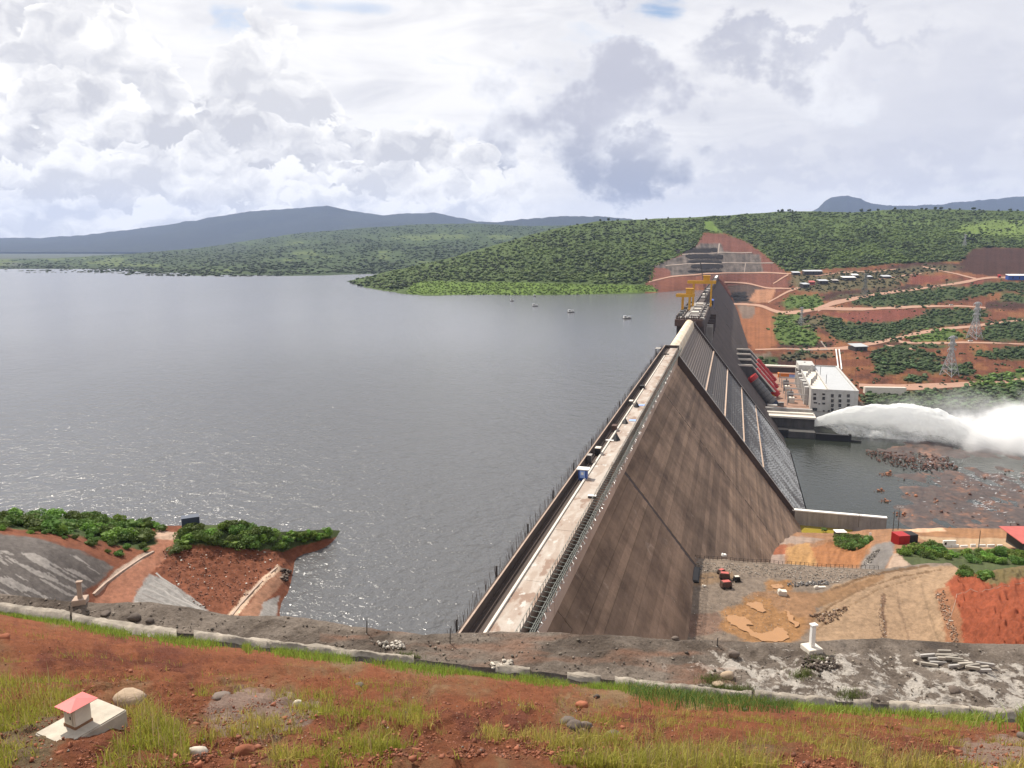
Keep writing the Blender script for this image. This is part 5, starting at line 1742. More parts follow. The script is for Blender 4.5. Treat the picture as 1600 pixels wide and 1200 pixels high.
def jet():
    s0, t0, z0 = 598.0, 62.0, -77.5
    root = thing('water_jet', W(s0, t0, RIVER), 'thick white jet of water shooting from the outlet block in a high arc', 'water jet')
    rng = np.random.default_rng(2)
    # centre line of the top of the jet, from pixels in the plane of the jet
    top = [(1271, 655), (1290, 646.5), (1320, 637), (1360, 632), (1400, 631), (1440, 634), (1470, 642), (1500, 655), (1530, 674), (1560, 696), (1590, 715)]
    bot = [(1271, 666), (1290, 665), (1320, 665), (1360, 669), (1400, 677), (1440, 685), (1470, 691), (1500, 696), (1530, 700), (1560, 704), (1590, 718)]
    nl, nr = 220, 64
    u = np.linspace(0, 1, nl)
    tx = np.interp(u, np.linspace(0, 1, len(top)), [p[0] for p in top]); ty = np.interp(u, np.linspace(0, 1, len(top)), [p[1] for p in top])
    by = np.interp(u, np.linspace(0, 1, len(bot)), [p[1] for p in bot])
    sc_ = s0 - 12 * u
    T = np.array([at_s(x, y, s) for x, y, s in zip(tx, ty, sc_)]); B = np.array([at_s(x, y, s) for x, y, s in zip(tx, by, sc_)])
    V = np.zeros((nl, nr, 3)); C = np.zeros((nl, nr, 3))
    ax = np.array(W(1, 0, 0))
    for j in range(nr):
        a = 2 * math.pi * j / nr
        hgt = T[:, 2] - B[:, 2]
        mid = (T + B) / 2
        wid = 2.2 + 9.0 * u
        w_ = 1 + .30 * fbm(u * 20, np.full(nl, 3 * math.cos(a)) + 3 * math.sin(a), 6, 4, .65)
        V[:, j] = mid + ax * (np.sin(a) * wid * w_)[:, None]
        V[:, j, 2] += hgt / 2 * math.cos(a) * (1 + .20 * fbm(u * 26, np.full(nl, 2 * math.sin(a)) + 2 * math.cos(a), 6, 8, .65))
        up = (math.cos(a) + 1) / 2
        C[:, j] = (np.clip(.45 + 1.0 * up - .35 * u * (1 - up), 0, 1))[:, None]
    i = np.arange(nl - 1)[:, None] * nr + np.arange(nr)[None]
    i2 = np.arange(nl - 1)[:, None] * nr + (np.arange(nr)[None] + 1) % nr
    Fc = np.stack([i, i + nr, i2 + nr, i2], -1).reshape(-1, 4)
    Vl = V - np.array(root.location)
    jmat = jet_material()
    inst('jet_core', mesh_np('jet_core', Vl, Fc, jmat, C.reshape(-1, 3), True), root)
    # water falling out of the jet: a ragged hanging sheet
    nl2, nr2 = 200, 30
    u = np.linspace(.06, .90, nl2)
    tx2 = np.interp(u, np.linspace(0, 1, len(top)), [p[0] for p in top]); ty2 = np.interp(u, np.linspace(0, 1, len(top)), [p[1] for p in top]); by2 = np.interp(u, np.linspace(0, 1, len(bot)), [p[1] for p in bot])
    end = np.interp(tx2, [1285, 1310, 1340, 1380, 1450, 1600], [672, 686, 696, 700, 703, 715])
    for off, amp in ((-1.5, 1.0), (1.5, .9)):
        V2 = np.zeros((nr2, nl2, 3)); C2 = np.zeros((nr2, nl2, 3))
        for k in range(nr2):
            f = k / (nr2 - 1)
            yy = (ty2 * .35 + by2 * .65) * (1 - f) + end * f
            so = s0 - 12 * u + off + (3 + 5 * u) * fbm(u * 30, np.full(nl2, f * 3), 4, int(20 + off))
            V2[k] = np.array([at_s(x_ + 3 * f * 4, y_, s_) for x_, y_, s_ in zip(tx2, yy, so)])
            C2[k] = (np.clip(amp * (.62 - .34 * f) * np.clip(u * 6, .5, 1) - .15 * (f > .9), 0, 1))[:, None]
        inst('falling_spray', mesh_np('falling_spray', V2 - np.array(root.location), grid_faces(nr2, nl2), jmat, C2.reshape(-1, 3), True), root)
    # spray curtains: ellipsoids of fine drops
    def puff(name, px, py, s, rad, dens, nscale, lo=.15, hi=.75, parent=root):
        c = at_s(px, py, s)
        Vv, Ff = ico(3)
        Vv = Vv * np.array(rad) * 1.25
        me = mesh_np(name, Vv + c - np.array(parent.location if parent else (0, 0, 0)), Ff, spray_material(name, dens, nscale, lo, hi, rad, tuple(c)))
        return inst(name, me, parent)
    puff('spray_curtain', 1385, 682, 602, (24, 10, 8.5), .06, .10, .1, .9)
    puff('spray_curtain', 1450, 686, 590, (28, 14, 10), .07, .10, .1, .9)
    mist = thing('spray_cloud', at_s(1570, 690, 590), 'dense white cloud of spray where the jet strikes the river', 'spray')
    puff('spray_body', 1584, 690, 590, (42, 36, 23), .16, .05, .0, 1.0, mist)
    puff('spray_body', 1540, 693, 588, (28, 24, 14), .14, .07, .0, 1.0, mist)
    puff('spray_body', 1650, 682, 600, (46, 46, 31), .12, .04, .0, 1.0, mist)
    puff('spray_wisp', 1500, 662, 590, (20, 14, 9), .10, .12, .0, .9, mist)
    puff('spray_wisp', 1595, 652, 600, (34, 20, 11), .045, .07, .0, .9, mist)
    puff('spray_veil', 1540, 730, 560, (70, 46, 12), .016, .04, .0, 1.0, mist)
    puff('spray_veil', 1500, 640, 640, (85, 40, 16), .010, .03, .0, 1.0, mist)

jet()

# ------------------------------------------------------------------ lower site between the toe and the river
lc = []
for x, y, z in [(1180, 886, -60), (1240, 886, -60), (1300, 888, -58), (1360, 892, -52), (1200, 868, -60), (1250, 866, -61), (1300, 862, -64), (1350, 866, -58), (1190, 850, -66), (1240, 848, -68), (1290, 845, -70), (1340, 850, -66),
                (1200, 832, -74), (1250, 832, -82), (1300, 832, -82), (1340, 826, -80), (1380, 830, -66), (1380, 850, -55), (1390, 870, -50), (1400, 890, -44), (1420, 850, -54), (1460, 860, -52), (1500, 870, -50), (1560, 870, -50), (1640, 870, -50),
                (1420, 830, -62), (1500, 832, -64), (1580, 832, -64), (1640, 832, -64), (1500, 845, -57), (1600, 850, -57), (1450, 900, -44), (1550, 900, -44), (1640, 900, -44), (1210, 900, -58), (1300, 905, -56), (1900, 832, -64), (1900, 870, -50), (1900, 900, -44)]:
    lc.append((x, y, zD(x, y, z)))
LOW = Sheet(lc, 3e-4, .5, 7.0, 4, 4)

def lower_site():
    nc, nr = 400, 100
    cx = np.linspace(1165, 1900, nc)
    top = lerpline([(1165, 831), (1228, 830), (1240, 832), (1300, 833), (1340, 829), (1380, 826), (1388, 826), (1425, 826), (1500, 825), (1600, 826), (1660, 826)], cx)
    v = np.linspace(0, 1, nr)
    px = np.repeat(cx[None], nr, 0); py = top[None] * (1 - v[:, None]) + 905 * v[:, None]
    P = LOW.pt(px, py)
    P[..., 2] += 1.0 * fbm((px + (py - 860) * .5) / 8, py / 30, 5, 6, .6) * inpoly(px, py, [(1225, 850), (1370, 838), (1372, 885), (1230, 885)])
    col = np.empty((nr, nc, 3)); col[:] = (.25, .135, .075)
    paint(col, px, py, [(1188, 834), (1255, 838), (1290, 842), (1270, 850), (1190, 852)], (.27, .20, .16), 4, 1)
    paint(col, px, py, [(1186, 852), (1230, 852), (1225, 870), (1186, 868)], (.24, .085, .045), 3, 2)
    paint(col, px, py, [(1186, 868), (1225, 866), (1228, 886), (1186, 886)], (.27, .20, .165), 3, 3)
    paint(col, px, py, [(1228, 856), (1262, 848), (1280, 868), (1270, 886), (1230, 884)], (.35, .20, .085), 4, 4)
    paint(col, px, py, [(1268, 858), (1300, 848), (1345, 848), (1365, 842), (1340, 885), (1278, 885)], (.28, .125, .055), 4, 5)
    paint(col, px, py, [(1368, 850), (1398, 846), (1396, 868), (1380, 893), (1340, 893), (1352, 872)], (.17, .155, .145), 3, 6)
    paint(col, px, py, [(1396, 866), (1440, 862), (1448, 888), (1380, 896)], (.34, .25, .19), 3, 7)
    paint(col, px, py, [(1440, 826), (1580, 827), (1580, 842), (1440, 836)], (.27, .14, .07), 2, 8)
    paint(col, px, py, [(1430, 838), (1580, 842), (1600, 856), (1480, 858)], (.34, .23, .14), 2, 9)
    paint(col, px, py, [(1400, 858), (1900, 858), (1900, 905), (1440, 900)], (.07, .085, .035), 4, 10)
    paint(col, px, py, [(1415, 824), (1470, 824), (1480, 830), (1420, 832)], (.50, .32, .21), 2, 11)
    k = np.clip(1 + .25 * fbm(px / 5, py / 18, 3, 44), .6, 1.4); col *= k[..., None]
    q = P[0].copy(); q[:, 2] = RIVER - 4; q[:, :2] *= 1.01
    P = np.concatenate([q[None], P]); col = np.concatenate([col[:1], col])
    inst('river_terrace', mesh_np('river_terrace', P, grid_faces(nr + 1, nc), M['mid_soil'], col.reshape(-1, 3), True), kind='structure')
    pz = [at_z(x, y, -83.6) for x, y in ((1228, 838), (1238, 826), (1250, 819), (1270, 820), (1300, 822), (1335, 822), (1330, 834), (1300, 838), (1250, 840))]
    me = bpy.data.meshes.new('muddy_pond'); me.from_pydata([tuple(p) for p in pz], [], [tuple(range(len(pz)))]); me.materials.append(M['yellow_water'])
    inst('muddy_pond', me, kind='structure')

lower_site()

# ------------------------------------------------------------------ gravel platform, road and red mound on the near side
pc = []
for x, y, z in [(1000, 876, -31), (1070, 876, -31), (1180, 882, -31), (1300, 889, -31), (1375, 890, -31), (1060, 930, -31), (1180, 930, -31), (1280, 930, -31), (1050, 1000, -31), (1180, 1000, -31), (1280, 1000, -31),
                (1000, 1000, -31), (1420, 888, -33), (1470, 884, -34), (1380, 930, -30), (1440, 930, -30), (1350, 1000, -30), (1450, 1000, -30), (1500, 1005, -25), (1480, 920, -27.5), (1500, 890, -28), (1540, 930, -21), (1540, 980, -17), (1600, 890, -25), (1600, 930, -16), (1600, 1000, -11), (1660, 1000, -8), (1660, 900, -20), (2000, 890, -18), (2000, 1000, -4)]:
    pc.append((x, y, zD(x, y, z)))
PLAT = Sheet(pc, 3e-4, .26, 2.2, 9, 6)

PLAT.extra = lambda px, py, p: 1.5 * fbm(px / 9, py / 9, 5, 5, .65) * inpoly(px + 4 * fbm(px / 9, py / 9, 2, 8), py, [(1494, 905), (1560, 893), (1665, 885), (2000, 870), (2000, 1050), (1505, 1050)])

def platform():
    nc, nr = 440, 116
    cx = np.linspace(1000, 2000, nc)
    top = lerpline([(1000, 868), (1068, 870), (1180, 878), (1300, 886), (1370, 890), (1400, 886), (1450, 880), (1485, 880), (1500, 889), (1530, 897), (1560, 889), (1600, 884), (1665, 880), (2000, 872)], cx)
    v = np.linspace(0, 1, nr)
    px = np.repeat(cx[None], nr, 0); py = top[None] * (1 - v[:, None]) + 1050 * v[:, None]
    P = PLAT.pt(px, py)
    col = np.empty((nr, nc, 3)); col[:] = (.185, .146, .115)
    paint(col, px, py, [(1060, 896), (1140, 893), (1150, 905), (1100, 915), (1060, 912)], (.20, .135, .085), 4, 1)
    paint(col, px, py, [(1290, 935), (1300, 915), (1380, 895), (1450, 884), (1500, 886), (1480, 920), (1490, 1015), (1280, 1015), (1270, 980)], (.28, .19, .12), 4, 2)
    paint(col, px, py, [(1250, 935), (1330, 912), (1380, 896), (1382, 902), (1340, 925), (1280, 950)], (.22, .13, .07), 3, 3)
    paint(col, px, py, [(1175, 925), (1280, 925), (1270, 985), (1240, 985), (1185, 950)], (.235, .135, .075), 5, 4)
    paint(col, px, py, [(1060, 960), (1125, 958), (1140, 985), (1080, 995)], (.18, .115, .085), 6, 5)
    paint(col, px, py, [(1478, 912), (1500, 889), (1530, 897), (1560, 889), (1600, 884), (1670, 880), (2010, 860), (2010, 1060), (1500, 1060), (1488, 980)], (.235, .062, .030), 3, 6)
    paint(col, px, py, [(1460, 925), (1482, 915), (1500, 960), (1508, 1010), (1480, 1010), (1470, 960)], (.25, .12, .065), 4, 7)
    paint(col, px, py, [(1530, 897), (1560, 889), (1600, 884), (1620, 890), (1580, 908), (1545, 912)], (.13, .10, .045), 4, 8)
    for ln, w_, c_ in (([(1262, 975), (1300, 945), (1345, 921), (1400, 902), (1470, 890)], 1.6, (.17, .105, .06)), ([(1275, 985), (1320, 950), (1370, 922), (1440, 900)], 1.2, (.19, .12, .07)), ([(1381, 930), (1379, 955), (1384, 975), (1382, 1010)], 2.2, (.16, .10, .065)), ([(1402, 925), (1410, 960), (1424, 1010)], 1.5, (.23, .155, .10)), ([(1440, 915), (1452, 960), (1470, 1010)], 1.6, (.22, .15, .095)), ([(1300, 922), (1340, 905), (1385, 893), (1450, 884)], 2.0, (.15, .09, .05)), ([(1060, 905), (1150, 900), (1280, 903), (1380, 896)], 1.0, (.10, .08, .07))):
        q = np.array(ln, float)
        xx = np.linspace(0, 1, 60); lx = np.interp(xx, np.linspace(0, 1, len(q)), q[:, 0]); ly = np.interp(xx, np.linspace(0, 1, len(q)), q[:, 1])
        d2 = np.full(px.shape, 1e9)
        for a_, b_ in zip(lx, ly):
            d2 = np.minimum(d2, ((px - a_) * .8) ** 2 + (py - b_) ** 2)
        m_ = d2 < (w_ * (1 + .6 * fbm(px / 6, py / 6, 2, 3))) ** 2
        col[m_] = c_
        P[..., 2][m_] -= .12
    for q in ([(1125, 955), (1185, 935), (1215, 955), (1260, 965), (1262, 985), (1235, 1008), (1185, 1008), (1130, 985)], [(1155, 932), (1205, 935), (1212, 965), (1170, 960)], [(1196, 908), (1235, 906), (1240, 924), (1196, 924)]):
        paint(col, px, py, q, (.27, .145, .065), 7, 77)
    k = np.clip(1 + .30 * fbm(px / 6, py / 4, 4, 14, .65), .5, 1.5); col *= k[..., None]
    q = P[0].copy(); q[:, 2] -= 24; q[:, :2] *= 1.02
    P = np.concatenate([q[None], P]); col = np.concatenate([col[:1], col])
    q = P[-1].copy(); q[:, 2] -= 30; q[:, :2] *= .98
    P = np.concatenate([P, q[None]]); col = np.concatenate([col, col[-1:]])
    inst('gravel_platform', mesh_np('gravel_platform', P, grid_faces(nr + 2, nc), M['mid_soil'], col.reshape(-1, 3), True), kind='structure')

platform()

def puddle(pts, name='muddy_puddle'):
    V = []
    n = len(pts)
    # rounded irregular outline
    P_ = np.array(pts, float)
    dense = []
    for i in range(n):
        a, b_ = P_[i], P_[(i + 1) % n]
        for k in range(16):
            f = k / 16; dense.append(a * (1 - f) + b_ * f)
    dense = np.array(dense)
    for _ in range(14):
        dense = (np.roll(dense, 1, 0) + 2 * dense + np.roll(dense, -1, 0)) / 4
    x0_, y0_ = dense[:, 0].copy(), dense[:, 1].copy()
    dense[:, 0] += 5.5 * fbm(x0_ / 7, y0_ / 4, 4, 3, .6); dense[:, 1] += 2.6 * fbm(x0_ / 7 + 9, y0_ / 4, 4, 4, .6)
    X = at_z(dense[:, 0], dense[:, 1], -30.90)
    bm = bmesh.new()
    f = bm.faces.new([bm.verts.new(tuple(p)) for p in X]); bmesh.ops.triangulate(bm, faces=[f])
    me = bpy.data.meshes.new(name); bm.to_mesh(me); bm.free(); me.materials.append(M['orange_water'])
    inst(name, me, kind='structure')

puddle([(1135, 963), (1150, 960), (1168, 967), (1178, 975), (1166, 977), (1172, 984), (1190, 990), (1208, 986), (1215, 978), (1228, 984), (1232, 996), (1222, 1003), (1190, 1002), (1172, 990), (1150, 978), (1137, 972)])
puddle([(1166, 942), (1178, 938), (1192, 944), (1200, 954), (1192, 958), (1180, 952)])
puddle([(1204, 913), (1222, 912), (1226, 918), (1208, 920)])
puddle([(1225, 950), (1238, 962), (1250, 976), (1244, 980), (1232, 968)])

# ------------------------------------------------------------------ promontory on the left
kc = []
for x, y, z in [(0, 840, -1), (0, 880, 0), (0, 940, 1), (80, 860, -4), (80, 900, -5), (100, 940, -7), (150, 870, -10), (150, 920, -12.5), (0, 812, -5), (100, 812, -10), (170, 835, -12),
                (205, 840, -13.5), (250, 830, -14), (275, 828, -14), (235, 850, -14), (265, 850, -14), (165, 940, -14), (215, 920, -14), (160, 990, -14), (100, 990, -8), (0, 990, 2), (240, 990, -15),
                (290, 822, -13), (330, 826, -13), (400, 835, -15), (440, 836, -17), (490, 833, -18.5), (527, 830, -21.6), (470, 850, -20.5), (455, 868, -21.5),
                (270, 880, -15.8), (330, 880, -17), (400, 880, -18.6), (435, 885, -19), (300, 930, -17.5), (350, 935, -19), (380, 960, -19), (430, 905, -19.3), (362, 960, -19), (410, 960, -19.5), (430, 945, -21.5), (448, 897, -21), (300, 990, -18), (400, 990, -20), (450, 960, -23), (470, 890, -23), (540, 840, -23.5), (500, 990, -26), (540, 960, -26), (540, 880, -25),
                (-60, 840, 2), (-60, 940, 5), (-60, 812, 0), (-400, 812, 8), (-400, 840, 10), (-400, 940, 14), (-400, 990, 16)]:
    kc.append((x, y, zD(x, y, z)))
PROM = Sheet(kc, 3e-4, .25, 4.0, 12, 5)
PROM_TOP = [(-400, 800), (-60, 806), (0, 806), (100, 806), (140, 807), (200, 818), (250, 822), (300, 820), (340, 820), (400, 830), (450, 831), (490, 828), (530, 829), (560, 832)]

def promontory():
    nc, nr = 430, 140
    cx = np.linspace(-400, 560, nc)
    top = lerpline(PROM_TOP, cx)
    v = np.linspace(0, 1, nr)
    px = np.repeat(cx[None], nr, 0); py = top[None] * (1 - v[:, None]) + 1030 * v[:, None]
    P = PROM.pt(px, py)
    red_cut = inpoly(px, py, [(250, 850), (440, 850), (450, 880), (360, 955), (310, 950), (240, 890)])
    P[..., 2] += .55 * fbm(px / 7, py / 5, 4, 3) * red_cut
    col = np.empty((nr, nc, 3)); col[:] = (.17, .062, .034)
    paint(col, px, py, [(-400, 826), (-60, 830), (0, 834), (60, 842), (130, 862), (180, 885), (160, 905), (130, 925), (110, 960), (-60, 1010), (-400, 1040)], (.115, .10, .092), 4, 1)
    m_ = (fbm((px * .8 + py * .9) / 60, (py - px * .55) / 5, 4, 5) > .22) & inpoly(px, py, [(0, 860), (120, 868), (160, 900), (120, 930), (0, 940)])
    col[m_] = (.27, .245, .225)
    paint(col, px, py, [(232, 846), (252, 830), (284, 836), (282, 850), (262, 870), (232, 900), (215, 925), (195, 1000), (140, 1000), (150, 925), (185, 895), (225, 868)], (.27, .12, .075), 2, 2)
    paint(col, px, py, [(245, 828), (286, 832), (284, 845), (240, 842)], (.40, .28, .21), 2, 3)
    paint(col, px, py, [(238, 862), (232, 868), (190, 896), (165, 915), (150, 930), (146, 926), (180, 892), (228, 862)], (.38, .29, .23), 1.5, 4)
    paint(col, px, py, [(232, 898), (248, 902), (290, 925), (325, 955), (330, 985), (190, 985), (212, 930)], (.26, .245, .23), 3, 5)
    paint(col, px, py, [(0, 795), (150, 795), (235, 815), (245, 850), (215, 860), (150, 842), (60, 828), (0, 826)], (.05, .07, .025), 4, 6)
    paint(col, px, py, [(290, 808), (440, 818), (540, 818), (540, 836), (470, 852), (440, 862), (300, 850), (262, 868), (276, 840)], (.06, .08, .028), 3, 7)
    paint(col, px, py, [(432, 884), (440, 888), (400, 925), (372, 962), (355, 962), (385, 925)], (.50, .36, .26), 1.5, 8)
    paint(col, px, py, [(440, 888), (452, 890), (448, 905), (415, 940), (405, 965), (374, 962), (402, 926)], (.26, .135, .085), 2, 9)
    paint(col, px, py, [(412, 940), (436, 930), (432, 965), (404, 966)], (.30, .28, .26), 2, 10)
    k = np.clip(1 + .3 * fbm(px / 5, py / 4, 4, 24), .55, 1.5); col *= k[..., None]
    q = P[-1].copy(); q[:, 2] -= 40; q[:, :2] *= .97
    P = np.concatenate([P, q[None]]); col = np.concatenate([col, col[-1:]])
    inst('lake_promontory', mesh_np('lake_promontory', P, grid_faces(nr + 1, nc), M['mid_soil'], col.reshape(-1, 3), True), kind='structure')
    # kerb walls along the ramp and the lower bench
    for nm, pts, lab in (('ramp_kerb', [(240, 862), (222, 872), (190, 893), (165, 912), (146, 930)], 'pale kerb along the left edge of the red ramp'), ('bench_kerb', [(436, 884), (420, 897), (396, 922), (374, 946), (362, 962)], 'pale kerb along the lower red bench by the lake')):
        pp = [PROM.one(x, y) for x, y in pts]
        g = thing(nm, pp[2], lab, 'kerb')
        for a, c in zip(pp[:-1], pp[1:]):
            d = (c - a); d.normalize(); n = Vector((-d.y, d.x, 0)).normalized() * .22
            up = Vector((0, 0, .22)); dn = Vector((0, 0, -.5))
            MB().hexa([a - n + dn, a + n + dn, c + n + dn, c - n + dn, a - n + up, a + n + up, c + n + up, c - n + up]).build('kerb_stone', M['kerb_old'], g)

promontory()
# shotcrete flight beside the ramp: slabs stepping down the cut
fl = thing('shotcrete_steps', PROM.one(265, 930), 'pale grey stepped shotcrete facing beside the red ramp', 'slope facing')
rs = random.Random(8)
for j in range(8):
    p0 = np.array([243 - j * 5.0, 897 + j * 7.5]); p1 = np.array([322 - j * 2.0 + rs.uniform(-4, 4), 950 + j * 4.5])
    n = 9
    V = []
    for k in range(n):
        f = k / (n - 1); q = p0 * (1 - f) + p1 * f + np.array([rs.uniform(-1, 1), rs.uniform(-1, 1)])
        c = PROM.one(*q)
        for dy, dz in ((.55, -.35), (.22, .10 + rs.uniform(-.05, .08)), (-.18, .14 + rs.uniform(-.05, .08)), (-.6, -.4)):
            V.append((c.x - fl.location.x + rs.uniform(-.08, .08), c.y + dy - fl.location.y, c.z + dz - fl.location.z))
    inst('facing_rib', mesh_np('facing_rib', V, grid_faces(n, 4), M['conc']), fl)

# ------------------------------------------------------------------ leafy bushes near by
def leafy(seed, n=620, lobes=6, leaf=.085):
    r = np.random.default_rng(seed)
    C_ = [(r.uniform(-.5, .5), r.uniform(-.5, .5), r.uniform(.35, .8), r.uniform(.3, .5)) for _ in range(lobes)]
    Vs, Fs = [], []
    for i in range(n):
        c = C_[r.integers(0, lobes)]
        d = r.normal(size=3); d /= np.linalg.norm(d)
        if d[2] < -.5: d[2] *= -1
        p = np.array(c[:3]) + d * c[3] * r.uniform(.7, 1.08) * np.array([1, 1, .85])
        nn = d + .7 * r.normal(size=3); nn /= np.linalg.norm(nn)
        a = np.cross(nn, r.normal(size=3)); a /= np.linalg.norm(a) + 1e-9; b_ = np.cross(nn, a)
        L_ = leaf * r.uniform(.7, 1.5); w_ = L_ * .6
        o = len(Vs)
        Vs += [p - a * L_, p - b_ * w_ + nn * .015, p + a * L_, p + b_ * w_ + nn * .015]
        Fs.append((o, o + 1, o + 2, o + 3))
    # dark inner mass so that the bush is not hollow
    V0, F0 = crown(seed, 4, ICO1, .3)
    o = len(Vs)
    Vt = np.concatenate([np.array(Vs), V0 * .72])
    quads = np.array(Fs)
    tri4 = np.stack([F0[:, 0], F0[:, 1], F0[:, 2], F0[:, 2]], -1) + o
    return Vt, quads, F0 + o

def leafy_mesh(name, seed, mat, n=620, leaf=.085):
    Vt, Q, T3 = leafy(seed, n, 6, leaf)
    me = bpy.data.meshes.new(name)
    me.from_pydata([tuple(v) for v in Vt], [], [tuple(q) for q in Q] + [tuple(t) for t in T3])
    me.materials.append(mat); me.update()
    return me

BN = [leafy_mesh('leafy_bush', 40 + i, M['bush_near']) for i in range(4)]
BL = [leafy_mesh('leafy_bush', 50 + i, M['bush_light']) for i in range(3)]
BR = random.Random(31)

def bushes(sheet, poly, n, size, label, group, light=.2, seed=0, top=None, cat='bush'):
    rng = np.random.default_rng(seed)
    P = sample_px(poly, n, rng)
    for x, y in P:
        s = BR.uniform(*size)
        lt = BR.random() < light
        o = inst('leafy_bush', (BL if lt else BN)[BR.randrange(3)], None, sheet.one(x, y, -.15 * s), BR.uniform(0, 6.28), (s * BR.uniform(.85, 1.2), s * BR.uniform(.85, 1.2), s * BR.uniform(.75, 1.05)))
        big = 'larger ' if s > size[0] + .62 * (size[1] - size[0]) else ('small ' if s < size[0] + .3 * (size[1] - size[0]) else '')
        L_ = big + label.replace('small low', 'low').replace('small round', 'round') + (', brighter yellow-green' if lt else '')
        tag(o, L_, cat, big + group + (' (bright)' if lt else ''))

bushes(PROM, [(-10, 812), (60, 808), (140, 808), (190, 822), (232, 834), (226, 852), (190, 850), (140, 840), (70, 832), (-10, 830)], 62, (1.5, 2.9), 'leafy green bush on the knoll left of the red ramp', 'bushes on the knoll left of the ramp', .15, 1)
bushes(PROM, [(0, 828), (70, 832), (140, 842), (190, 852), (235, 852), (232, 862), (180, 872), (120, 850), (40, 838), (0, 836)], 22, (.7, 1.4), 'small low bush at the foot of the knoll above the grey slope', 'low bushes above the grey slope', .2, 7)
bushes(PROM, [(150, 814), (230, 818), (282, 826), (278, 832), (220, 828), (160, 822)], 18, (.9, 1.6), 'low green bush behind the knoll near the blue shed', 'low bushes by the blue shed', .5, 2)
bushes(PROM, [(306, 824), (360, 824), (410, 832), (432, 836), (420, 858), (370, 858), (310, 850), (270, 866), (258, 862), (284, 840)], 52, (1.2, 2.4), 'leafy green bush above the red cut by the lake', 'bushes above the red cut', .25, 3)
bushes(PROM, [(420, 840), (450, 840), (452, 856), (425, 860)], 10, (1.2, 1.9), 'leafy bush at the shoulder of the red cut near the lake point', 'bushes at the shoulder of the cut', .2, 4)
bushes(PROM, [(455, 836), (490, 831), (522, 830), (512, 840), (475, 848), (452, 850)], 26, (.9, 1.7), 'bright green bush on the low point running into the lake', 'bushes on the lake point', .8, 5)
bushes(LOW, [(1304, 848), (1318, 842), (1350, 842), (1362, 850), (1340, 862), (1312, 860)], 22, (2.2, 3.6), 'dark leafy bush above the orange gully near the yellow pond', 'bushes above the orange gully', .1, 8)
bushes(LOW, [(1416, 856), (1440, 850), (1470, 856), (1474, 868), (1430, 872), (1408, 868)], 22, (2.0, 3.6), 'leafy bush beside the red container', 'bushes by the red container', .3, 9)
bushes(LOW, [(1440, 862), (1490, 866), (1490, 876), (1450, 880)], 12, (1.4, 2.2), 'bright leafy bush between the container and the red mound', 'bushes behind the dirt road', .6, 10)
bushes(LOW, [(1500, 866), (1545, 862), (1600, 866), (1640, 866), (1640, 884), (1560, 884), (1510, 878)], 34, (1.7, 3.0), 'leafy green bush behind the top of the red mound', 'bushes behind the red mound', .45, 11)
bushes(PLAT, [(1496, 892), (1520, 896), (1545, 904), (1530, 908), (1500, 900)], 12, (1.1, 2.0), 'leafy bush on the crown of the red mound beside the road', 'bushes on the red mound', .3, 12)

# ------------------------------------------------------------------ things on the site
def slab_thing(name, pos, label, cat, size, mat, rot=0.0, extra=None):
    g = thing(name, pos, label, cat, None, rot)
    q = MB().box((0, 0, size[2] / 2), size)
    q.build('body', mat, g, local=True, bevel=min(size) * .06)
    return g

def container(pos, rot, size, mat, label, name='container'):
    g = thing(name, pos, label, 'container', None, rot)
    L_, Wd, H = size
    MB().box((0, 0, H / 2), (L_, Wd, H)).build('body', mat, g, local=True)
    q = MB(); n = int(L_ / .45)
    for k in range(n):
        for sgn in (-1, 1):
            q.box((-L_ / 2 + (k + .5) * L_ / n, sgn * (Wd / 2 + .03), H / 2), (.2, .055, H * .88))
    q.build('corrugated_side', mat, g, local=True)
    for sgn in (-1, 1):
        MB().box((L_ / 2 + .035, sgn * Wd * .24, H * .5), (.06, Wd * .46, H * .9)).build('door', mat, g, local=True)
    MB().box((0, 0, H + .045), (L_ + .1, Wd + .1, .08)).build('roof', mat, g, local=True)
    return g

container(LOW.one(1406, 850), math.radians(-82), (4.4, 4.0, 3.6), M['red_paint'], 'bright red shipping container standing at the top of the grey ramp')
container(LOW.one(1421, 847), math.radians(-82), (4.0, 3.4, 3.2), M['black'], 'black container right behind the red one')
shed_b = container(PROM.one(298, 822), math.radians(25), (3.6, 2.2, 2.3), mat_plain('slate_blue_paint', (.05, .065, .10), .6, .25, .8), 'dark blue shed on the crown of the promontory above the ramp', 'blue_shed')

def tower_lamp(px, py, ytop, label, sheet, heads=3, arm=1.2):
    p = sheet.one(px, py)
    D = float(sheet.D(np.array([px]), np.array([py]))[0])
    h = (py - ytop) * D / F * 1.02
    g = thing('lamp_post', p, label, 'lamp post')
    MB().bar((0, 0, -.3), (0, 0, h), .16, 6, .09).build('pole', M['dark_steel'], g, local=True)
    if heads:
        MB().box((0, 0, h - .1), (arm * 2, .12, .12)).build('cross_arm', M['galv'], g, local=True)
        for k in range(heads):
            x = -arm + 2 * arm * k / max(1, heads - 1)
            MB().box((x, -.18, h + .1), (.45, .5, .3)).build('lamp_head', M['galv'], g, local=True)

tower_lamp(1403, 828, 792, 'lamp post with three floodlights just behind the red container', LOW, 3, 1.1)
tower_lamp(1394, 842, 796, 'thin dark bare pole in front of the floodlight post by the red container', LOW, 0)
tower_lamp(1577, 838, 815, 'lamp post with a wide cross arm in front of the red roofed building', LOW, 3, 1.2)
tower_lamp(1529, 856, 829, 'thin dark bare pole between the white wall and the red roofed building', LOW, 0)

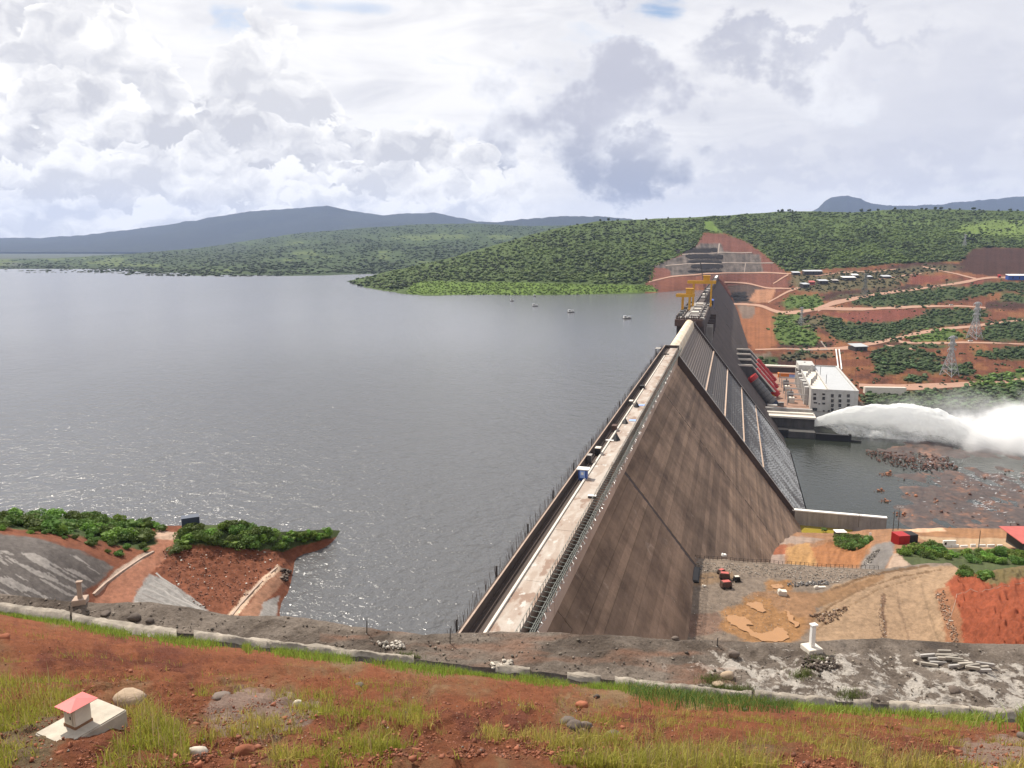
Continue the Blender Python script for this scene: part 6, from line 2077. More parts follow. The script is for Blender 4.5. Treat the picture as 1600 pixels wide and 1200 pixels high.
hl = LOW.one(1614, 862)
hb = thing('red_roof_building', hl, 'low open sided building with a red sheet roof at the right edge by the river', 'building')
MB().box((4, 3, 1.9), (17, 9, 3.4)).build('wall', M['dark_steel'], hb, local=True)
MB().hexa([(-6.5, -4, 4.0), (14, -4, 4.0), (14, 9, 5.2), (-6.5, 9, 5.2), (-6.5, -4, 4.25), (14, -4, 4.25), (14, 9, 5.45), (-6.5, 9, 5.45)]).build('roof', M['red_roof'], hb, local=True)
for k in range(5):
    MB().box((-5.8 + k * 4.6, -3.6, 1.9), (.3, .3, 4.1)).build('post', M['dark_steel'], hb, local=True)
for k in range(2):
    MB().box((-5 + 2.6 * k, -5.4, .9), (1.6, 1.8, 1.5)).build('stored_drum', M['grey_steel'], hb, local=True, bevel=.25)
wl = thing('white_wall', LOW.one(1488, 855), 'low broken white wall in front of the pale yard by the river', 'wall')
for k in range(7):
    a = LOW.one(1478 + k * 14, 855 + (k % 2) * .3)
    if k == 0:
        MB().box((a.x + 1, a.y, a.z + 1.0), (4.5, .5, 3.0), .05).build('wall_panel', M['white_paint'], wl)
        MB().box((a.x - .4, a.y - .30, a.z + 1.4), (.8, .1, 1.0), .05).build('opening', M['glass'], wl)
    else:
        MB().box((a.x, a.y, a.z + .4), (2.6 if k % 3 else 1.8, .4, 1.1 if k % 2 else .8), .05).build('wall_panel', M['white_paint'], wl)
q = thing('white_cabin', LOW.one(1312, 838), 'small white roofed cabin half hidden by the bush above the orange gully', 'cabin')
MB().box((0, 0, 1.1), (4.2, 3, 2.2)).build('wall', M['dark_steel'], q, local=True); MB().box((0, 0, 2.31), (4.8, 3.6, .18)).build('roof', M['white_paint'], q, local=True)
q = thing('white_sign', LOW.one(1359, 842), 'small white panel on a thin post right of the dark bush', 'sign')
MB().box((0, 0, 1.6), (.9, .1, 1.8)).build('panel', M['white_paint'], q, local=True); MB().bar((0.6, 0, -4), (.6, 0, 2.4), .07, 5).build('post', M['conc_light'], q, local=True)
# bare tree in front of the sill wall
q = thing('bare_tree', LOW.one(1341, 824), 'thin bare leafless tree in front of the sill wall', 'tree')
tk = MB(); tk.bar((0, 0, 0), (0, 0, 6.5), .16, 5, .07); tk.build('trunk', M['bark'], q, local=True)
bb = MB()
for k in range(16):
    a = k * 2.4; z = 3 + k * .25; L_ = 2.4 - k * .07
    bb.bar((0, 0, z), (L_ * math.cos(a), L_ * .6 * math.sin(a), z + 1.0), .05, 3, .02)
    bb.bar((L_ * .6 * math.cos(a), L_ * .36 * math.sin(a), z + .6), (L_ * math.cos(a + .6), L_ * .6 * math.sin(a + .6), z + .4), .035, 3, .015)
bb.build('branch', M['bark'], q, local=True)
bushes(LOW, [(1281, 828), (1290, 828), (1290, 833), (1281, 833)], 1, (1.8, 2.0), 'small round bush standing at the edge of the yellow pond', 'bush at the yellow pond', 0, 15)
# fence along the platform edge
fe = thing('edge_fence', PLAT.one(1180, 879), 'low dark post and wire fence along the far edge of the gravel platform', 'fence')
last = None; rail = MB()
for k in range(44):
    x = 1080 + k * 6.8; y = float(lerpline([(1068, 871), (1180, 879), (1300, 887), (1380, 890)], x))
    a = PLAT.one(x, y)
    MB().bar(a, a + Vector((0, 0, .95)), .06, 4).build('post', M['dark_steel'], fe)
    if last is not None:
        rail.bar(last + Vector((0, 0, .9)), a + Vector((0, 0, .9)), .035, 3).bar(last + Vector((0, 0, .45)), a + Vector((0, 0, .45)), .03, 3)
    last = a
rail.build('wire', M['dark_steel'], fe)

def machine(px, py, label, L_=2.4, Wd=1.5, H=1.3, rot=.4, mat='brown_steel', name='compressor'):
    g = thing(name, PLAT.one(px, py, -.05), label, 'machine', None, rot)
    MB().box((0, 0, .35 + H / 2), (L_, Wd, H), 0, .88).build('housing', M[mat], g, local=True, bevel=.08)
    MB().box((0, 0, .37 + H), (L_ * .7, Wd * .7, .12)).build('top_panel', M['conc_light'] if mat == 'black' else M['red_roof'], g, local=True)
    for x in (-L_ * .3, L_ * .3):
        for y in (-Wd * .5, Wd * .5):
            MB().bar((x, y - .12, .33), (x, y + .12, .33), .33, 10).build('wheel', M['black'], g, local=True)
    MB().bar((L_ / 2, 0, .5), (L_ / 2 + .9, 0, .3), .06, 4).build('drawbar', M['dark_steel'], g, local=True)

machine(1134, 918, 'rusty red wheeled machine nearest to us on the gravel platform', 2.6, 1.7, 1.3, .2)
machine(1132, 905, 'rusty red wheeled machine in the middle of the row on the platform', 2.6, 1.6, 1.3, -.2, 'brown_steel')
machine(1127, 896, 'small rusty red machine farthest in the row on the platform', 1.8, 1.2, .8, .6, 'brown_steel')
machine(1151, 908, 'small black machine right of the rusty red row', 1.5, 1.2, .9, .1, 'black')
def cblock(px, py, size, label, mat='conc_light', rot=0.0, name='concrete_block'):
    g = thing(name, PLAT.one(px, py, -.1), label, 'block', None, rot)
    MB().box((0, 0, size[2] / 2), size).build('body', M[mat], g, local=True, bevel=.04)
    MB().box((-size[0] * .3, 0, size[2] + .1), (size[0] * .25, size[1] * .8, .2)).build('raised_lip', M[mat], g, local=True, bevel=.03)
cblock(1222, 929, (1.9, 1.4, 1.1), 'single pale concrete block standing in the wet orange mud', rot=-.15)
cblock(1281, 919, (2.8, .7, .45), 'pale concrete beam lying at the right edge of the gravel', rot=.05)
cblock(1081, 874, (1.8, 1.3, .8), 'pinkish concrete block at the corner of the dam and the platform', 'conc')
cblock(1100, 916, (1.0, .6, .4), 'pale slab at the foot of the dam on the gravel', rot=.3)
cblock(1131, 868.5, (1.2, .8, .5), 'white slab lying on the far edge of the platform', 'white_paint', .2)
ht = thing('toe_hatch', PLAT.one(1076, 884), 'dark open pit with a black frame where the dam meets the platform', 'pit')
MB().sbox(178, 187, -7.0, -4.4, -32, -30.6).build('frame', M['black'], ht)
MB().sbox(178.5, 186.5, -6.6, -4.7, -30.595, -30.5).build('cover', M['dark_steel'], ht)
# debris line along the toe of the dam: rubble darker than the gravel
def rubble(sheet, poly, n, size, name, tint, seed, kind='stuff', lift=0.0):
    rng = np.random.default_rng(seed)
    P = sample_px(poly, n, rng)
    X = sheet.pt(P[:, 0], P[:, 1], lift)
    t = np.array(tint) * rng.uniform(.5, 1.5, n)[:, None]
    pale = rng.random(n) < .08
    t[pale] = np.array([.45, .41, .36])
    scatter_mass(name, X, rng.uniform(*size, n) ** 1.0, t, [crown(400 + k, 1, ICO1, .9) for k in range(4)], M['rockmass'], seed)
rubble(PLAT, [(1052, 1000), (1058, 960), (1070, 890), (1078, 886), (1086, 900), (1075, 960), (1068, 1000)], 420, (.15, .42), 'toe_rubble', (.13, .115, .10), 2)
rubble(PLAT, [(1080, 878), (1360, 892), (1380, 896), (1300, 912), (1200, 900), (1085, 892)], 900, (.10, .34), 'platform_rubble', (.24, .21, .18), 3)
rubble(PLAT, [(1226, 911), (1292, 908), (1296, 914), (1240, 917), (1228, 916)], 160, (.2, .5), 'grey_rubble_bank', (.14, .13, .125), 4)
rubble(PLAT, [(1262, 964), (1290, 956), (1312, 952), (1330, 946), (1306, 972), (1290, 976)], 150, (.2, .55), 'brown_rubble_heap', (.17, .105, .065), 5)
rubble(PLAT, [(1460, 930), (1476, 922), (1486, 960), (1500, 1005), (1488, 1005), (1474, 965)], 260, (.12, .45), 'mound_foot_rubble', (.24, .15, .10), 6)
rubble(PLAT, [(1376, 930), (1386, 930), (1380, 960), (1386, 1000), (1376, 1000), (1372, 965)], 160, (.08, .24), 'road_rubble', (.19, .12, .08), 7)
rubble(PLAT, [(1085, 915), (1230, 910), (1240, 1000), (1075, 1000)], 900, (.05, .17), 'gravel', (.25, .21, .18), 8)
rubble(LOW, [(1186, 832), (1196, 832), (1196, 866), (1186, 868)], 160, (.2, .7), 'toe_rubble', (.35, .32, .29), 9)
rubble(LOW, [(1364, 862), (1378, 856), (1360, 880), (1345, 886)], 160, (.2, .55), 'ramp_edge_rubble', (.13, .115, .10), 10)
rubble(PROM, [(256, 862), (420, 858), (446, 880), (370, 950), (310, 948), (250, 890)], 900, (.10, .38), 'red_cut_rubble', (.17, .068, .04), 11)
rubble(PROM, [(440, 890), (454, 894), (448, 910), (440, 905)], 40, (.3, .8), 'shore_rubble', (.11, .08, .06), 12)
# hose on the red mound
hz = thing('white_hose', PLAT.one(1500, 940), 'thin pale pipe running across the face of the red mound', 'pipe')
pp = [PLAT.one(x, y, .12) for x, y in list(zip(np.interp(np.linspace(0, 8, 41), range(9), (1600, 1570, 1540, 1510, 1495, 1493, 1488, 1484, 1479)), np.interp(np.linspace(0, 8, 41), range(9), (910, 915, 921, 927, 929, 940, 956, 970, 980))))]
MB().tube(pp, .055, 5).build('pipe', M['kerb_old'], hz)

# ------------------------------------------------------------------ sheds and pylons on the far bank
def shed(px, py, wpx, hpx, label, roof='metal_roof', wall='dark_steel', depth=9.0, rot=0.0):
    D = float(RB.D(np.array([px]), np.array([py]))[0]); m_ = D / F
    L_, H = wpx * m_, max(2.2, hpx * m_ * .55)
    g = thing('shed', RB.one(px, py), label, 'shed', None, rot)
    MB().box((0, 0, H / 2 - 1), (L_, depth, H + 2)).build('wall', M[wall], g, local=True)
    rp = [(-L_ / 2 - .6, -depth / 2 - .8, H + .02), (L_ / 2 + .6, -depth / 2 - .8, H + .02), (L_ / 2 + .6, depth / 2 + .6, H + 2.0), (-L_ / 2 - .6, depth / 2 + .6, H + 2.0)]
    MB().hexa(rp + [(x, y, z + .35) for x, y, z in rp]).build('roof', M[roof], g, local=True)
    for k in range(3):
        MB().box((-L_ * .3 + k * L_ * .3, -depth / 2 - .05, H * .45), (1.6, .08, H * .6)).build('opening', M['black'], g, local=True)

shed(1269, 428.5, 29, 8, 'longest pale roofed shed high on the slope right of the rock cut', rot=.05)
shed(1243, 429, 11, 5, 'small pale shed left of the longest shed below the forest', rot=.05)
shed(1285, 443.5, 15, 8, 'pale roofed shed with dark open front in the scrub above the terraces', rot=.15)
shed(1257, 449, 12, 9, 'pale roofed shed at the head of the path below the scrub', rot=.35)
shed(1325, 438, 21, 6, 'white roofed shed in the middle of the scrub left of the tall pylon', 'white_paint', rot=.12)
shed(1335, 434.5, 9, 6, 'small white shed just behind the middle shed in the scrub', 'white_paint')
shed(1304, 441, 9, 4, 'grey shed between two white roofed sheds in the scrub', 'conc')
shed(1357, 435, 8, 4, 'small pale shed right behind the tall green pylon')
shed(1384, 433.5, 14, 4, 'pale shed at the right end of the scrub', rot=.1)
shed(1340, 546, 22, 11, 'grey flat roofed shed on the orange ground above the powerhouse', 'roof_grey', 'dark_steel', 12, .2)
shed(1590, 437, 34, 11, 'blue walled shed with a white roof at the right edge of the maroon cut', 'white_paint', 'blue_paint', 9)
shed(1268, 445, 8, 7, 'rust red cabin between the pale sheds in the scrub', 'red_roof', 'red_roof', 6)
shed(1561, 434, 3.4, 6, 'small red cabin left of the blue shed', 'red_paint', 'red_paint', 3)

def pylon(px, py, ytop, label, mat, wide=1.0):
    D = float(RB.D(np.array([px]), np.array([py]))[0])
    h = (py - ytop) * D / F; b0 = h * .16 * wide; b1 = h * .030
    g = thing('lattice_pylon', RB.one(px, py), label, 'pylon', None, .5)
    r_ = h * .0075
    def wdt(f): return b0 + (b1 - b0) * min(1, f / .62) if f < .62 else b1
    cor = [(-1, -1), (1, -1), (1, 1), (-1, 1)]
    for cx_, cy_ in cor:
        q = MB(); fs = [0, .2, .4, .62, 1.0]
        for a, c in zip(fs[:-1], fs[1:]):
            q.bar((cx_ * wdt(a), cy_ * wdt(a), a * h - (.8 if a == 0 else 0)), (cx_ * wdt(c), cy_ * wdt(c), c * h), r_ * 1.5, 4)
        q.build('leg', mat, g, local=True)
    q = MB(); fs = [0, .16, .3, .42, .53, .62, .7, .78, .86, .94, 1.0]
    for a, c in zip(fs[:-1], fs[1:]):
        for i in range(4):
            x0, y0 = cor[i]; x1, y1 = cor[(i + 1) % 4]
            q.bar((x0 * wdt(a), y0 * wdt(a), a * h), (x1 * wdt(c), y1 * wdt(c), c * h), r_ * .8, 3)
            q.bar((x1 * wdt(a), y1 * wdt(a), a * h), (x0 * wdt(c), y0 * wdt(c), c * h), r_ * .8, 3)
            q.bar((x0 * wdt(c), y0 * wdt(c), c * h), (x1 * wdt(c), y1 * wdt(c), c * h), r_ * .8, 3)
    q.build('bracing', mat, g, local=True)
    for f, L_ in ((.66, .17), (.80, .15), (.95, .18)):
        q = MB()
        for sg in (-1, 1):
            tip = (sg * h * L_, 0, f * h + h * .012)
            for cy_ in (-1, 1):
                q.bar((sg * b1, cy_ * b1, f * h), tip, r_, 3); q.bar((sg * b1, cy_ * b1, f * h + h * .05), tip, r_ * .8, 3)
            q.bar(tip, (tip[0], 0, tip[2] - h * .06), r_ * 1.3, 4)
        q.build('cross_arm', mat, g, local=True)

pylon(1350.5, 465, 428, 'slim greenish lattice pylon standing above the hairpin road', M['galv_dark'], .7)
pylon(1251.5, 508, 480, 'short stout pylon standing in the green patch below the road fork', M['galv'], .8)
pylon(1522, 530, 473, 'tall pale lattice pylon with three cross arms on the orange patch at the right', M['galv'], .9)
pylon(1483, 588, 526, 'nearest pale lattice pylon, its spread feet among bushes above the river', M['galv'], 1.0)
pylon(1507, 384, 366, 'distant pale pylon standing in the forest high on the hill', M['galv'], .8)

# small white cars on the roads
for px, py, lab in ((1486, 478, 'small white vehicle on the upper terrace road'), (1516, 535.5, 'small white vehicle on the lower terrace road by the big pylon')):
    g = thing('parked_car', RB.one(px, py, .7), lab, 'car', None, .1)
    MB().box((0, 0, .75), (5.2, 2.1, 1.0), 0, .96).build('body', M['white_paint'], g, local=True, bevel=.15)
    MB().box((-.3, 0, 1.65), (3.0, 1.9, .8), 0, .75).build('cab', M['glass'], g, local=True)
    for x in (-1.6, 1.6):
        for y in (-1, 1):
            MB().bar((x, y - .1, .4), (x, y + .1, .4), .42, 10).build('wheel', M['black'], g, local=True)

# ------------------------------------------------------------------ floating work rafts on the lake
def raft(px, py, wpx, label):
    p = at_z(px, py, WATER); D = (p[1] * CP - (p[2] - CZ) * SP); m_ = D / F
    L_ = wpx * m_
    g = thing('work_raft', p, label, 'raft', None, .15)
    MB().box((0, 0, .25), (L_, L_ * .55, .9)).build('hull', M['dark_steel'], g, local=True, bevel=.1)
    for x, w_, h in ((-.24, .30, 2.3), (.22, .36, 1.6)):
        MB().box((x * L_, 0, .71 + h / 2), (w_ * L_, L_ * .38, h)).build('cabin', M['white_paint'], g, local=True)
        MB().box((x * L_, 0, .74 + h), (w_ * L_ + .5, L_ * .42, .16)).build('cabin_roof', M['metal_roof'], g, local=True)
        MB().box((x * L_, -L_ * .195, .8 + h * .5), (w_ * L_ * .6, .08, h * .35)).build('window', M['glass'], g, local=True)
    MB().bar((0, 0, .7), (0, 0, 4.2), .12, 4).build('mast', M['dark_steel'], g, local=True)

raft(979.5, 498, 13, 'white and dark work raft on the lake, closest to the dam')
raft(892, 488, 11, 'white and dark work raft on the lake, second from the dam')
raft(836, 478.5, 9, 'white and dark work raft on the lake, third from the dam')
raft(800, 470.5, 6, 'small dark work raft farthest to the left in the row')
raft(835.5, 463.5, 4, 'tiny buoy raft close to the bright green shore')

# ------------------------------------------------------------------ foreground: bench, gutter and red slope
GUT = [(-700, 860), (-60, 948), (0, 957), (100, 972), (200, 990), (300, 1003), (400, 1014), (500, 1025), (600, 1037), (700, 1048), (800, 1058), (900, 1068), (1000, 1079), (1100, 1090), (1200, 1099), (1300, 1107), (1400, 1114), (1500, 1121), (1600, 1128), (1660, 1132), (2300, 1172)]
BRK = [(-700, 838), (-60, 922), (0, 928), (60, 934), (120, 941), (170, 943), (230, 940), (300, 950), (360, 962), (420, 962), (480, 966), (540, 976), (600, 986), (660, 992), (720, 990), (780, 987), (860, 988), (940, 992), (1000, 995), (1060, 999), (1140, 1002), (1200, 1004), (1260, 1003), (1320, 999), (1380, 997), (1440, 1001), (1520, 1004), (1600, 1007), (1660, 1009), (2300, 1030)]
BENCH_Z = 28.0

def bench_pt(px, v):
    """v = 0 at the outer brink, 1 at the gutter"""
    yb = lerpline(BRK, px); yg = lerpline(GUT, px) - 12
    py = yb * (1 - v) + yg * v
    return px, py

def bench_surface(px, py):
    yb = lerpline(BRK, px); yg = lerpline(GUT, px) - 12
    v = (py - yb) / (yg - yb)
    Dg = np.array([(BENCH_Z - CZ)]) / ray(px, yg)[..., 2]
    Db = np.array([(BENCH_Z + .3 - CZ)]) / ray(px, yb)[..., 2]
    iD = (1 - v) / Db + v / Dg
    P = at_D(px, py, 1 / iD)
    ed = np.clip(v * 6, 0, 1) * np.clip((1 - v) * 6, 0.2, 1)
    P[..., 2] += (.22 * fbm(P[..., 0] / 1.8, P[..., 1] / 1.8, 4, 15) + .10 * fbm(P[..., 0] / .35, P[..., 1] / .35, 3, 16)) * (.25 + .75 * ed)
    return P

def shot_material():
    m, b, p, pos, out = new_mat('shotcrete')
    n1 = b.noise(pos, .32, 7, .68, .3)
    n2 = b.noise(pos, 1.1, 7, .7, .5)
    n3 = b.noise(pos, 7.0, 6, .7)
    c = b.mix(b.ss(n1, .35, .62), (.085, .066, .053), (.195, .160, .132))
    at = b.new('ShaderNodeAttribute', attribute_name='Col')
    sp = b.new('ShaderNodeSeparateColor'); b.l.new(at.outputs['Color'], sp.inputs[0])
    # pale laitance splashes
    f = b.ss(b.add(b.add(b.mul(n2, .9), b.mul(sp.outputs[0], .28)), b.mul(n3, .12)), .76, .84)
    c = b.mix(b.mul(f, .9), c, (.45, .41, .365))
    c = b.mix(b.mul(b.ss(b.noise(pos, .8, 6, .65), .58, .7), .6), c, (.065, .055, .048))
    c = b.mix(b.mul(sp.outputs[1], .55), c, (.24, .12, .075))
    sc = b.new('ShaderNodeVectorMath', operation='SCALE'); b.l.new(c, sc.inputs[0]); b.l.new(b.add(.35, b.mul(n3, 1.3)), sc.inputs['Scale'])
    b.l.new(sc.outputs[0], p.inputs['Base Color'])
    p.inputs['Roughness'].default_value = .92
    p.inputs['Specular IOR Level'].default_value = .2
    bump(b, p, b.add(b.noise(pos, 2.2, 9, .75), b.mul(n3, .35)), 1.0, .26)
    return m

M['shot'] = shot_material()

def bench():
    nc, nr = 720, 60
    cx = np.linspace(-700, 2300, nc)
    v = np.linspace(0, 1, nr)
    px = np.repeat(cx[None], nr, 0)
    yb = lerpline(BRK, cx) + 1.5 * fbm(cx / 30, cx * 0, 4, 2); yg = lerpline(GUT, cx) - 12
    py = yb[None] * (1 - v[:, None]) + yg[None] * v[:, None]
    P = bench_surface(px, py)
    col = np.zeros((nr, nc, 3))
    col[..., 0] = np.clip(.42 + .75 * np.clip((px - 1010 + 90 * fbm(px / 60, py / 14, 3, 91)) / 160, 0, 1) * np.clip(v[:, None] * 2, .2, 1) - .22 * np.clip((620 - px) / 120, 0, 1), 0, 1)
    col[..., 1] = np.clip(fbm(px / 90, py / 12, 3, 8) * 1.5, 0, 1) * (px > 500) * (px < 1150)
    # steep face below the brink, hidden from up here
    ext = []
    q = P[0].copy(); nrm = q[:, :2] / np.linalg.norm(q[:, :2], axis=1)[:, None]
    for dd, dz in ((.5, -.5), (5, -6), (28, -34), (50, -62)):
        q2 = q.copy(); q2[:, :2] += nrm * dd; q2[:, 2] += dz; ext.append(q2)
    P = np.concatenate([np.array(ext[::-1]), P]); col = np.concatenate([np.repeat(col[:1], 4, 0), col])
    inst('shotcrete_bench', mesh_np('shotcrete_bench', P, grid_faces(nr + 4, nc), M['shot'], col.reshape(-1, 3), True), kind='structure')

bench()

BOT_D = 8.3
def slope_surface(px, py):
    yg = lerpline(GUT, px) + 2.0
    Dg = (BENCH_Z + .15 - CZ) / ray(px, yg)[..., 2]
    Db = BOT_D
    yb = 1206.0
    v = (py - yg) / (yb - yg)
    iD = (1 - v) / Dg + v / Db
    P = at_D(px, py, 1 / iD)
    k = np.clip(v * 12, 0, 1)
    P[..., 2] += (.20 * fbm(P[..., 0] / 2.6, P[..., 1] / 2.6, 4, 35) + .07 * fbm(P[..., 0] / .45, P[..., 1] / .45, 4, 36)) * (.15 + .85 * k)
    return P

class SlopeS:
    def pt(self, px, py, lift=0.0):
        P = slope_surface(np.asarray(px, float), np.asarray(py, float)); P[..., 2] += lift; return P
    def one(self, px, py, lift=0.0): return Vector(self.pt(np.array([px]), np.array([py]), lift)[0])
class BenchS:
    def pt(self, px, py, lift=0.0):
        P = bench_surface(np.asarray(px, float), np.asarray(py, float)); P[..., 2] += lift; return P
    def one(self, px, py, lift=0.0): return Vector(self.pt(np.array([px]), np.array([py]), lift)[0])
SLOPE, BENCH = SlopeS(), BenchS()

def red_slope():
    nc, nr = 1060, 240
    cx = np.linspace(-700, 2300, nc)
    v = np.linspace(0, 1, nr) ** .9
    px = np.repeat(cx[None], nr, 0)
    yg = lerpline(GUT, cx) + 2
    py = yg[None] * (1 - v[:, None]) + 1206 * v[:, None]
    P = slope_surface(px, py)
    # clods
    gl_ = fbm(P[..., 0] / .8 + .5 * fbm(P[..., 0] / 2, P[..., 1] / 2, 2, 5), P[..., 1] / 7, 4, 58, .6)
    P[..., 2] -= .16 * np.clip(.22 - np.abs(gl_), 0, .22) / .22 * np.clip(v * 8, 0, 1)[:, None]
    P[..., 2] += .07 * np.maximum(0, fbm(P[..., 0] / .55, P[..., 1] / .55, 4, 57, .65)) + .035 * 2.4 * np.maximum(0, fbm(P[..., 0] / .22, P[..., 1] / .22, 4, 51, .6))
    g = fbm(px / 90, py / 45, 5, 61, .6)[..., None]; g2 = fbm(px / 25, py / 14, 4, 63, .6)[..., None]
    col = np.ones((nr, nc, 3)) * np.array([.300, .106, .050])
    def blend(col, w, c): w = np.clip(w, 0, 1); return col * (1 - w) + np.array(c) * w
    col = blend(col, (g - .02) * 3, (.28, .135, .066)); col = blend(col, (g + .4 * g2 - .28) * 4, (.29, .185, .10)); col = blend(col, (-g - .2 + .4 * g2) * 3, (.20, .066, .038))
    paint(col, px, py, [(320, 1095), (380, 1078), (450, 1085), (500, 1100), (470, 1135), (400, 1150), (330, 1130)], (.36, .25, .20), 16, 3)
    paint(col, px, py, [(1500, 1160), (1700, 1140), (1700, 1210), (1500, 1210)], (.38, .26, .20), 14, 4)
    paint(col, px, py, [(-80, 1120), (80, 1110), (110, 1150), (60, 1185), (-80, 1190)], (.24, .17, .10), 12, 5)
    # continue the ground down to the viewpoint and behind it
    ext = []
    q = P[-1].copy()
    last = P[-1]
    for f, dz in ((.55, 0), (.1, 0), (-.8, 0), (-3.0, 0)):
        q2 = last.copy(); q2[:, :2] = last[:, :2] * f
        q2[:, 1] = np.where(f > 0, last[:, 1] * f, f * 8)
        q2[:, 0] = last[:, 0] * 1.5
        q2[:, 2] = (CZ - 1.7) * (1 - max(f, 0)) + last[:, 2] * max(f, 0) + (0.45 * 8 * -f if f < 0 else 0)
        ext.append(q2)
    P = np.concatenate([P, np.array(ext)]); col = np.concatenate([col, np.repeat(col[-1:], 4, 0)])
    inst('red_earth_slope', mesh_np('red_earth_slope', P, grid_faces(nr + 4, nc), M['near_soil'], col.reshape(-1, 3), True), kind='structure')

red_slope()

# concrete gutter along the foot of the slope: cast lengths
M['gutter_c'] = mat_plain('worn_gutter_concrete', (.27, .235, .195), .95, .95, 1.3, .12)
gut = thing('gutter_wall', Vector(SLOPE.one(800, 1060)), 'long pale worn concrete gutter wall between the red slope and the grey bench', 'gutter')
rg = random.Random(5)
x = -60.0; gi = 0
while x < 1660:
    x2 = x + rg.uniform(22, 60); gi += 1
    if 640 < x < 770 or rg.random() < .10:
        x = x2; continue
    n1, n2 = max(4, int((x2 - x) / 2.5)), 6
    xx = np.linspace(x, x2 - (rg.uniform(2, 5) if rg.random() < .12 else 0), n1)
    wide = float(lerpline([(-60, 19), (180, 17), (260, 9), (600, 6), (800, 7), (1060, 9), (1600, 9)], x))
    V = np.zeros((n2, n1, 3))
    for k in range(n2):
        f = k / (n2 - 1)
        yy = lerpline(GUT, xx) - 12 - wide * .35 + wide * f + 2.6 * fbm(xx / 38, np.full(n1, f * 2), 4, 3)
        V[k] = BENCH.pt(xx, yy)
        V[k, :, 2] = BENCH_Z + (.06 + .09 * (0 < k < n2 - 1)) * (1 if 0 < k < n2 - 1 else -2.2) + .15 * fbm(xx / 17, np.full(n1, f * 2), 5, 14, .6)
    V -= np.array(gut.location)
    inst('gutter_kerb', mesh_np('gutter_kerb', V, grid_faces(n2, n1), M['gutter_c']), gut)
    x = x2

# ------------------------------------------------------------------ survey pillars, marker, posts
def pillar(px, py, h, label, cap=True, w=.30, base=1.0, sheet=BENCH, mat='white_paint', name='survey_pillar'):
    p = sheet.one(px, py, -.05)
    g = thing(name, p, label, 'pillar', None, .25)
    MB().box((0, 0, .12), (base, base, .34)).build('base', M['kerb_old'] if mat == 'kerb_old' else M['conc_light'], g, local=True, bevel=.02)
    MB().box((0, 0, .29 + h / 2), (w, w, h), 0, .96).build('shaft', M[mat], g, local=True, bevel=.015)
    if cap:
        MB().box((.03, 0, .32 + h), (w * 1.5, w * 1.25, .08)).build('cap', M[mat], g, local=True, bevel=.01)

pillar(1268, 1015, 1.12, 'white survey pillar on a square base on the grey bench at the right', True, .22, .78)
pillar(126, 941, .92, 'weathered round topped survey pillar on the grey bench at the left', True, .22, .72, BENCH, 'kerb_old')
pillar(1600, 1082, .9, 'pale concrete marker cut off by the right edge of the view', False, .7, .8, SLOPE, 'conc_light', 'marker_block')
p = PROM.one(210, 841)
g = thing('white_post', p, 'short white post standing beside the bushes left of the red ramp', 'post')
MB().bar((0, 0, 0), (0, 0, 1.7), .22, 8).build('shaft', M['white_paint'], g, local=True); MB().bar((0, 0, 1.69), (0, 0, 1.85), .27, 8).build('cap', M['conc_light'], g, local=True)
for px, py, h, lab in ((703, 1004, .95, 'thin dark iron stake at the brink in front of the dam crest'), (573, 990, .85, 'thin dark iron stake at the brink in front of the lake'), (1120, 1012, .55, 'short thin stake at the brink right of the dam face')):
    g = thing('iron_stake', BENCH.one(px, py, -.1), lab, 'stake')
    MB().bar((0, 0, 0), (.03, 0, h), .028, 5).build('rod', M['dark_steel'], g, local=True)
    MB().bar((0, 0, 0), (0, 0, .1), .06, 6).build('foot', M['conc'], g, local=True)

mp = SLOPE.one(130, 1146, .07)
mk = thing('instrument_box', mp, 'small pale box with a faded pink pyramid roof on a dirty concrete slab', 'instrument box', None, -.47)
mk.scale = (.80, .80, .80)
M['dirty_slab'] = mat_plain('mud_splashed_concrete', (.42, .375, .31), .92, .5, 5.0, .012)
MB().box((0, 0, 0), (.78, 1.14, .34)).build('slab', M['dirty_slab'], mk, local=True, bevel=.02)
MB().box((0, -.06, .36), (.29, .30, .38)).build('cabinet', mat_plain('cream_paint', (.58, .52, .43), .75, .25, 7, .006), mk, local=True, bevel=.012)
MB().poly([(-.21, -.31, .555), (.21, -.31, .555), (.21, .19, .555), (-.21, .19, .555), (0, -.06, .635)], [(3, 2, 1, 0), (0, 1, 4), (1, 2, 4), (2, 3, 4), (3, 0, 4)]).build('roof', M['pink_roof'], mk, local=True)
MB().box((0, -.06, .545), (.34, .40, .016)).build('roof_rim', M['pink_roof'], mk, local=True)
for k in range(5):
    MB().box((-.16 + k * .08, -.318, .556), (.012, .02, .02)).build('roof_rib', M['pink_roof'], mk, local=True)
MB().box((0, -.06, .19), (.31, .32, .05)).build('mud_band', mat_plain('mud_splash', (.22, .12, .07), .95, .4, 12, .004), mk, local=True)
MB().box((0, -.217, .37), (.20, .012, .27)).build('door', M['dirty_slab'], mk, local=True)
MB().box((.06, -.228, .37), (.02, .012, .05)).build('handle', M['dark_steel'], mk, local=True)

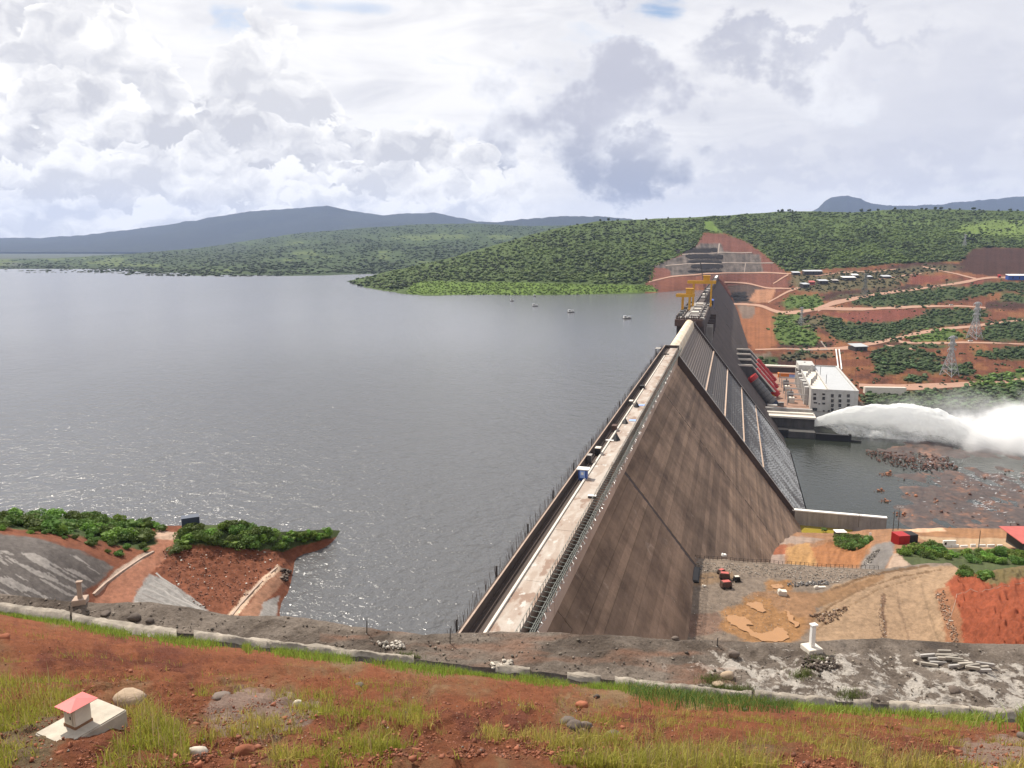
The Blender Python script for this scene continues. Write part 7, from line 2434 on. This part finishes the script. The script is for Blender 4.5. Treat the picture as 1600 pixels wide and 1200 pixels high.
def stone(px, py, size, label, mat='rock', sheet=SLOPE, seed=0, flat=.7, rot=0.0, name='stone', sink=.2):
    V, Fc = ICO2
    r = np.random.default_rng(seed)
    dirs = r.normal(size=(9, 3)); dirs /= np.linalg.norm(dirs, axis=1)[:, None]
    Q = V.copy()
    for d in dirs:       # chip flat facets off a ball
        k = Q @ d; lim = r.uniform(.55, .85)
        Q -= np.maximum(0, k - lim)[:, None] * d
    Q *= 1 + .06 * fbm(V[:, 0] * 3 + seed, V[:, 1] * 3 + V[:, 2] * 2, 3, seed)[:, None]
    Q = Q * np.array([1, .8, flat]) * size
    o = inst(name, mesh_np(name, Q, Fc, M[mat]), None, sheet.one(px, py, size * flat * (1 - 2 * sink) * .7), rot)
    return tag(o, label, 'stone')

M['tan_rock'] = mat_plain('tan_rock', (.36, .27, .19), .9, .35, 5.0, .04)
stone(203, 1099, .34, 'big pale boulder lying behind the pink roofed box', 'tan_rock', seed=1, flat=.62)
stone(212, 1079, .11, 'small dark stone behind the pale boulder', 'rock', seed=2)
stone(910, 1103, .21, 'wedge of broken red earth with a sunlit flat top on the slope', 'red_rock', seed=3, flat=.8)
stone(887, 1132, .17, 'dark grey stone in a small cluster on the red slope, left one', 'rock', seed=4)
stone(897, 1139, .15, 'dark stone in a small cluster on the red slope, lower one', 'rock', seed=5)
stone(916, 1135, .12, 'greenish grey stone right of the dark cluster on the red slope', 'rock', seed=6)
stone(932, 1093, .12, 'dark stone right of the wedge of red earth', 'rock', seed=7)
stone(958, 1146, .16, 'dark flat stone lying in the grass below the cluster', 'rock', seed=8, flat=.4)
stone(562, 1076, .12, 'grey stone on the left part of the red slope in dry grass', 'rock', seed=9)
stone(1164, 1108, .10, 'small dark stone near the grass edge at the right', 'rock', seed=10)
stone(1597, 1158, .16, 'dark stone at the right edge of the slope', 'rock', seed=11)
stone(310, 1175, .13, 'whitish stone in the grass right of the pink roofed box', 'pale_rock', seed=12)
stone(385, 1177, .15, 'orange stone in the grass at the bottom of the slope', 'red_rock', seed=13)
stone(345, 1093, .20, 'long grey stick of rock on the pale bare patch', 'rock', seed=14, flat=.3, rot=.3)
stone(465, 1104, .12, 'white lump on the pale bare patch', 'pale_rock', seed=15)
stone(8, 1000, .22, 'dark red clod at the left edge under the gutter', 'red_rock', seed=16)
stone(1147, 1025, .32, 'black lump of spoil in the middle of the grey bench', 'rock', BENCH, 17)
stone(1137, 1060, .38, 'grey block with a flat pale top at the inner edge of the bench', 'tan_rock', BENCH, 18, .6)
stone(1122, 1072, .30, 'whitish slab right at the grass line', 'tan_rock', BENCH, 19, .35)
stone(1073, 1021, .14, 'small black stone on the bench left of the black lump', 'rock', BENCH, 20)
stone(1055, 998.5, .22, 'dark stone on the brink at the foot of the dam', 'rock', BENCH, 21, .5)
rubble(BENCH, [(762, 1038), (800, 1034), (808, 1044), (770, 1046)], 70, (.06, .22), 'white_rubble', (.36, .32, .27), 42)
stone(210, 968, .42, 'grey upright slab on the bench left of centre', 'rock', BENCH, 23)
stone(234, 972, .25, 'dark stone beside the upright slab on the bench', 'rock', BENCH, 24)
stone(165, 960, .35, 'flat grey slab on the bench near the left pillar', 'rock', BENCH, 25, .35)
rubble(BENCH, [(588, 1005), (625, 1003), (632, 1014), (600, 1016)], 60, (.06, .2), 'white_rubble', (.34, .31, .27), 41)
stone(1430, 1032, .14, 'small white stone left of the stack of grey cores', 'pale_rock', BENCH, 27)
stone(1490, 1080, .35, 'dark rough lump at the inner edge of the bench below the cores', 'rock', BENCH, 28, .5)

rubble(BENCH, [(1252, 1028), (1275, 1024), (1305, 1034), (1308, 1046), (1280, 1052), (1252, 1044)], 420, (.05, .17), 'spoil_rubble', (.085, .065, .052), 33)
# grey stone cores lying in loose rows on the bench
rc = random.Random(6)
cores = [(1449, 1026), (1475, 1024), (1452, 1038), (1466, 1036), (1478, 1034), (1490, 1036), (1461, 1031), (1474, 1029), (1500, 1038), (1491, 1045), (1508, 1043), (1520, 1047), (1539, 1040), (1534, 1047), (1519, 1051), (1538, 1052), (1486, 1032)]
for i, (x, y) in enumerate(cores):
    g = thing('stone_bar', BENCH.one(x, y, .06), 'grey square stone bar in the loose stack on the bench at the right', 'bar', 'stone bars stacked on the bench', rc.uniform(-.35, .25))
    MB().box((0, 0, .06), (rc.uniform(.55, .85), .13, .13)).build('bar', M['wood'] if i % 3 else M['conc'], g, local=True, bevel=.01)
    MB().box((0.05, .0, -.03), (.08, .2, .05)).build('bearer', M['dark_steel'], g, local=True)

# clods and grit on the slope
def clods():
    rng = np.random.default_rng(9)
    n = 24000
    x = rng.uniform(-60, 1660, n); f = rng.uniform(0, 1, n) ** .8
    y = lerpline(GUT, x) + 4 + f * (1200 - lerpline(GUT, x) - 4)
    X = SLOPE.pt(x, y)
    sz = rng.uniform(.008, .030, n) * (1 + 1.3 * (rng.random(n) < .05))
    t = np.array([.235, .078, .037]) * rng.uniform(.5, 1.2, n)[:, None]
    g = rng.random(n) < .025; t[g] = np.array([.20, .16, .13]) * rng.uniform(.6, 1.6, g.sum())[:, None]
    scatter_mass('earth_clods', X, sz, t, [crown(500 + k, 1, ICO1, .9) for k in range(5)], M['rockmass'], 10)
    n = 700
    x = rng.uniform(-60, 1660, n); f = rng.uniform(.05, .95, n)
    y = lerpline(BRK, x) * (1 - f) + (lerpline(GUT, x) - 12) * f
    X = BENCH.pt(x, y)
    t = np.array([.15, .125, .10]) * rng.uniform(.4, 1.7, n)[:, None]
    scatter_mass('bench_grit', X, rng.uniform(.03, .11, n), t, [crown(500 + k, 1, ICO1, .9) for k in range(5)], M['rockmass'], 11)

clods()

# ------------------------------------------------------------------ grass
def blades(name, X, h, lean, tint, rng, w0=.010):
    n = len(X)
    a = rng.uniform(0, 6.28, n); b_ = rng.uniform(0, 6.28, n)
    dx = np.cos(a) * lean * h; dy = np.sin(a) * lean * h
    wx = np.cos(b_) * w0 * (.6 + h * .8); wy = np.sin(b_) * w0 * (.6 + h * .8)
    z0 = np.zeros(n)
    base = X.copy(); base[:, 2] -= .03
    p1 = base + np.stack([dx * .3, dy * .3, h * .55], -1)
    p2 = base + np.stack([dx, dy, h * (1 - .35 * lean)], -1)
    wv = np.stack([wx, wy, z0], -1)
    V = np.stack([base - wv, base + wv, p1 - wv * .8, p1 + wv * .8, p2], 1).reshape(-1, 3)
    o = np.arange(n)[:, None] * 5
    T = np.concatenate([o + np.array([[0, 1, 3]]), o + np.array([[0, 3, 2]]), o + np.array([[2, 3, 4]])], 0)
    C = np.repeat(tint, 5, 0)
    inst(name, mesh_np(name, V, T, M['grass'], C), kind='stuff')

def grass():
    rng = np.random.default_rng(21)
    # density map in picture-independent ground patches
    cand_x = rng.uniform(-60, 1660, 170000)
    f = rng.uniform(0, 1, 170000)
    yg = lerpline(GUT, cand_x) + 4
    y = yg + f ** 1.0 * (1203 - yg)
    X = SLOPE.pt(cand_x, y)
    clump = 1.25 * fbm(X[:, 0] / .9, X[:, 1] / .9, 4, 71, .6) + .55 * fbm(X[:, 0] / .22, X[:, 1] / .22, 2, 72)
    px, py = cand_x, y
    bias = np.full(len(px), -.22)
    def zone(poly, v): 
        m_ = inpoly(px, py, poly); bias[m_] = v
    zone([(-60, 1060), (60, 1050), (130, 1065), (120, 1120), (-60, 1160)], .35)
    zone([(150, 1190), (170, 1120), (230, 1100), (290, 1140), (300, 1206), (150, 1206)], .50)
    zone([(300, 1100), (520, 1050), (660, 1080), (690, 1206), (300, 1206)], -.06)
    zone([(480, 1090), (560, 1070), (660, 1090), (660, 1150), (520, 1150)], .28)
    zone([(640, 1060), (900, 1075), (930, 1130), (720, 1150), (660, 1110)], -.42)
    zone([(720, 1150), (1000, 1125), (1500, 1120), (1500, 1206), (700, 1206)], -.10)
    zone([(1020, 1110), (1200, 1125), (1480, 1130), (1480, 1206), (1030, 1206)], .10)
    zone([(200, 985), (700, 1045), (690, 1075), (300, 1050), (100, 1020), (60, 1000)], -.45)
    zone([(330, 1085), (490, 1085), (480, 1140), (340, 1140)], -.15)
    zone([(60, 1130), (110, 1108), (200, 1120), (215, 1150), (130, 1192), (62, 1185)], -1.5)
    keep = clump + bias + rng.normal(0, .12, len(px)) > .27
    X = X[keep]; px = px[keep]; py = py[keep]; cl = (clump + bias)[keep]
    n = len(X)
    h = (.06 + .21 * rng.random(n) ** 1.6) * np.clip(.7 + cl, .5, 1.35)
    dry = np.clip(.46 + .6 * fbm(X[:, 0] / 1.5, X[:, 1] / 1.5, 3, 80) + rng.normal(0, .22, n), 0, 1)[:, None]
    left = ((px < 320) | ((px > 480) & (px < 660)))[:, None] * .35
    dry = np.clip(dry - left, 0, 1)
    green = np.array([.30, .31, .045]); straw = np.array([.50, .38, .12])
    t = (green * (1 - dry) + straw * dry) * rng.uniform(.65, 1.25, n)[:, None]
    blades('slope_grass', X, h, rng.uniform(.1, .8, n), t, rng, .0065)
    # seed stalks standing above the tufts
    k = rng.choice(n, min(n, 2600), replace=False)
    blades('dry_stalks', X[k], h[k] * rng.uniform(1.2, 1.9, len(k)), rng.uniform(.02, .25, len(k)), np.array([.36, .27, .13]) * rng.uniform(.6, 1.2, len(k))[:, None], rng, .006)
    # bright grass line along the gutter
    n = 26000
    x = rng.uniform(-60, 1660, n)
    wdt = lerpline([(-60, 3), (40, 4), (80, 10), (200, 20), (300, 22), (420, 14), (560, 14), (680, 20), (720, 8), (760, 3), (790, 14), (860, 16), (900, 6), (970, 6), (1000, 34), (1060, 40), (1130, 34), (1200, 30), (1240, 16), (1350, 16), (1480, 18), (1540, 26), (1600, 46), (1660, 46)], x)
    off = rng.normal(0, .35, n) * wdt
    y = lerpline(GUT, x) + 3 + np.abs(off) * .65 - .12 * wdt
    gap = fbm(x / 35, x * 0 + 2, 4, 12) + rng.normal(0, .2, n)
    keep = gap > -.30
    x, y = x[keep], np.maximum(y[keep], lerpline(GUT, x[keep]) + 2.2); n = len(x)
    X = SLOPE.pt(x, y)
    h = rng.uniform(.18, .62, n) * lerpline([(-60, .5), (200, .9), (700, .9), (760, .5), (820, .9), (900, .5), (1000, 1.1), (1200, 1.0), (1250, .7), (1500, .8), (1600, 1.6), (1660, 1.6)], x)
    t = np.array([.22, .32, .042]) * rng.uniform(.6, 1.3, n)[:, None]
    mid = (x > 980) & (x < 1240)
    t[mid] = np.array([.10, .17, .035]) * rng.uniform(.6, 1.3, mid.sum())[:, None]
    yel = rng.random(n) < .18
    t[yel] = np.array([.27, .26, .07]) * rng.uniform(.7, 1.2, yel.sum())[:, None]
    blades('gutter_grass', X, h, rng.uniform(.1, .8, n), t, rng, .014)
    # a few tufts on the bench
    n = 2600
    cx = rng.choice([1276, 1255, 1130, 1160, 1110, 640, 1330], n); x = cx + rng.normal(0, 10, n)
    cy = {1276: 1034, 1255: 1055, 1130: 1078, 1160: 1080, 1110: 1066, 640: 1030, 1330: 1088}
    y = np.array([cy[c] for c in cx]) + rng.normal(0, 4, n)
    yb = lerpline(BRK, x) + 3; yg = lerpline(GUT, x) - 14
    y = np.clip(y, yb, yg)
    X = BENCH.pt(x, y)
    blades('bench_tufts', X, rng.uniform(.08, .34, n), rng.uniform(.2, .9, n), np.array([.13, .16, .045]) * rng.uniform(.6, 1.3, n)[:, None], rng, .012)

grass()

# ------------------------------------------------------------------ air
def haze():
    x0, x1, y0, y1, z0, z1 = -16000, 16000, -400, 18500, -130, 1000
    me = bpy.data.meshes.new('haze')
    MBh = MB().box(((x0 + x1) / 2, (y0 + y1) / 2, (z0 + z1) / 2), (x1 - x0, y1 - y0, z1 - z0))
    m = bpy.data.materials.new('haze'); m.use_nodes = True
    t = m.node_tree; t.nodes.clear(); b = NB(t)
    out = b.new('ShaderNodeOutputMaterial'); v = b.new('ShaderNodeVolumePrincipled')
    v.inputs['Color'].default_value = (.50, .64, 1.0, 1)
    v.inputs['Density'].default_value = 3.2e-5
    b.l.new(v.outputs[0], out.inputs['Volume'])
    o = inst('haze', MBh.mesh('haze', m)); o['kind'] = 'stuff'

haze()
